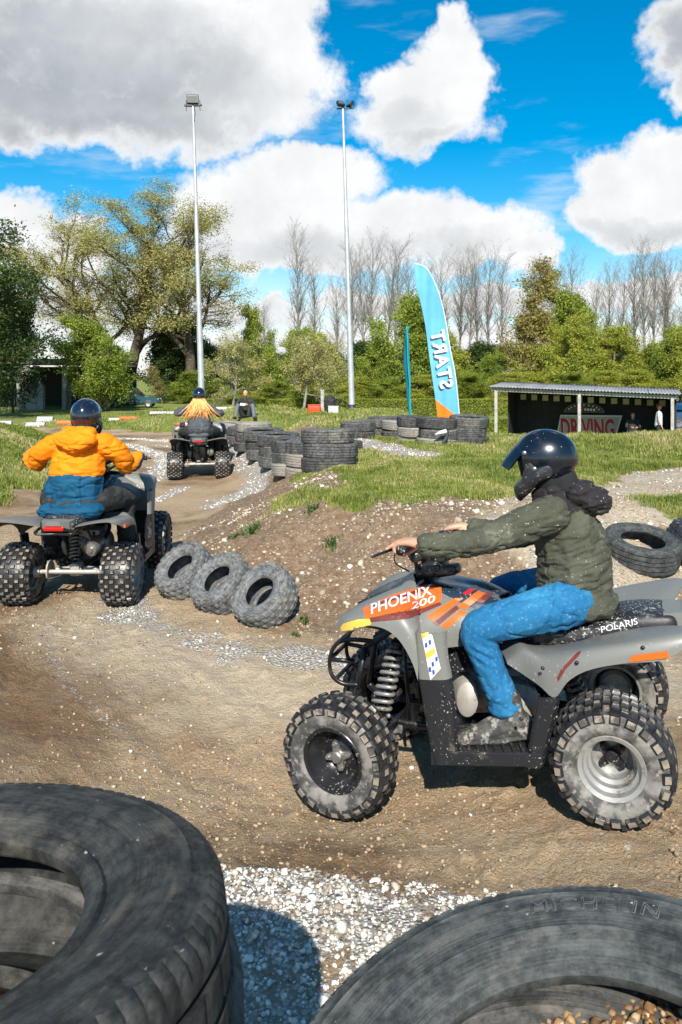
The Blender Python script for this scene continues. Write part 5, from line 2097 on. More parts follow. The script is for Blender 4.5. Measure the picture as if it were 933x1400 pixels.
def hand_chain(g, w_, side, bar=(0, 1, 0), lever=False, r=1.0):
    """palm, four fingers and thumb closing over a grip centred at g, wrist at w_"""
    g, w_ = np.array(g, float), np.array(w_, float)
    b = np.array(bar, float) * side         # points outwards
    f = g - w_
    f[2] = 0
    f = f - b * (f @ b)
    f /= np.linalg.norm(f)
    u = np.array([0, 0, 1.0])
    C = []
    kn = [g + b * o + f * .012 + u * (.033 - abs(o) * .1) for o in (-.034, -.011, .012, .033)]
    for k in kn:
        C.append([(*w_, .024 * r), (*(w_ * .45 + k * .55 + u * .006), .017 * r), (*k, .0125 * r)])
    for i, k in enumerate(kn):
        if i == 0 and lever:
            C.append([(*k, .0115), (*(k + f * .035 - u * .004), .0095), (*(k + f * .058 + b * .02 - u * .016), .0085), (*(k + f * .07 + b * .05 - u * .022), .0075)])
            continue
        L = (1, 1.08, 1.02, .85)[i]
        C.append([(*k, .0115), (*(k + f * .026 * L - u * .010), .0100), (*(k + f * .030 * L - u * .036 * L), .0092), (*(k + f * .010 - u * .052 * L), .0082), (*(k - f * .008 - u * .050 * L), .0078)])
    tb = w_ * .55 + g * .45 - b * .03 - u * .005
    C.append([(*(w_ - b * .008), .018), (*tb, .014), (*(g - b * .045 - f * .012 - u * .018), .0115), (*(g - b * .040 + f * .016 - u * .030), .0100), (*(g - b * .022 + f * .026 - u * .034), .0090)])
    return C


def head_chains(c, pitch=0.0):
    x, y, z = c
    ch = [[(x - .01, y, z + .02, .095, .076, .10), (x + .02, y, z - .045, .072, .062, .075), (x + .045, y, z - .085, .042, .040, .032)],
          [(x - .02, y, z - .08, .055), (x - .05, y, z - .17, .060)],
          [(x + .088, y, z + .010, .010), (x + .112, y, z - .022, .013), (x + .105, y, z - .03, .015)],
          [(x + .088, y - .018, z - .062, .010), (x + .096, y, z - .062, .010), (x + .088, y + .018, z - .062, .010)],
          [(x + .01, y + .076, z - .01, .018, .008, .026)], [(x + .01, y - .076, z - .01, .018, .008, .026)],
          [(x + .085, y - .045, z + .028, .012), (x + .096, y, z + .03, .012), (x + .085, y + .045, z + .028, .012)]]
    return ch


def mir(ch):
    return [[(c[0], -c[1], *c[2:]) for c in q] for q in ch]


def shp(ch):
    return [tuple(shape(c[:3])) + tuple(c[3:]) for c in ch]


def hero():
    root_mw = HERO_MW
    a = R(-6)

    def grip(s):
        x, y = -.030, s * .335
        return (STEM + x * math.cos(a) - y * math.sin(a), x * math.sin(a) + y * math.cos(a), 1.057 * 1.068 + y * .09 - .03)
    gl, gr_ = grip(1), grip(-1)
    wl = (gl[0] - .095, gl[1] + .035, gl[2] + .012)
    wr = (gr_[0] - .09, gr_[1] - .01, gr_[2] + .015)
    barv = (math.sin(-a), math.cos(a), 0)
    hc = tuple(shape((.148, 0, 1.392)))
    armL = shp([(.165, .165, 1.165, .090), (.34, .245, 1.112, .076), (.475, .305, 1.078, .068), (.585, .335, 1.064, .060)]) + [(wl[0] - .015, wl[1], wl[2] - .002, .052)]
    armR = shp([(.160, -.165, 1.165, .088), (.30, -.265, 1.05, .078), (.42, -.33, .985, .070), (.52, -.35, .99, .061)]) + [(wr[0] - .015, wr[1], wr[2] - .002, .050)]
    torso = shp([(.02, 0, .79, .165, .185, .11), (.025, 0, .88, .172, .185, .10), (.028, 0, .98, .165, .188, .10), (.055, 0, 1.08, .155, .19, .10), (.085, 0, 1.155, .125, .185, .07), (.10, 0, 1.205, .105, .125, .055), (.115, 0, 1.245, .085, .085, .035)])
    legL = shp([(.035, .09, .785, .100), (.12, .160, .78, .106), (.30, .245, .76, .095), (.46, .30, .735, .082), (.505, .305, .70, .077), (.475, .305, .62, .071), (.44, .305, .53, .069), (.395, .305, .425, .074)])
    legR = [(c_[0], -c_[1], *c_[2:]) for c_ in legL]

    def slim(ch, k, dz=0):
        return [tuple(list(c[:3]) + [max(.02, q - k) for q in c[3:]]) for c in ch]
    body = head_chains((hc[0] - .01, 0, hc[2] - .01)) + [slim(torso, .05), slim(armL, .030) + [(*wl, .026)], slim(armR, .030) + [(*wr, .026)], slim(legL, .035), slim(legR, .035)]
    body += hand_chain(gl, wl, 1, barv, lever=True) + hand_chain(gr_, wr, -1, barv)
    p = chains_mesh('person', body, .0048, M_['skin'], None, 2)
    p.matrix_world = root_mw
    tag(p, 'person in a dark helmet, olive jacket and blue jeans riding the foreground quad bike', 'person')
    # jacket

    TX = float(shape((.03, 0, 1.0))[0]) - .03      # how far the trunk has moved forward

    def wr_j(co, no):
        x, y, z = co.T
        x = x - TX
        tor = sst(.30 - np.hypot(x - .03, np.abs(y) * .8), 0, .08)
        zz = z + .010 * (fbm(co * 5, 2, 4) - .5) * 2 + .16 * (x - .03)
        d = np.abs(((zz - .742) / .088) % 1 - .5) * .088
        d = .044 - d
        seam = np.exp(-(d / .0045) ** 2)
        w1 = folds((1.2, 1, 2.6), .016, 7, 3)(co, no)
        # long folds that run along the sleeve and bunch at the elbow
        arm = folds((1.2, 2.2, 2.6), .012, 8, 8)(co, no) + .006 * (np.sin((x * .9 - z * .6) * 120 + 5 * fbm(co * 6, 2, 9)) > .55) * np.exp(-((x - .40) / .07) ** 2) * -1
        return tor * (-.0045 * seam + .0025 * np.sin(np.clip(d / .044, 0, 1) * np.pi) + w1 * .7 + creases(co, (1.0, 1, 2.4), 5, .009, 3, .022)) + (1 - tor) * (arm * .6 + creases(co, (1.3, 1.8, 2.4), 5.5, .010, 8, .022))
    hem = [[(.035 + TX, s * .055, .745, .165, .150, .062)] for s in (1, -1)]
    hood = [shp(q) for q in [[(-.02, -.085, 1.205, .045, .05, .05), (-.075, -.04, 1.20, .045, .05, .06), (-.092, 0, 1.195, .045, .05, .065), (-.075, .04, 1.20, .045, .05, .06), (-.02, .085, 1.205, .045, .05, .05)],
            [(.02, -.09, 1.235, .06, .04, .05), (.0, 0, 1.245, .07, .07, .05), (.02, .09, 1.235, .06, .04, .05)], [(.13, -.07, 1.235, .05, .04, .045), (.165, 0, 1.225, .045, .05, .045), (.13, .07, 1.235, .05, .04, .045)]]]
    j = chains_mesh('jacket', [torso, armL, armR] + hem + hood, .0058, [M_['olive'], M_['yoke']], p, 4, wrinkle=wr_j)

    def yk(c):
        x = c[:, 0] - TX
        return ((c[:, 2] > 1.185 - (x + .08) * .18) & (np.abs(c[:, 1]) < .175) & (x < .20)) | ((x < -.055) & (c[:, 2] > 1.16))
    paint(j, yk)
    K = legL[4]

    def wr_t(co, no):
        x, y, z = co.T
        th = folds((1.0, 1.0, 1.6), .004, 5, 13, False)(co, no)
        dk = np.hypot(x - K[0] + .03, z - K[2] + .07)
        kn = np.exp(-(dk / .055) ** 2)
        k2 = kn * -.009 * (np.sin((x * .7 - z) * 150 + 4 * fbm(co * 7, 2, 2)))
        hip = np.exp(-((x - TX - .12) / .08) ** 2) * -.007 * (np.sin((x + z * .5) * 130 + 3 * fbm(co * 5, 2, 3)))
        seam = .0025 * np.exp(-((np.abs(y) - .335) / .004) ** 2)
        low = .004 * np.sin((z * 1.0 + y * .5) * 95 + 4 * fbm(co * 6, 2, 6)) * sst(.60 - z, 0, .12)
        return th + k2 * .6 + hip * .5 + low * .5 + creases(co, (1.2, .8, 1.8), 3.6, .008, 5, .022)
    A = legL[-1]
    t = chains_mesh('jeans', [legL + [(A[0] - .005, A[1], A[2] - .03, .075, .075, .018)], legR + [(A[0] - .005, -A[1], A[2] - .03, .075, .075, .018)], [(TX + .03, 0, .80, .12, .15, .09), (TX + .03, 0, .76, .11, .15, .07)]], .0056, M_['jeans'], p, 4, wrinkle=wr_t)
    for s in (1, -1):
        ax, yy = A[0] - .02, s * .31
        ch = [[(ax, yy, .45, .055), (ax - .005, yy, .39, .058, .055, .04), (ax - .02, yy, .360, .066, .054, .055)],
              [(ax - .055, yy, .335, .052, .050, .048), (ax + .03, yy + s * .006, .345, .07, .055, .056), (ax + .12, yy + s * .018, .325, .062, .056, .042), (ax + .20, yy + s * .026, .308, .048, .050, .032)],
              [(ax - .075, yy, .305, .036, .048, .020), (ax + .04, yy + s * .008, .300, .05, .052, .018), (ax + .14, yy + s * .02, .297, .05, .055, .016), (ax + .215, yy + s * .028, .298, .036, .048, .016)]]
        chains_mesh('boot', ch, .0052, M_['boot'], p, 2, wrinkle=folds((1, 1, 1), .011, 20, 5, False))
    helmet(p, hc, R(2), R(2))
    return p


hero()


def rider(loc, head, label, kind):
    a = 0
    gl, gr_ = (STEM - .03, .335, 1.129), (STEM - .03, -.335, 1.129)
    gl, gr_ = (gl[0], gl[1], gl[2]), (gr_[0], gr_[1], gr_[2] - .06)
    wl, wr = (gl[0] - .085, .35, 1.14), (gl[0] - .085, -.35, 1.08)
    mw = Matrix.Translation(loc) @ Matrix.Rotation(head, 4, 'Z')
    big = kind == 'orange'
    k = 1.0 if big else .86
    lean = -.05 if big else 0.0            # sideways
    zt = 1.0 if big else .97
    hc = (.20, lean * 1.4, 1.435 * zt)
    el_z = 1.05 if big else 1.08
    ey = .36 if big else .35
    armL = [(.13, .19 * k + lean, 1.225 * zt, .092 * k), (.20, .31 * k + lean * .6, 1.145 * zt, .083 * k), (.30, ey + lean * .4, el_z, .075 * k), (.42, .40 * k + .03, 1.075, .062 * k), (wl[0] - .01, wl[1], wl[2], .050)]
    armR = [(.13, -.19 * k + lean, 1.225 * zt, .092 * k), (.20, -.31 * k + lean * .6, 1.145 * zt, .083 * k), (.30, -ey + lean * .4, el_z - .02, .075 * k), (.42, -.40 * k - .03, 1.065, .062 * k), (wr[0] - .01, wr[1], wr[2], .050)]
    torso = [(.0, 0, .80, .15 * k, .225 * k, .10), (.01, 0, .90, .155 * k, .235 * k, .10), (.03, lean * .4, 1.0, .15 * k, .225 * k, .10), (.07, lean * .8, 1.12 * zt, .145 * k, .215 * k, .09), (.10, lean, 1.215 * zt, .12 * k, .205 * k, .065), (.12, lean, 1.27 * zt, .10 * k, .13 * k, .05)]
    legL = [(.01, .10, .79, .115 * k), (.14, .18, .785, .110 * k), (.30, .25, .765, .095 * k), (.44, .30, .735, .08 * k), (.47, .305, .70, .075 * k), (.44, .305, .58, .072 * k), (.40, .305, .42, .075 * k)]
    armL, armR = shp(armL[:-1]) + armL[-1:], shp(armR[:-1]) + armR[-1:]
    hc = tuple(shape(hc))
    torso, legL = shp(torso), shp(legL)
    legR = [(c[0], -c[1], *c[2:]) for c in legL]
    TX = float(shape((.03, 0, 1.0))[0]) - .03

    def slim(ch, q_):
        return [tuple(list(c[:3]) + [max(.02, q - q_) for q in c[3:]]) for c in ch]
    body = head_chains((hc[0] - .01, hc[1], hc[2] - .01)) + [slim(torso, .05), slim(armL, .03) + [(*wl, .026)], slim(armR, .03) + [(*wr, .026)], slim(legL, .03), slim(legR, .03)]
    body += hand_chain(gl, wl, 1) + hand_chain(gr_, wr, -1)
    p = chains_mesh('person', body, .0075, M_['skin'], None, 2)
    p.matrix_world = mw
    tag(p, label, 'person')
    if big:
        def wj(co, no):
            x, y, z = co.T
            low = sst(1.05 - z, 0, .2)
            d = np.abs(((z + .03 * (fbm(co * 5, 2, 1) - .5) - .03) / .115) % 1 - .5) * .115
            seam = np.exp(-((.0575 - d) / .008) ** 2)
            vert = np.exp(-((np.abs(y) - .10) / .007) ** 2) * low
            return folds((1, 1.0, 2.2), .014, 5, 6)(co, no) + creases(co, (1, 1, 2.2), 4.2, .012, 6, .022) - .006 * seam * low - .006 * vert - .008 * np.exp(-((z - 1.02 + .12 * np.abs(y)) / .008) ** 2) * (np.abs(y) < .26)
        hood = [[(-.0, -.13 + lean, 1.285, .05, .05, .05), (-.05, -.06 + lean, 1.275, .055, .06, .07), (-.065, lean, 1.265, .055, .07, .075), (-.05, .06 + lean, 1.275, .055, .06, .07), (.0, .13 + lean, 1.285, .05, .05, .05)],
                [(.08, -.10 + lean, 1.32, .08, .05, .05), (.04, lean, 1.33, .09, .11, .055), (.08, .10 + lean, 1.32, .08, .05, .05)]]
        j = chains_mesh('jacket', [torso, armL, armR, [(TX - .03, .10, .735, .17, .16, .075), (TX - .03, -.10, .735, .17, .16, .075)]] + [shp(q) for q in hood], .008, [M_['orange_cloth'], M_['blue_cloth']], p, 4, wrinkle=wj)
        paint(j, lambda c: ((c[:, 2] < 1.02 - .12 * np.abs(c[:, 1])) & (np.abs(c[:, 1] - lean) < .29)) | ((np.abs(c[:, 1] - lean * .5) > .285) & (c[:, 0] - TX * .6 + np.abs(c[:, 1] - lean * .5) * .8 - (c[:, 2] - 1.1) * 1.0 > .565)))
        cl = M_['dark_cloth']
    else:
        j = chains_mesh('jacket', [torso, armL, armR, [(TX, .06, .745, .13, .13, .05), (TX, -.06, .745, .13, .13, .05)]], .010, [M_['grey_cloth']], p, 4, wrinkle=folds((1, 1, 2), .014, 8, 6))
        cl = M_['dark_cloth']
    chains_mesh('trousers', [legL, legR, [(TX, 0, .80, .12, .15, .10)]], .010, cl, p, 3, wrinkle=folds((1, 1, 2), .012, 9, 7))
    for s in (1, -1):
        ch = [[(.45, s * .31, .42, .05), (.435, s * .31, .35, .055, .048, .045)], [(.40, s * .31, .315, .045, .044, .04), (.44, s * .32, .315, .055, .048, .036), (.55, s * .33, .30, .04, .045, .026)]]
        chains_mesh('shoe', ch, .008, M_['boot'], p, 2)
    helmet(p, hc, R(6), 0, M_['helmet_b'], peak=not big and False, size=1.0 if big else .98)
    if not big:
        rg = np.random.default_rng(3)
        mb = MB()
        for i in range(300):
            a0 = rg.uniform(-1.25, 1.25) + math.pi
            r0 = .10
            x0, y0 = hc[0] + r0 * math.cos(a0) * 1.05, hc[1] + r0 * math.sin(a0)
            L = rg.uniform(.20, .36)
            sp = rg.uniform(.02, .10)
            z0 = hc[2] - .075 - rg.uniform(0, .02)
            wx, wy = rg.normal(0, .025), rg.normal(0, .045)
            P = [(x0, y0, z0 + .02), (x0 - .06 - sp * .4, y0 * 1.15 + wy * .4 + .0, z0 - L * .25), (x0 - .10 - sp * .5 + wx, y0 * 1.5 + wy, z0 - L * .6), (x0 - .09 - sp * .2 + wx, y0 * 1.75 + wy * 2, z0 - L)]
            mb.add(*tube(P, [.006, .008, .006, .0015], 5, 9))
        hr = mb.build('hair', M_['hair_blonde'], p)
    return p


rider(Q2_LOC, Q2_H, 'person in an orange and blue jacket and dark helmet riding away on a quad bike', 'orange')
rider(Q3_LOC, Q3_H, 'person with long blonde hair under a dark helmet riding the farthest quad bike', 'blonde')

# ------------------------------------------------------------------ trees
LOWZ = -1.05


def bark_mat(name, c1, c2):
    return mat(name, c1, .9, col2=c2, nscale=3, bump=.5, bscale=12, bdist=.03, spec=.2)


BARK_PALE = bark_mat('pale_bark', (.27, .25, .205), (.17, .15, .12))
BARK_BROWN = bark_mat('brown_bark', (.17, .12, .075), (.26, .20, .13))
BARK_DARK = bark_mat('dark_bark', (.07, .055, .04), (.12, .09, .06))


def leaf_mat(name, ramp_):
    return grass_mat(name, ramp_)


LEAF_GREEN = leaf_mat('spring_leaf', [(0, (.09, .14, .014)), (.4, (.19, .26, .025)), (.75, (.31, .37, .045)), (1, (.42, .45, .08))])
LEAF_OLIVE = leaf_mat('olive_leaf', [(0, (.26, .24, .07)), (.5, (.42, .39, .12)), (1, (.56, .52, .20))])
LEAF_YELLOW = leaf_mat('yellow_green_leaf', [(0, (.16, .20, .02)), (.45, (.33, .36, .04)), (1, (.50, .49, .08))])
LEAF_DARK = leaf_mat('dark_leaf', [(0, (.03, .06, .012)), (.6, (.065, .11, .02)), (1, (.13, .17, .035))])
LEAF_BROWN = leaf_mat('brownish_leaf', [(0, (.20, .16, .05)), (.5, (.32, .26, .08)), (1, (.38, .38, .09))])
LEAF_HEDGE = leaf_mat('hedge_leaf', [(0, (.12, .17, .016)), (.5, (.25, .30, .025)), (1, (.40, .42, .06))])


def segs_mesh(S, sides=4):
    """S rows: p0(3) p1(3) r0 r1 -> frustums"""
    S = np.asarray(S, float)
    n = len(S)
    p0, p1, r0, r1 = S[:, :3], S[:, 3:6], S[:, 6], S[:, 7]
    d = p1 - p0
    d /= np.linalg.norm(d, axis=1)[:, None] + 1e-9
    up = np.where(np.abs(d[:, 2:3]) < .9, np.array([[0, 0, 1.0]]), np.array([[1.0, 0, 0]]))
    a = np.cross(d, up)
    a /= np.linalg.norm(a, axis=1)[:, None]
    b = np.cross(d, a)
    V = np.zeros((n, 2 * sides, 3))
    for k in range(sides):
        t = 2 * np.pi * k / sides
        o = np.cos(t) * a + np.sin(t) * b
        V[:, k] = p0 + o * r0[:, None]
        V[:, sides + k] = p1 + d * r1[:, None] * .3 + o * r1[:, None]
    f = []
    for k in range(sides):
        j = (k + 1) % sides
        f.append([k, j, sides + j, sides + k])
    f = np.array(f)
    Fc = (f[None] + (np.arange(n) * 2 * sides)[:, None, None]).reshape(-1, 4)
    return V.reshape(-1, 3), Fc


def grow_tree(seed, height, rad, levels, trunk_wander=.06, trunks=((0, 0, 0),)):
    """levels: dicts with n, ang, len, rad, start, seg, trop, wander"""
    rg = np.random.default_rng(seed)
    S, tips = [], []

    def branch(p, d, L, r, lv):
        prm = levels[lv - 1] if lv > 0 else None
        nseg = 14 if lv == 0 else prm.get('seg', 5)
        w = trunk_wander if lv == 0 else prm.get('wander', .18)
        tr = 0 if lv == 0 else prm.get('trop', .08)
        pts = [p.copy()]
        rr = [r]
        for i in range(nseg):
            d = d + rg.normal(0, w, 3) + np.array([0, 0, tr])
            d /= np.linalg.norm(d)
            p = p + d * L / nseg
            pts.append(p.copy())
            rr.append(r * (1 - (i + 1) / nseg * (.9 if lv else .85)) + .003)
        for i in range(nseg):
            S.append([*pts[i], *pts[i + 1], rr[i], rr[i + 1], lv])
        if lv < len(levels):
            nx = levels[lv]
            n = nx['n'] if isinstance(nx['n'], int) else int(rg.uniform(*nx['n']))
            for k in range(n):
                t = nx['start'] + (1 - nx['start']) * ((k + rg.uniform(0, 1)) / n) ** nx.get('pw', 1.0)
                t = min(t, .985)
                i = int(t * nseg)
                q = pts[i] + (pts[i + 1] - pts[i]) * (t * nseg - i)
                dd = pts[i + 1] - pts[i]
                dd /= np.linalg.norm(dd)
                a = rg.uniform(0, 2 * np.pi) if lv else k * 2.4 + rg.uniform(-.5, .5)
                u = np.cross(dd, [0, 0, 1.0] if abs(dd[2]) < .9 else [1.0, 0, 0])
                u /= np.linalg.norm(u)
                v = np.cross(dd, u)
                side = u * math.cos(a) + v * math.sin(a)
                ang = R(rg.uniform(*nx['ang']))
                nd = dd * math.cos(ang) + side * math.sin(ang)
                ll = rg.uniform(*nx['len']) * (height if lv == 0 else L) * (1 - nx.get('taper', .4) * t)
                branch(q, nd, ll, max(.004, (rr[i] * nx['rad'])), lv + 1)
        else:
            tips.append(pts[-1])

    for (dx, dy, lean) in trunks:
        branch(np.array([dx * .3, dy * .3, -.2]), np.array([dx * lean if lean else 0, dy * lean if lean else 0, 1.0]), height, rad, 0)
    return np.array(S), np.array(tips)


def leaves_mesh(P, size, seed, aspect=.6):
    rg = np.random.default_rng(seed)
    n = len(P)
    a = rg.normal(0, 1, (n, 3))
    a /= np.linalg.norm(a, axis=1)[:, None]
    b = np.cross(a, rg.normal(0, 1, (n, 3)))
    b /= np.linalg.norm(b, axis=1)[:, None]
    s = size * rg.uniform(.5, 1.3, n)[:, None]
    V = np.stack([P - a * s, P + b * s * aspect, P + a * s, P - b * s * aspect], 1)
    Fc = np.arange(n * 4).reshape(-1, 4)
    return V.reshape(-1, 3), Fc


def tone_attr(o, t):
    a_ = o.data.color_attributes.new('tone', 'FLOAT_COLOR', 'POINT')
    a_.data.foreach_set('color', np.c_[t, t, t, np.ones(len(t))].astype(np.float32).ravel())


def tree_proto(name, seed, height, rad, levels, nleaf, lsize, bark, leafm, spread=.3, leaf_lv=2, clump=.55, trunks=((0, 0, 0),), minz=0, wander=.06, fine_crown=True):
    """an Empty with trunk, branches and (if leafy) a crown"""
    S, tips = grow_tree(seed, height, rad, levels, wander, trunks)
    root = bpy.data.objects.new(name, None)
    COL.objects.link(root)
    big = S[:, 8] <= 1
    v, f = segs_mesh(S[big], 7)
    tr = mesh_obj('trunk', v, f, bark, root)
    if (~big).any():
        v, f = segs_mesh(S[~big], 3)
        mesh_obj('branches', v, f, bark, root)
    if nleaf:
        rg = np.random.default_rng(seed + 9)
        T_ = S[S[:, 8] >= leaf_lv]
        k = rg.integers(0, len(T_), int(nleaf * 1.6))
        t = rg.uniform(0, 1, len(k))[:, None]
        P = T_[k, :3] * (1 - t) + T_[k, 3:6] * t + rg.normal(0, spread, (len(k), 3))
        keep = (fbm(P * clump + seed, 3, seed) > .43) & (P[:, 2] > minz)
        P = P[keep][:nleaf]
        v, f = leaves_mesh(P, lsize, seed + 4)
        cr = mesh_obj('crown', v, f, leafm, root, smooth=False)
        t = np.clip(np.repeat(rg.uniform(0, 1, len(P)) * .6 + (fbm(P * .8, 2, seed + 2) - .25) * .8, 4), 0, 1)
        tone_attr(cr, t)
    return root


def place_tree(proto, used, loc, rz, sc, label, cat, group, name=None):
    if proto not in used:
        used.add(proto)
        o = proto
    else:
        o = copy_tree(proto)
    o.location = loc
    o.rotation_euler = (0, 0, rz)
    o.scale = sc if isinstance(sc, (tuple, list)) else (sc, sc, sc)
    tag(o, label, cat, group)
    return o


def build_trees():
    used = set()
    # --- the two big spreading trees on the left
    lvW = [dict(n=15, ang=(30, 62), len=(.48, .70), rad=.62, start=.24, seg=9, trop=.07, wander=.15, taper=.45),
           dict(n=11, ang=(25, 60), len=(.34, .55), rad=.55, start=.25, seg=6, trop=.05, wander=.2),
           dict(n=8, ang=(25, 65), len=(.32, .55), rad=.5, start=.2, seg=4, trop=.0, wander=.25)]
    a = tree_proto('broadleaf_tree', 11, 20.5, .62, lvW, 64000, .085, BARK_DARK, LEAF_OLIVE, .40, 3, .35, ((-.9, 0, .22), (.5, .5, .10)), 5.0, .05)
    place_tree(a, used, ((172 - 466.5) / F * 80, 80, LOWZ), .2, (1.16, 1.1, .80), 'tall spreading tree with sparse olive leaves, left one of the big pair', 'tree', 'big spreading trees at the left')
    b = tree_proto('broadleaf_tree', 23, 20.5, .55, lvW, 58000, .085, BARK_DARK, LEAF_OLIVE, .40, 3, .35, ((.5, 0, .14),), 5.0, .05)
    place_tree(b, used, ((262 - 466.5) / F * 80, 79, LOWZ), 1.0, (1.14, 1.14, .79), 'tall spreading tree with sparse olive leaves behind the left floodlight mast', 'tree', 'big spreading trees at the left')
    # --- round leafy prototypes
    lvR = [dict(n=20, ang=(40, 80), len=(.36, .56), rad=.5, start=.05, seg=6, trop=.10, wander=.15, taper=.55),
           dict(n=8, ang=(25, 65), len=(.35, .6), rad=.5, start=.2, seg=4, trop=.05, wander=.22),
           dict(n=4, ang=(25, 65), len=(.35, .6), rad=.5, start=.2, seg=3, trop=.0, wander=.25)]
    r1 = tree_proto('leafy_tree', 31, 9, .16, lvR, 33000, .10, BARK_BROWN, LEAF_GREEN, .38, 2, .62, minz=.0)
    r2 = tree_proto('leafy_tree', 37, 9, .16, lvR, 33000, .10, BARK_BROWN, LEAF_YELLOW, .38, 2, .66, minz=.0)
    r3 = tree_proto('leafy_tree', 41, 9, .16, lvR, 36000, .12, BARK_DARK, LEAF_DARK, .42, 2, .5, minz=.0)
    r4 = tree_proto('leafy_tree', 47, 12, .15, [dict(n=26, ang=(25, 55), len=(.18, .30), rad=.4, start=.15, seg=5, trop=.08, wander=.15, taper=.5), lvR[1], lvR[2]], 11000, .10, BARK_BROWN, LEAF_BROWN, .30, 2, .8, minz=1.5)
    r5 = tree_proto('leafy_tree', 53, 9, .18, lvR, 26000, .075, BARK_DARK, LEAF_DARK, .34, 2, .8, minz=1.4)

    def put(pr, px, top, Y, lab, wx=1.0, grp='trees of the wood behind the hedges', cat='tree'):
        base = {r1: 9.6, r2: 9.6, r3: 9.6, r4: 12.6, r5: 9.6}[pr]
        h = (HZ - top) / F * Y + CAMZ - LOWZ
        k = h / base
        wx = wx * (1.25 if pr in (r1, r2) else 1)
        place_tree(pr, used, ((px - 466.5) / F * Y, Y, LOWZ), px * .37, (k * wx, k * wx, k), lab, cat, grp)
    # dark row at the back, closes the horizon
    names = ['behind the parked dark car', 'behind the left floodlight mast', 'left of the seated person', 'right behind the seated person', 'left of the right floodlight mast', 'right of the right floodlight mast',
             'behind the teal flag', 'behind the blue and orange flag', 'right of the big flag', 'over the left end of the shelter', 'over the middle of the shelter', 'over the standing person', 'over the right end of the shelter', 'at the right photo edge']
    for i, px in enumerate([150, 240, 300, 352, 402, 455, 508, 560, 612, 662, 716, 775, 832, 895]):
        put(r3, px, 470 + (i * 37 % 22), 104, 'dark tree in the back row of the wood ' + names[i], 1.75)
    put(r5, -45, 315, 50, 'brownish green tree at the left edge, leaning over the concrete building', 1.2, 'trees by the concrete building')
    put(r3, 18, 405, 58, 'dark green tree in front of the concrete building', .62, 'trees by the concrete building')
    put(r1, 136, 438, 60, 'fresh green tree between the concrete building and the big spreading trees', .95, 'trees by the concrete building')
    put(r3, 238, 440, 84, 'dark low tree between the trunks of the two big spreading trees', 1.1)
    put(r3, 285, 470, 86, 'dark low tree right of the left floodlight mast', 1.1)
    put(r4, 222, 500, 77, 'brownish bush at the foot of the big spreading trees', 1.3)
    put(r4, 165, 505, 77, 'brownish bush behind the roof of the parked dark car', 1.3)
    put(r1, 360, 425, 88, 'narrow dark green tree right of the big spreading trees', .5)
    for px, top, Y, pr, wx, lab in [(385, 452, 86, r1, .9, 'green tree above the seated person'), (452, 462, 84, r2, 1.0, 'yellow green tree just left of the right floodlight mast'), (505, 470, 84, r1, 1.0, 'green tree just right of the right floodlight mast'),
                                    (538, 405, 86, r1, .85, 'tall green tree above the teal flag'), (583, 435, 88, r1, .9, 'green tree hidden behind the blue and orange flag'), (622, 452, 86, r2, .9, 'yellow green tree right of the blue and orange flag'),
                                    (655, 486, 84, r1, 1.0, 'low green tree left of the shelter roof'), (706, 352, 84, r4, 1.15, 'tall thin brownish tree rising over the left part of the shelter'), (738, 436, 86, r2, .95, 'yellow green tree over the middle of the shelter'),
                                    (768, 440, 82, r2, .9, 'bright yellow green tree over the sign'), (797, 398, 88, r1, .75, 'pointed green tree rising highest over the shelter'), (838, 452, 84, r2, 1.0, 'yellow green tree over the right part of the shelter'),
                                    (875, 470, 86, r1, .9, 'low green tree over the standing person'), (912, 450, 80, r1, .8, 'green tree above the blue car'), (950, 440, 78, r2, .9, 'yellow green tree cut by the right edge')]:
        put(pr, px, top, Y, lab, wx)
    where = ['under the dark tree left of the masts', 'at the foot of the left floodlight mast', 'behind the seated person', 'above the orange box', 'behind the right floodlight mast', 'between the right mast and the teal flag', 'behind the teal flag', 'behind the foot of the big flag', 'right of the big flag', 'left of the shelter', 'behind the left half of the shelter', 'behind the middle of the shelter', 'behind the right half of the shelter', 'behind the right end of the shelter', 'above the blue car', 'at the right edge of the photo']
    for i, px in enumerate([262, 300, 345, 392, 436, 480, 522, 566, 608, 650, 695, 740, 786, 830, 880, 930]):
        put([r1, r2, r2][i % 3], px, 508 + (i * 29 % 15), 78, 'low dense bush ' + where[i], 2.0, 'bushes under the wood', 'bush')
    # --- small pollard-like pale trees
    lvP = [dict(n=13, ang=(35, 70), len=(.5, .75), rad=.5, start=.38, seg=6, trop=.04, wander=.2, taper=.3),
           dict(n=10, ang=(25, 60), len=(.35, .6), rad=.5, start=.2, seg=4, trop=.03, wander=.25),
           dict(n=7, ang=(25, 60), len=(.35, .6), rad=.5, start=.1, seg=3, trop=.0, wander=.3)]
    pp = tree_proto('small_tree', 61, 3.7, .10, lvP, 9000, .045, BARK_PALE, LEAF_OLIVE, .12, 3, 1.6, minz=1.2)
    place_tree(pp, used, ((320 - 466.5) / F * 50, 50, LOWZ), 0, 1.15, 'small pale twiggy tree behind the seated person', 'tree', 'small twiggy trees along the far hedge')
    place_tree(pp, used, ((412 - 466.5) / F * 50, 50, LOWZ), 2, 1.15, 'small twiggy tree left of the right floodlight mast', 'tree', 'small twiggy trees along the far hedge')
    place_tree(pp, used, ((447 - 466.5) / F * 52, 52, LOWZ), 4, 1.1, 'small twiggy tree behind the black bag', 'tree', 'small twiggy trees along the far hedge')
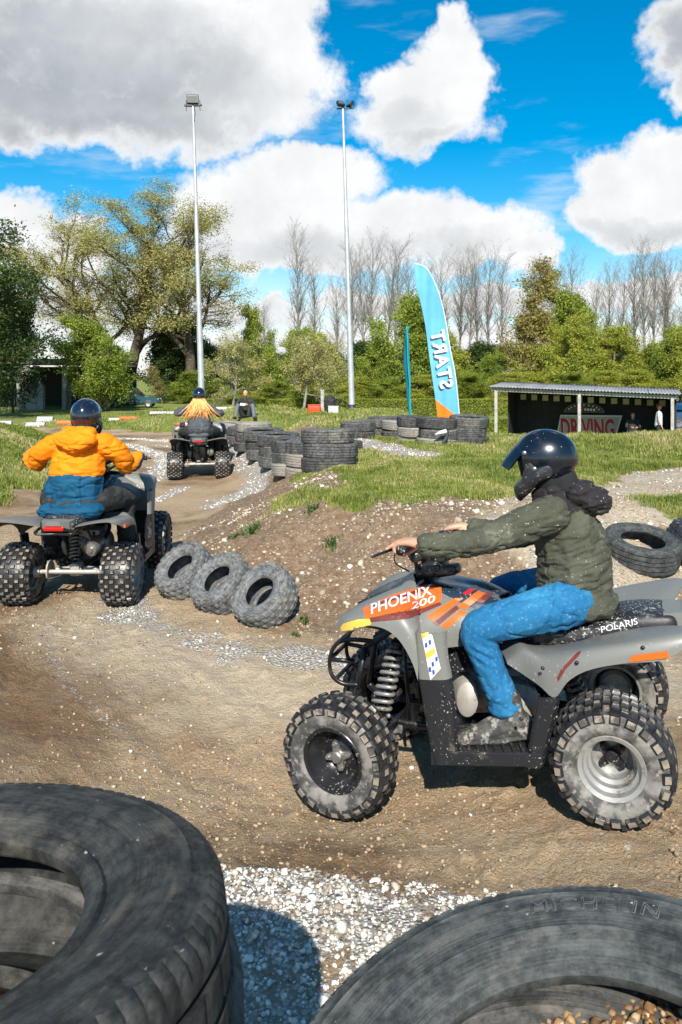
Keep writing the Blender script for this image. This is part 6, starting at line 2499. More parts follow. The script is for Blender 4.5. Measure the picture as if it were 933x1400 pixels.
    # --- bare poplars
    lvB = [dict(n=34, ang=(12, 32), len=(.14, .30), rad=.42, start=.40, seg=6, trop=.10, wander=.07, taper=.25),
           dict(n=9, ang=(18, 40), len=(.35, .55), rad=.5, start=.15, seg=4, trop=.08, wander=.12),
           dict(n=5, ang=(15, 40), len=(.4, .6), rad=.6, start=.1, seg=2, trop=.05, wander=.15)]
    bp = [tree_proto('bare_tree', 71 + i, 20, .20, lvB, 0, .1, BARK_PALE, LEAF_OLIVE, wander=.022) for i in range(3)]
    lst = [(408, 306), (432, 352), (460, 372), (486, 326), (499, 340), (511, 316), (524, 322), (541, 332), (557, 350), (592, 352), (607, 344), (628, 336), (643, 330), (655, 345), (668, 332), (684, 344), (727, 352), (753, 350), (771, 362), (789, 338), (813, 372), (831, 352), (850, 362), (868, 334), (881, 328), (893, 338), (906, 332), (921, 350), (938, 340), (365, 405)]
    near = {408: 'standing alone left of the right mast', 432: 'just left of the right mast', 460: 'right beside the right mast', 592: 'behind the blue and orange flag', 607: 'behind the tip of the blue and orange flag', 365: 'at the right edge of the big spreading trees'}
    ordn = ['first', 'second', 'third', 'fourth', 'fifth', 'sixth', 'seventh', 'eighth', 'ninth', 'tenth', 'eleventh', 'twelfth', 'thirteenth', 'fourteenth', 'fifteenth', 'sixteenth', 'seventeenth', 'eighteenth', 'nineteenth', 'twentieth', 'twenty-first', 'twenty-second', 'twenty-third', 'twenty-fourth', 'twenty-fifth']
    c = 0
    for i, (px, top) in enumerate(sorted(lst)):
        Y = 112 + (i * 7 % 5) * 2
        h = (HZ - top) / F * Y + CAMZ - LOWZ
        k = h / 23.2
        if px in near:
            lab = 'tall bare pale tree ' + near[px]
        else:
            lab = 'tall bare pale tree, %s from the left right of the right mast' % ordn[c]
            c += 1
        pr = bp[i % 3]
        o = place_tree(pr, used, ((px - 466.5) / F * Y, Y, LOWZ), i * 1.3, (k * 1.35, k * 1.35, k), lab, 'tree', 'tall bare trees above the wood')
        o.rotation_euler = (0, R((i * 13 % 7 - 3) * .6), i * 1.3)


build_trees()


def hedge(x0, x1, Y, z0, z1, depth, label, seed, n=30000, s=.045):
    root = thing('hedge', label, 'hedge', ((x0 + x1) / 2, Y, z0), group='clipped hedges')
    L, H = x1 - x0, z1 - z0
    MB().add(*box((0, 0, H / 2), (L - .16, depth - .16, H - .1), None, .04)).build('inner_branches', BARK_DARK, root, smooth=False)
    rg = np.random.default_rng(seed)
    # leaves in a shell: front, back, top, ends
    P = np.c_[rg.uniform(-L / 2, L / 2, n), rg.uniform(-depth / 2, depth / 2, n), rg.uniform(0, H, n)]
    w = rg.uniform(0, 1, n)
    P[w < .5, 1] = -depth / 2 + np.abs(rg.normal(0, .05, (w < .5).sum()))
    P[(w >= .5) & (w < .85), 2] = H - np.abs(rg.normal(0, .05, ((w >= .5) & (w < .85)).sum()))
    P[(w >= .85) & (w < .93), 1] = depth / 2 - np.abs(rg.normal(0, .05, ((w >= .85) & (w < .93)).sum()))
    P[:, 2] += (fbm(P[:, :2] * .9, 3, seed) - .5) * .10 * (P[:, 2] / H)
    v, f = leaves_mesh(P, s, seed)
    o = mesh_obj('foliage', v, f, LEAF_HEDGE, root, smooth=False)
    tone_attr(o, np.clip(np.repeat(rg.uniform(0, 1, n) * .5 + (fbm(P * 1.5, 3, seed + 1) - .25) * .9, 4), 0, 1))
    return root


hedge(-9.5, 14, 54, LOWZ, .14, 1.2, 'clipped yellow green hedge standing farther back, the taller of the two', 5, 45000, .06)
hedge(-2.5, 13, 39, LOWZ, -.36, 1.0, 'low clipped hedge nearest to the track, behind the flags', 6, 45000, .045)


# ------------------------------------------------------------------ masts
def mast(px0, y0, px1, y1, Y, label, kind):
    xb, _, zb0 = W(px1, y1, Y)
    xt, _, zt = W(px0, y0, Y)
    lean = (xt - xb) / (zt - zb0)
    gzv = gz(xb, Y) - .1
    xg = xb - lean * (zb0 - gzv)
    H = zt - gzv
    root = thing('floodlight_mast', label, 'light mast', (xg, Y, gzv), (0, math.atan(lean), 0), 'floodlight masts behind the track')
    pm = mat('galvanised', (.46, .48, .49), .5, .45, col2=(.58, .59, .58), nscale=3)
    mb = MB()
    for a, b, r0, r1 in ((0, .34, .145, .125), (.34, .66, .105, .09), (.66, 1, .075, .055)):
        mb.add(*cyl((0, 0, H * a), (0, 0, H * b), r0, 16, r1))
    mb.build('pole', pm, root, sharp=40)
    return root, H, pm


def far_wood():
    rg = np.random.default_rng(77)
    P = []
    for x0, x1 in ((52, 190), (-190, -62)):
        n = 30000
        x = rg.uniform(x0, x1, n)
        top = 7.5 + 4.5 * fbm(np.c_[x * .12, x * 0], 3, 5)
        z = LOWZ + top * rg.uniform(0, 1, n) ** .8
        y = 96 + rg.uniform(-5, 5, n)
        P.append(np.c_[x, y, z])
    P = np.concatenate(P)
    v, f = leaves_mesh(P, .32, 5)
    o = mesh_obj('far_wood', v, f, LEAF_GREEN, smooth=False)
    tone_attr(o, np.repeat(rg.uniform(0, 1, len(P)), 4))
    tag(o, 'green wood continuing on both sides beyond the trees', kind='stuff')


far_wood()


def build_masts():
    dk = mat('lamp_housing', (.02, .022, .025), .45)
    gl = mat('lamp_glass', (.10, .105, .10), .08, spec=.8)
    # left
    root, H, pm = mast(264, 140, 276, 550, 34, 'left floodlight mast with one square lamp on top and a bright blue band low down', 1)
    zb = H * (1 - (542 - 140) / (550 - 140 + 0.0)) if False else None
    s = F / 34
    top = H
    zband = top - (542 - 140) / s
    MB().add(*cyl((0, 0, zband - .19), (0, 0, zband + .17), .152, 18)).build('band', mat('bright_blue', (.01, .28, .60), .5), root)
    mb = MB().add(*box((0, -.05, top + .12), (.50, .16, .42), (R(-12), 0, R(8)), .03)).build('floodlight', dk, root, smooth=False)
    MB().add(*box((0.0, -.138, top + .095), (.40, .02, .31), (R(-12), 0, R(8)), .005)).build('glass', gl, mb, smooth=False)
    b = MB().add(*box((0, 0, top - .14), (.52, .05, .05))).add(*cyl((0, 0, top - .2), (0, 0, top), .05, 10))
    for sx in (-1, 1):
        b.add(*box((sx * .29, 0, top - .02), (.03, .05, .26)))
        b.add(*tube([(sx * .28, 0, top - .14), (sx * .30, .02, top - .34)], .014, 6))
        b.add(*box((sx * .32, .02, top - .10), (.10, .12, .07)))
    b.add(*tube([(.05, -.1, top - .1), (.10, -.1, top - .5), (.03, -.08, top - .8)], .012, 6, 12))
    b.build('bracket', dk, root, smooth=False)
    # right
    root, H, pm = mast(469, 145, 482, 576, 36, 'right floodlight mast with two small lamps on top and a dark band low down', 2)
    s = F / 36
    top = H
    zband = top - (559 - 145) / s
    MB().add(*cyl((0, 0, zband - .22), (0, 0, zband + .20), .154, 18)).build('band', mat('dark_blue_band', (.02, .03, .07), .5), root)
    MB().add(*cyl((0, 0, zband - .05), (0, 0, zband + .03), .158, 18)).build('band_stripe', M_['white'], root)
    for sx, yaw, y0 in ((-.10, 25, -.1), (.34, -60, .02)):
        mb = MB().add(*box((sx, y0, top + .09), (.34, .16, .30), (R(-38), 0, R(yaw)), .03)).build('floodlight', dk, root, smooth=False)
        M = Euler((R(-38), 0, R(yaw))).to_matrix()
        o_ = M @ Vector((0, -.086, 0))
        MB().add(*box((sx + o_.x, y0 + o_.y, top + .09 + o_.z), (.27, .012, .23), (R(-38), 0, R(yaw)), .003)).build('glass', gl if sx < 0 else M_['steel'], mb, smooth=False)
    MB().add(*box((.1, 0, top - .09), (.80, .06, .05))).add(*cyl((0, 0, top - .15), (0, 0, top + .02), .05, 10)).add(*tube([(.5, 0, top - .1), (.5, .0, top + .08)], .02, 6)).build('bracket', dk, root, smooth=False)


build_masts()


# ------------------------------------------------------------------ flags
def build_flags():
    Y = 17.0
    right = [(567, 360), (577, 363), (585.5, 370), (594, 385), (603, 409), (610.6, 440), (616, 477.5), (622, 511), (626.4, 544.5), (630, 580)]
    left = [(567, 360), (567.3, 370), (568, 383), (571, 398), (575, 414), (580, 436), (584, 459), (590, 507), (595, 544.5), (600, 582.6)]
    n = 200
    Rr_ = spline(right, n)
    L_ = spline(left, n)
    root = thing('feather_flag', 'light blue feather flag with mirrored white lettering and orange foot', 'flag', (0, 0, 0))

    def wave(px, py):
        return .05 * math.sin(py * .035 + px * .05) + .02 * math.sin(px * .3)

    def P3(px, py, off=0):
        x, y, z = W(px, py, Y)
        return (x, Y + wave(px, py) - off, z)
    m = 41
    rings = []
    for i in range(n):
        rings.append([P3(L_[i][0] * (1 - t) + Rr_[i][0] * t, L_[i][1] * (1 - t) + Rr_[i][1] * t) for t in np.linspace(0, 1, m)])
    v, f = loft(rings)
    blue = mat('flag_blue', (.13, .42, .68), .6, col2=(.11, .38, .64), nscale=3, spec=.3)
    org_ = mat('flag_orange', (.95, .20, .015), .6, spec=.3)
    o = mesh_obj('banner', v, f, [blue, org_], root)

    def side(c):
        px = c[:, 0] / Y * F + 466.5
        py = HZ + (CAMZ - c[:, 2]) / Y * F
        return (py > 546 + (px - 595) * (572 - 546) / 35)
    paint(o, side)
    solidify(o, .006, 0)
    bake(o)
    o.data.polygons.foreach_set('use_smooth', np.ones(len(o.data.polygons), bool))
    pole = [P3(a, b) for a, b in Rr_]
    bx, _, bz = P3(631, 586)
    pole += [(bx, Y, bz), (bx + .02, Y, gz(bx, Y))]
    MB().add(*tube(pole, [.012] * 200 + [.016, .018], 8)).build('pole', M_['white'], root)
    MB().add(*cyl((bx + .02, Y, gz(bx, Y) - .02), (bx + .02, Y, gz(bx, Y) + .05), .16, 18, .14)).build('base', M_['plast_black'], root)
    for off, mt, d, bold in ((.012, mat('letter_shadow', (.02, .05, .09), .6), (-1.6, 2.6), .03), (.018, M_['white'], (0, 0), .03)):
        tv, tf = text_mesh('START', 1.0, 0, bold, 1.1)
        wd = tv[:, 0].max() - tv[:, 0].min()
        k = 80 / wd
        u = (tv[:, 0] - tv[:, 0].min()) * k
        w_ = tv[:, 1] / .70 * 17.5
        ud = np.array([-.155, -.988])
        vd = np.array([.988, -.20])
        Q = np.array([[602.5, 532]]) + u[:, None] * ud + w_[:, None] * vd + np.array([d])
        q2, f2 = refine(np.c_[Q, np.zeros(len(Q))], tf, 6)
        mesh_obj('lettering', np.array([P3(a, b, off) for a, b, _ in q2]), f2, mt, root, smooth=False)
    # the flag seen edge-on
    Y2 = 18.0
    root = thing('feather_flag', 'narrow teal flag with orange foot, seen edge-on left of the big flag', 'flag', (0, 0, 0))
    pts = [(556.5, 446), (557.5, 470), (558.5, 500), (560.5, 525), (561, 548), (563, 570), (564.5, 590)]
    S_ = spline(pts, 40)
    rings = []
    for i, (a, b) in enumerate(S_):
        x, y, z = W(a, b, Y2)
        wid = .62 * min(1, .25 + i / 10)
        rings.append([(x + .055 * math.sin(3.1 * t + i * .13) * (.6 + .4 * t), Y2 + t * wid, z) for t in np.linspace(0, 1, 9)])
    v, f = loft(rings)
    teal = mat('flag_teal', (.005, .34, .42), .6)
    o = mesh_obj('banner', v, f, [teal, org_], root)
    paint(o, lambda c: (HZ + (CAMZ - c[:, 2]) / Y2 * F) > 568)
    solidify(o, .006, 0)
    bake(o)
    x, y, z = W(564.5, 590, Y2)
    P = [W(a, b, Y2) for a, b in S_] + [(x, Y2, gz(x, Y2))]
    MB().add(*tube(P, .014, 8)).build('pole', teal, root)


build_flags()


# ------------------------------------------------------------------ shelter
def build_shelter():
    O = Vector((5.75, 30.2, 0))
    ang = R(-21)
    wd, dp = 6.45, 3.1
    zb = -.98
    root = thing('shelter', 'open-fronted black shelter with a grey corrugated roof behind the grassy ridge', 'shelter', (O.x, O.y, 0), (0, 0, ang))
    black = mat('black_boards', (.010, .011, .013), .7, col2=(.02, .02, .022), nscale=4, bump=.1)
    wall = mat('pale_wood', (.42, .41, .37), .8, col2=(.30, .29, .26), nscale=6, bump=.2)
    roofm = mat('corrugated_sheet', (.30, .30, .30), .75, .1, col2=(.20, .20, .20), nscale=2.2, dirt=(.22, .22, .21), dscale=2, dlo=.5, dhi=.75)

    def ze(x):
        return 1.30 - .036 * x
    # boards
    for nm, sx, sy, cx, cy in (('back_wall', wd - .4, .05, wd / 2 + .2, dp), ('side_wall', .05, dp - 1.1, .42, dp / 2 + .55), ('side_wall', .05, dp - .5, wd - .02, dp / 2 + .25)):
        v, f = box((cx, cy, (zb + 1.28) / 2), (sx, sy, 1.28 - zb))
        v = np.array(v)
        v[:, 2] = np.where(v[:, 2] > 0, ze(v[:, 0]) + .0 + .07 * v[:, 1] / dp, v[:, 2])
        w_ = MB().add(v, f).build(nm, black, root, smooth=False)
        if nm == 'back_wall':
            mb = MB()
            for k in range(40):
                x = .5 + k * (wd - .6) / 40
                mb.add(*box((x, dp - .035, (zb + 1.1) / 2), (.012, .02, 1.1 - zb)))
            mb.build('board_ribs', mat('rib_black', (.025, .026, .028), .6), w_, smooth=False)
    for x in (.12, wd * .49, wd - .14):
        MB().add(*box((x, .10, (zb + ze(x)) / 2), (.11, .11, ze(x) - zb - .06), None, .006)).build('post', wall, root, smooth=False)
    # beams
    v, f = box((wd / 2, .10, 0), (wd + .1, .07, .13), None, .005)
    v = np.array(v)
    v[:, 2] += ze(v[:, 0]) - .09
    MB().add(v, f).build('beam', wall, root, smooth=False)
    # corrugated roof
    nx = 460
    xs = np.linspace(-.15, wd + .15, nx)
    rings = []
    for y in (-.12, 1.0, 2.1, dp + .15):
        rings.append([(x, y, ze(x) + .02 + .13 * (y + .12) / dp + .018 * math.sin(x * 2 * math.pi / .115)) for x in xs])
    v, f = loft(rings)
    o = mesh_obj('roof', v, f, roofm, root, smooth=True)
    solidify(o, .012, 0)
    bake(o)
    for k in range(1, 7):
        x = k * wd / 7
        v, f = loft([[(x - .012, y, ze(x) + .052 + .13 * (y + .12) / dp), (x + .012, y, ze(x) + .052 + .13 * (y + .12) / dp)] for y in np.linspace(-.12, dp + .1, 4)])
        o = mesh_obj('roof_seam', v, f, mat('seam', (.16, .16, .16), .8), root, smooth=False)
        solidify(o, .006, 0)
    # row of pale squares under the roof
    sq = mat('pale_card', (.55, .53, .42), .8)
    for k in range(13):
        x = .78 + k * .437
        MB().add(*box((x, dp - .50, ze(x) - .40), (.225, .02, .225), None, .004)).build('card', sq, root, smooth=False)
    # sign board with lettering
    rb = mat('sign_red', (.42, .012, .02), .6)
    wb = mat('sign_white', (.66, .62, .58), .6)
    sign = thing('sign_board', 'white edged sign with slanted red DRIVING lettering inside the shelter', 'sign', (O.x, O.y, 0), (0, 0, ang))
    yy = dp - .55
    x0, x1, z0, z1 = 2.15, 4.42, -.80, .17
    MB().add(*prism([(x0 - .08, z0), (x1 - .12, z0), (x1 + .16, z1 + .02), (x0 + .10, z1)], yy, yy + .03)).build('board', wb, sign, smooth=False)
    MB().add(*prism([(x0 - .02, z0 + .06), (x1 - .16, z0 + .06), (x1 + .08, z1 - .05), (x0 + .14, z1 - .06)], yy - .006, yy - .001)).build('panel', mat('sign_grey', (.40, .36, .35), .7), sign, smooth=False)
    for sc_, mt, off in ((1.0, wb, .012), (1.0, rb, .020)):
        tv, tf = text_mesh('DRIVING', 1.0, -.12, .06 if mt is wb else .035, 1.02)
        wdt = tv[:, 0].max() - tv[:, 0].min()
        tv = tv.copy()
        X = x0 + .10 + (tv[:, 0] - tv[:, 0].min()) / wdt * (x1 - x0 - .22) - 0
        Z = z0 + .10 + tv[:, 1] / .72 * (z1 - z0 - .22)
        mesh_obj('lettering', np.c_[X, np.full(len(X), yy - off), Z], tf, mt, sign, smooth=False)
    # arched badge above the sign
    badge = thing('arched_badge', 'dark arched badge with a red middle above the sign in the shelter', 'badge', (O.x, O.y, 0), (0, 0, ang))
    A = [(3.15 + .78 * math.cos(a), .27 + .40 * math.sin(a)) for a in np.linspace(0, math.pi, 25)]
    MB().add(*prism(A, yy + .02, yy + .05)).build('plate', mat('badge_grey', (.10, .10, .10), .6), badge, smooth=False)
    A2 = [(3.15 + .70 * math.cos(a), .29 + .33 * math.sin(a)) for a in np.linspace(0, math.pi, 25)]
    MB().add(*prism(A2, yy + .008, yy + .018)).build('inlay', M_['plast_black'], badge, smooth=False)
    MB().add(*prism([(2.98 + .15 * math.cos(a), .42 + .13 * math.sin(a)) for a in np.linspace(0, 2 * math.pi, 20, endpoint=False)], yy, yy + .006)).build('spot', rb, badge, smooth=False)
    mb = MB()
    for k, a in enumerate(np.linspace(.35, 2.8, 9)):
        mb.add(*box((3.15 + .60 * math.cos(a), yy + .002, .33 + .24 * math.sin(a)), (.07, .006, .035), (0, -a, 0)))
    for k in range(4):
        mb.add(*box((3.2 + k * .11, yy + .002, .40 - .005 * k), (.07, .006, .09), (0, .1, 0)))
    mb.build('bars', M_['white'], badge, smooth=False)

    def loc(x, y, z):
        c, s = math.cos(ang), math.sin(ang)
        return (O.x + x * c - y * s, O.y + x * s + y * c, z)
    return loc, wd, dp, zb


shed_at, SW, SD, SZ = build_shelter()


# ------------------------------------------------------------------ bystanders
def simple_person(name_label, loc, rz, pose, top, legs, hair, shoe=None, arms_up=False):
    """pose: 'stand', 'sit_ground' or 'sit_seat' ; faces +x"""
    if pose == 'stand':
        hip, chest, neck, head = (0, 0, .93), (.02, 0, 1.28), (.02, 0, 1.45), (.03, 0, 1.60)
        leg = [(0, .09, .90, .09), (.01, .10, .50, .065), (-.01, .11, .10, .05)]
        foot = [(-.03, .11, .05, .045), (.13, .12, .04, .038)]
        arm = [(.02, .17, 1.40, .055), (.0, .24, 1.13, .045), (.10, .24, .90, .035)]
    elif pose == 'sit_ground':
        hip, chest, neck, head = (-.05, 0, .12), (.02, 0, .45), (.06, 0, .60), (.11, 0, .73)
        leg = [(.0, .10, .12, .09), (.42, .20, .38, .065), (.62, .26, .07, .05)]
        foot = [(.60, .26, .05, .045), (.78, .30, .06, .036)]
        arm = [(.05, .17, .54, .055), (.18, .26, .36, .045), (.34, .06, .40, .035)]
    else:
        hip, chest, neck, head = (0, 0, .42), (-.03, 0, .75), (.0, 0, .92), (.04, 0, 1.06)
        leg = [(.02, .10, .42, .09), (.42, .15, .45, .065), (.55, .16, .10, .05)]
        foot = [(.55, .16, .06, .045), (.70, .16, .05, .036)]
        arm = [(-.0, .18, .86, .055), (.10, .24, .62, .045), (.32, .10, .62, .035)]
    tor = [(*hip, .14, .16, .11), (*chest, .12, .18, .12), (neck[0], 0, neck[2] - .05, .08, .13, .05)]

    def sl(ch, k):
        return [tuple(list(c[:3]) + [max(.02, q - k) for q in c[3:]]) for c in ch]
    arm2 = [(c[0], -c[1], *c[2:]) for c in arm]
    if arms_up:
        arm2 = [(.02, -.17, 1.40, .055), (.12, -.36, 1.34, .045), (.22, -.56, 1.42, .035)]
    hands = []
    for a in (arm, arm2):
        w_ = np.array(a[-1][:3])
        d = w_ - np.array(a[-2][:3])
        d /= np.linalg.norm(d)
        for k in (-.022, -.008, .007, .02):
            hands.append([(*w_, .026), (*(w_ + d * .07 + [0, 0, k]), .012), (*(w_ + d * .12 + [0, 0, k * 1.2]), .009)])
        hands.append([(*w_, .022), (*(w_ + d * .05 + [0, .02, .03]), .010)])
    body = [sl(tor, .03), sl(leg, .02), sl([(c[0], -c[1], *c[2:]) for c in leg], .02), arm, arm2,
            [(*neck, .05), (head[0], 0, head[2] - .02, .06)], [(*head, .085, .072, .105), (head[0] + .02, 0, head[2] - .05, .065, .055, .06)], [(head[0] + .085, 0, head[2] - .015, .016)]] + hands
    body[3] = sl(arm, .015)
    body[4] = sl(arm2, .015)
    p = chains_mesh('person', body, .012, M_['skin'], None, 2)
    p.location = loc
    p.rotation_euler = (0, 0, rz)
    tag(p, name_label, 'person')
    chains_mesh('jacket' if top is not M_['tee'] else 'shirt', [tor, arm[:-1] + [(*(np.array(arm[-1][:3]) * .85 + np.array(arm[-2][:3]) * .15), arm[-1][3])] if top is not M_['tee'] else [arm[0], tuple((np.array(arm[0]) + np.array(arm[1])) / 2)],
                                                            arm2[:-1] + [(*(np.array(arm2[-1][:3]) * .85 + np.array(arm2[-2][:3]) * .15), arm2[-1][3])] if top is not M_['tee'] else [arm2[0], tuple((np.array(arm2[0]) + np.array(arm2[1])) / 2)]], .014, top, p, 3)
    chains_mesh('trousers', [leg, [(c[0], -c[1], *c[2:]) for c in leg], [(*hip, .13, .15, .10)]], .014, legs, p, 3)
    for s in (1, -1):
        chains_mesh('shoe', [[(c[0], s * c[1], *c[2:]) for c in foot]], .012, shoe or M_['white'], p, 1)
    chains_mesh('hair', [[(head[0] - .02, 0, head[2] + .035, .088, .080, .085)], [(head[0] - .05, 0, head[2] - .01, .06, .07, .07)]], .012, hair, p, 1)
    return p


def build_people():
    x, Y = (333 - 466.5) / F * 22.5, 22.5
    g = gz(x, Y)
    p = simple_person('person sitting on the grass bank, looking down at something in both hands', (x + .05, Y + .1, g + .02), R(-85), 'sit_ground', M_['dark_cloth'], mat('grey_trousers', (.12, .135, .15), .85), M_['hair_dark'], M_['dark_cloth'])
    ph = MB().add(*box((x + .02, Y - .30, g + .43), (.15, .02, .09), (R(-50), 0, 0), .004)).build('phone', M_['white'], None)
    tag(ph, 'small pale device held by the person sitting on the grass bank', 'phone')
    # in the shelter
    l = shed_at(4.98, 1.4, SZ + .18)
    simple_person('person in dark clothes sitting in a kart inside the shelter', l, R(-100), 'sit_seat', M_['dark_cloth'], M_['dark_cloth'], M_['hair_red'])
    kart(shed_at(5.05, 1.15, SZ), R(-100), 'kart with a pale seat standing inside the shelter')
    l = shed_at(5.86, .75, SZ)
    simple_person('person in a pale shirt standing in the shelter, one arm on the post', l, R(-20), 'stand', M_['tee'], M_['dark_cloth'], M_['hair_red'], arms_up=False)


def kart(loc, rz, label):
    root = thing('kart', label, 'kart', loc, (0, 0, rz))
    bl = mat('kart_blue', (.05, .14, .25), .35)
    for x, y in ((-.5, .5), (-.5, -.5), (.55, .48), (.55, -.48)):
        v, f = lathe([(.07, -.09), (.11, -.11), (.14, -.08), (.14, .08), (.11, .11), (.07, .09)], 20)
        MB().add(np.array(v) + [x, y, .14], f).build('wheel', M_['rubber'], root)
    mb = MB()
    for s in (1, -1):
        mb.add(*tube([(-.6, s * .3, .12), (.5, s * .3, .12), (.7, s * .15, .12), (.75, 0, .12)], .02, 8, 20))
    mb.add(*box((0, 0, .10), (1.2, .6, .02)))
    mb.build('frame', M_['frame'], root)
    MB().add(*tube([(.86, .45, .22), (.92, .2, .26), (.92, -.2, .26), (.86, -.45, .22)], .10, 12, 20)).build('bumper', bl, root)
    for s in (1, -1):
        MB().add(*box((0, s * .56, .24), (.75, .16, .22), None, .06)).build('side_pod', bl, root)
    MB().add(*loft([[(-.35 + .0, y, .2) for y in (-.2, 0, .2)], [(-.40, y, .45) for y in (-.22, 0, .22)], [(-.48, y, .75) for y in (-.18, 0, .18)]])).build('seat', M_['white'], root)
    v, f = lathe([(.15, -.012), (.165, 0), (.15, .012), (.135, 0)], 28, 'x', closed=True)
    MB().add(v, f).xf(Matrix.Translation((.25, 0, .55)) @ Matrix.Rotation(R(-30), 4, 'Y')).build('steering_wheel', M_['plast_black'], root)
    return root


build_people()


# ------------------------------------------------------------------ cars
def car(loc, rz, label, paint_, L=4.2, H=1.65, suv=True):
    root = thing('parked_car', label, 'car', loc, (0, 0, rz))
    Wd = 1.7
    hl = L / 2
    prof = [(-hl, .35), (-hl - .02, .70), (-hl + .05, .92), (hl * .30, .94), (hl * .92, .84), (hl, .70), (hl, .35)]
    body = MB()
    rings = []
    for y, k in ((-Wd / 2, .94), (-Wd / 2 + .06, 1.0), (0, 1.02), (Wd / 2 - .06, 1.0), (Wd / 2, .94)):
        rings.append([(x * k, y, .35 + (z - .35) * (1 if abs(y) < Wd / 2 - .01 else .93)) for x, z in prof])
    v, f = loft(rings)
    body.add(v, f)
    for yy, rev in ((-Wd / 2, False), (Wd / 2, True)):
        i0 = 0 if yy < 0 else 4 * len(prof)
        q = tuple(range(i0, i0 + len(prof)))
        body.f.append(q if rev else q[::-1])
        body.m.append(0)
    b = body.build('body', paint_, root, smooth=False)
    cab = [(-hl + .08, .92), (-hl + .22, H), (hl * .05, H), (hl * .36, .94)] if suv else [(-hl + .35, .92), (-hl * .55, H * .88), (hl * .0, H * .88), (hl * .42, .94)]
    mb = MB().add(*prism(cab, -Wd / 2 + .10, Wd / 2 - .10))
    c = mb.build('cabin', paint_, root, smooth=False)
    gm = mat('car_glass', (.02, .03, .035), .05, spec=.8)
    ins = [(x * .94 + .01, .96 + (z - .92) * .82) for x, z in cab]
    for s in (1, -1):
        y0 = s * (Wd / 2 - .10)
        xs = [ins[0][0], ins[1][0], (ins[1][0] + ins[2][0]) / 2 - .03, (ins[1][0] + ins[2][0]) / 2 + .03, ins[2][0], ins[3][0]]
        zt, zb_ = ins[1][1], ins[0][1]
        MB().add(*prism([(xs[0], zb_), (xs[1], zt), (xs[2], zt), (xs[2], zb_)], y0, y0 + s * .008)).build('window', gm, root, smooth=False)
        MB().add(*prism([(xs[3], zb_), (xs[3], zt), (xs[4], zt), (xs[5], zb_)], y0, y0 + s * .008)).build('window', gm, root, smooth=False)
        for x in (-hl * .62, hl * .62):
            v, f = lathe([(.20, -.1), (.30, -.1), (.33, -.07), (.33, .07), (.30, .1), (.2, .1)], 24)
            w_ = MB().add(np.array(v) + [x, s * (Wd / 2 - .08), .33], f).build('wheel', M_['rubber'], root)
            v, f = lathe([(.001, .09), (.10, .07), (.20, .105)], 20)
            MB().add(np.array(v) * [1, s, 1] + [x, s * (Wd / 2 - .08), .33], f).build('rim', M_['steel'], w_)
        MB().add(*box((hl - .02, s * .6, .68), (.08, .30, .14), None, .02)).build('headlight', M_['white'], root)
        MB().add(*box((-hl + .02, s * .7, .72), (.08, .18, .18), None, .02)).build('rear_light', M_['red'], root)
    wsx = [(ins[2][0] + .03, ins[2][1]), (ins[3][0] + .05, ins[3][1])]
    v = [(cab[2][0] + .005, y, cab[2][1] - .06) for y in (-.68, .68)] + [(cab[3][0] + .012, y, cab[3][1] + .05) for y in (.70, -.70)]
    v = np.array(v) + [.02, 0, .015]
    o = mesh_obj('windscreen', v, [(0, 1, 2, 3)], gm, root, smooth=False)
    solidify(o, .01, 0)
    return root


teal_car = mat('teal_car_paint', (.02, .07, .09), .3, coat=.6)
blue_car = mat('blue_car_paint', (.02, .07, .16), .3, coat=.6)
car(((184 - 466.5) / F * 68, 68, LOWZ + .08), R(4), 'dark teal off-road car parked under the big spreading trees', teal_car)
car(((938 - 466.5) / F * 42, 42, LOWZ), R(200), 'blue car parked right of the shelter, cut by the edge of the photo', blue_car, 4.1, 1.5, False)


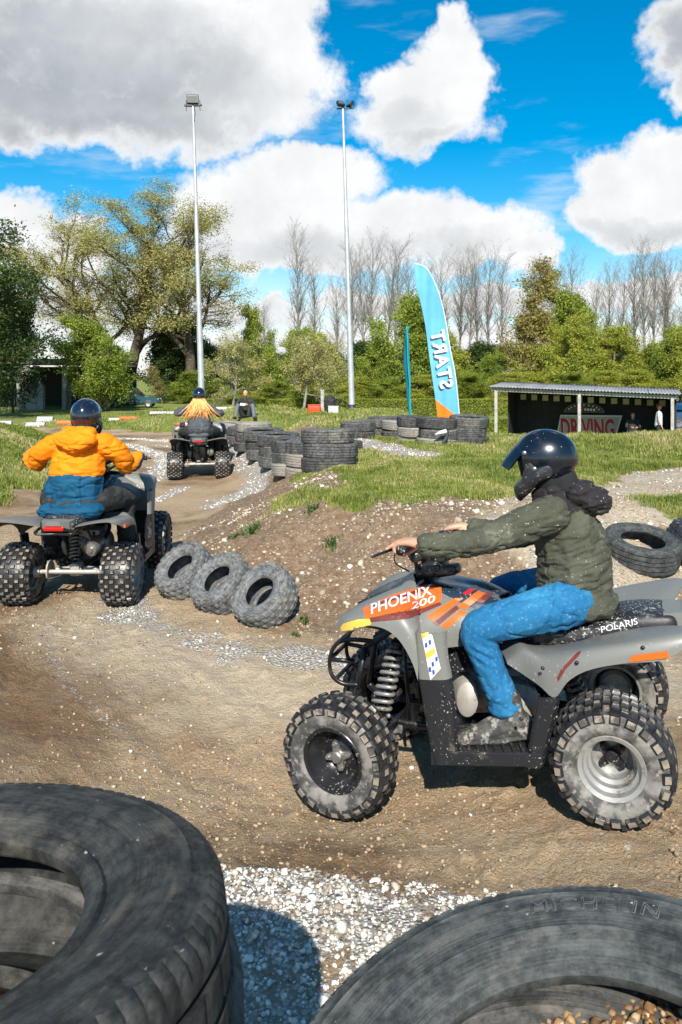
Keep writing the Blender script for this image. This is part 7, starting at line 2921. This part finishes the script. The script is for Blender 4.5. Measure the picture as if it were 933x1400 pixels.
# ------------------------------------------------------------------ concrete building at the far left
def build_concrete():
    Y = 64
    s = F / Y
    root = thing('concrete_building', 'low grey concrete building with an open dark bay at the far left', 'building', (0, Y, LOWZ))
    con = mat('raw_concrete', (.30, .28, .25), .9, col2=(.20, .19, .17), nscale=1.2, bump=.3)
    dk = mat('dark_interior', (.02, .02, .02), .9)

    def X(px):
        return (px - 466.5) / F * Y

    def Z(py):
        return (HZ - py) / F * Y + CAMZ - LOWZ
    MB().add(*box(((X(-120) + X(150)) / 2, 4, Z(494)), (X(150) - X(-120), 9, .42), None, .03)).build('roof', mat('dark_roof', (.07, .065, .06), .9), root, smooth=False)
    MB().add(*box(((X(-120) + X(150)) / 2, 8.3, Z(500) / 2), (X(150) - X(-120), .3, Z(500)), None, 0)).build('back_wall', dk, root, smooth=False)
    MB().add(*prism([(X(24), 0), (X(60), 0), (X(60), Z(528)), (X(38), Z(500)), (X(24), Z(500))], -.2, .3)).build('sloping_wall', con, root, smooth=False)
    for px in (50, 88, 146):
        MB().add(*box((X(px), .1, Z(500) / 2), (.35, .35, Z(500)), None, .02)).build('pillar', con, root, smooth=False)
    MB().add(*box((X(88), 2.5, Z(522) / 2), (1.2, .2, Z(522)), None, 0)).build('inner_wall', con, root, smooth=False)
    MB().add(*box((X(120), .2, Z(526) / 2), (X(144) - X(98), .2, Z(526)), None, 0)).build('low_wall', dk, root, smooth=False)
    # railing
    rl = thing('railing', 'thin metal railing before the concrete building', 'railing', (0, Y - 4, LOWZ))
    mb = MB()
    for px in range(27, 62, 3):
        mb.add(*cyl((X(px), 0, .0), (X(px), 0, Z(530) * .95), .03, 6))
    mb.add(*cyl((X(26), 0, Z(530) * .95), (X(61), 0, Z(530) * .95), .03, 6))
    mb.build('bars', M_['steel'], rl)
    po = thing('post', 'thin white post standing before the concrete building', 'post', (X(8) * .9, Y * .9, LOWZ))
    MB().add(*cyl((0, 0, 0), (0, 0, 3.6), .05, 8)).build('pole', M_['white'], po)
    MB().add(*box((.12, 0, 3.55), (.35, .12, .08), None, .01)).build('cap', M_['white'], po)


build_concrete()


# ------------------------------------------------------------------ barriers, boxes on the bank
def build_small():
    Y = 26.5

    def block(px0, px1, py0, py1, m, label, cat, name, Yy=Y, depth=.4, lid=None):
        x0, _, z1 = W(px0, py0, Yy)
        x1, _, z0 = W(px1, py1, Yy)
        g = gz((x0 + x1) / 2, Yy)
        h = max(.07, (z1 - z0) * .75)
        z0 = g - .02
        root = thing(name, label, cat, ((x0 + x1) / 2, Yy, z0))
        w_ = x1 - x0
        # jersey-type section lofted along x
        sec = [(-depth / 2, 0), (-depth / 2, h * .3), (-depth * .28, h * .55), (-depth * .22, h), (depth * .22, h), (depth * .28, h * .55), (depth / 2, h * .3), (depth / 2, 0)]
        MB().add(*loft([[(x, a, b) for a, b in sec] for x in (-w_ / 2, -w_ / 2 + .02, w_ / 2 - .02, w_ / 2)], True, True)).build('body', m, root, smooth=False)
        if lid is not None:
            MB().add(*box((0, 0, h + .06), (w_ * .98, depth * .5, .12), None, .02)).build('top', lid, root, smooth=False)
        return root
    or_ = mat('barrier_orange', (.85, .13, .02), .5)
    wh = mat('barrier_white', (.50, .50, .48), .6)
    gr = mat('barrier_grey', (.50, .52, .52), .5)
    G = 'plastic barrier blocks along the far side of the left bank'
    for a in [(-12, 17, 540, 547, or_, 'orange barrier block with a white top at the left edge of the photo', wh), (37, 62, 544, 551, wh, 'white low barrier block between the orange ones', None), (52, 73, 540, 550, gr, 'grey box-like barrier block behind the white one', None),
              (79, 110, 546, 552, or_, 'orange barrier block just left of the dark helmet of the orange rider', None), (150, 164, 549, 553, wh, 'short white barrier block right of the orange rider', None), (165, 188, 549, 553, or_, 'low orange barrier block before the parked dark teal car', None),
              (206, 252, 550, 554, wh, 'long low white barrier block left of the blonde rider', None), (288, 322, 551, 555, wh, 'low white barrier block left of the seated person', None)]:
        o = block(a[0], a[1], a[2], a[3], a[4], a[5], 'barrier', 'barrier_block', Y + (.8 if a[4] is gr else 0), .35, a[6])
        o['group'] = G
    red = mat('orange_red_plastic', (.85, .06, .01), .45)
    # orange box, white box, black bag, concrete post near the right mast
    x, _, _ = W(430, 565, 24)
    g = gz(x, 24)
    root = thing('storage_box', 'orange red plastic box standing on the grass left of the black bag', 'box', (x, 24, g - .02))
    MB().add(*box((0, 0, .13), (.38, .28, .24), None, .03)).build('body', red, root)
    MB().add(*box((0, 0, .265), (.40, .30, .03), None, .01)).build('lid', red, root)
    x, _, _ = W(456, 568, 23.6)
    g = gz(x, 23.6)
    root = thing('storage_box', 'small white box standing under the black bag', 'box', (x, 23.6, g - .02))
    MB().add(*box((0, 0, .10), (.30, .24, .19), None, .02)).build('body', wh, root)
    MB().add(*box((0, 0, .205), (.315, .255, .025), None, .006)).build('lid', wh, root)
    x, _, _ = W(452, 556, 24.0)
    g = gz(x, 24.0)
    bag = chains_mesh('bag', [[(0, 0, .14, .15, .14, .14), (0, 0, .32, .19, .15, .17), (0.02, 0, .46, .12, .10, .06)]], .016, M_['dark_cloth'], None, 3, wrinkle=folds((1, 1, 1), .03, 7, 3))
    bag.location = (x - .02, 24.05, g)
    tag(bag, 'rounded black bag standing behind the small white box', 'bag')
    x, _, _ = W(441, 560, 24.3)
    g = gz(x, 24.3)
    root = thing('marker_post', 'short pale post between the orange box and the black bag', 'post', (x, 24.3, g - .05))
    MB().add(*box((0, 0, .34), (.10, .10, .68), None, .012)).build('pole', mat('pale_wood', (.42, .41, .37), .8), root, smooth=False)
    MB().add(*box((0, 0, .70), (.13, .13, .03), None, .006)).build('cap', mat('pale_wood', (.42, .41, .37), .8), root, smooth=False)


build_small()
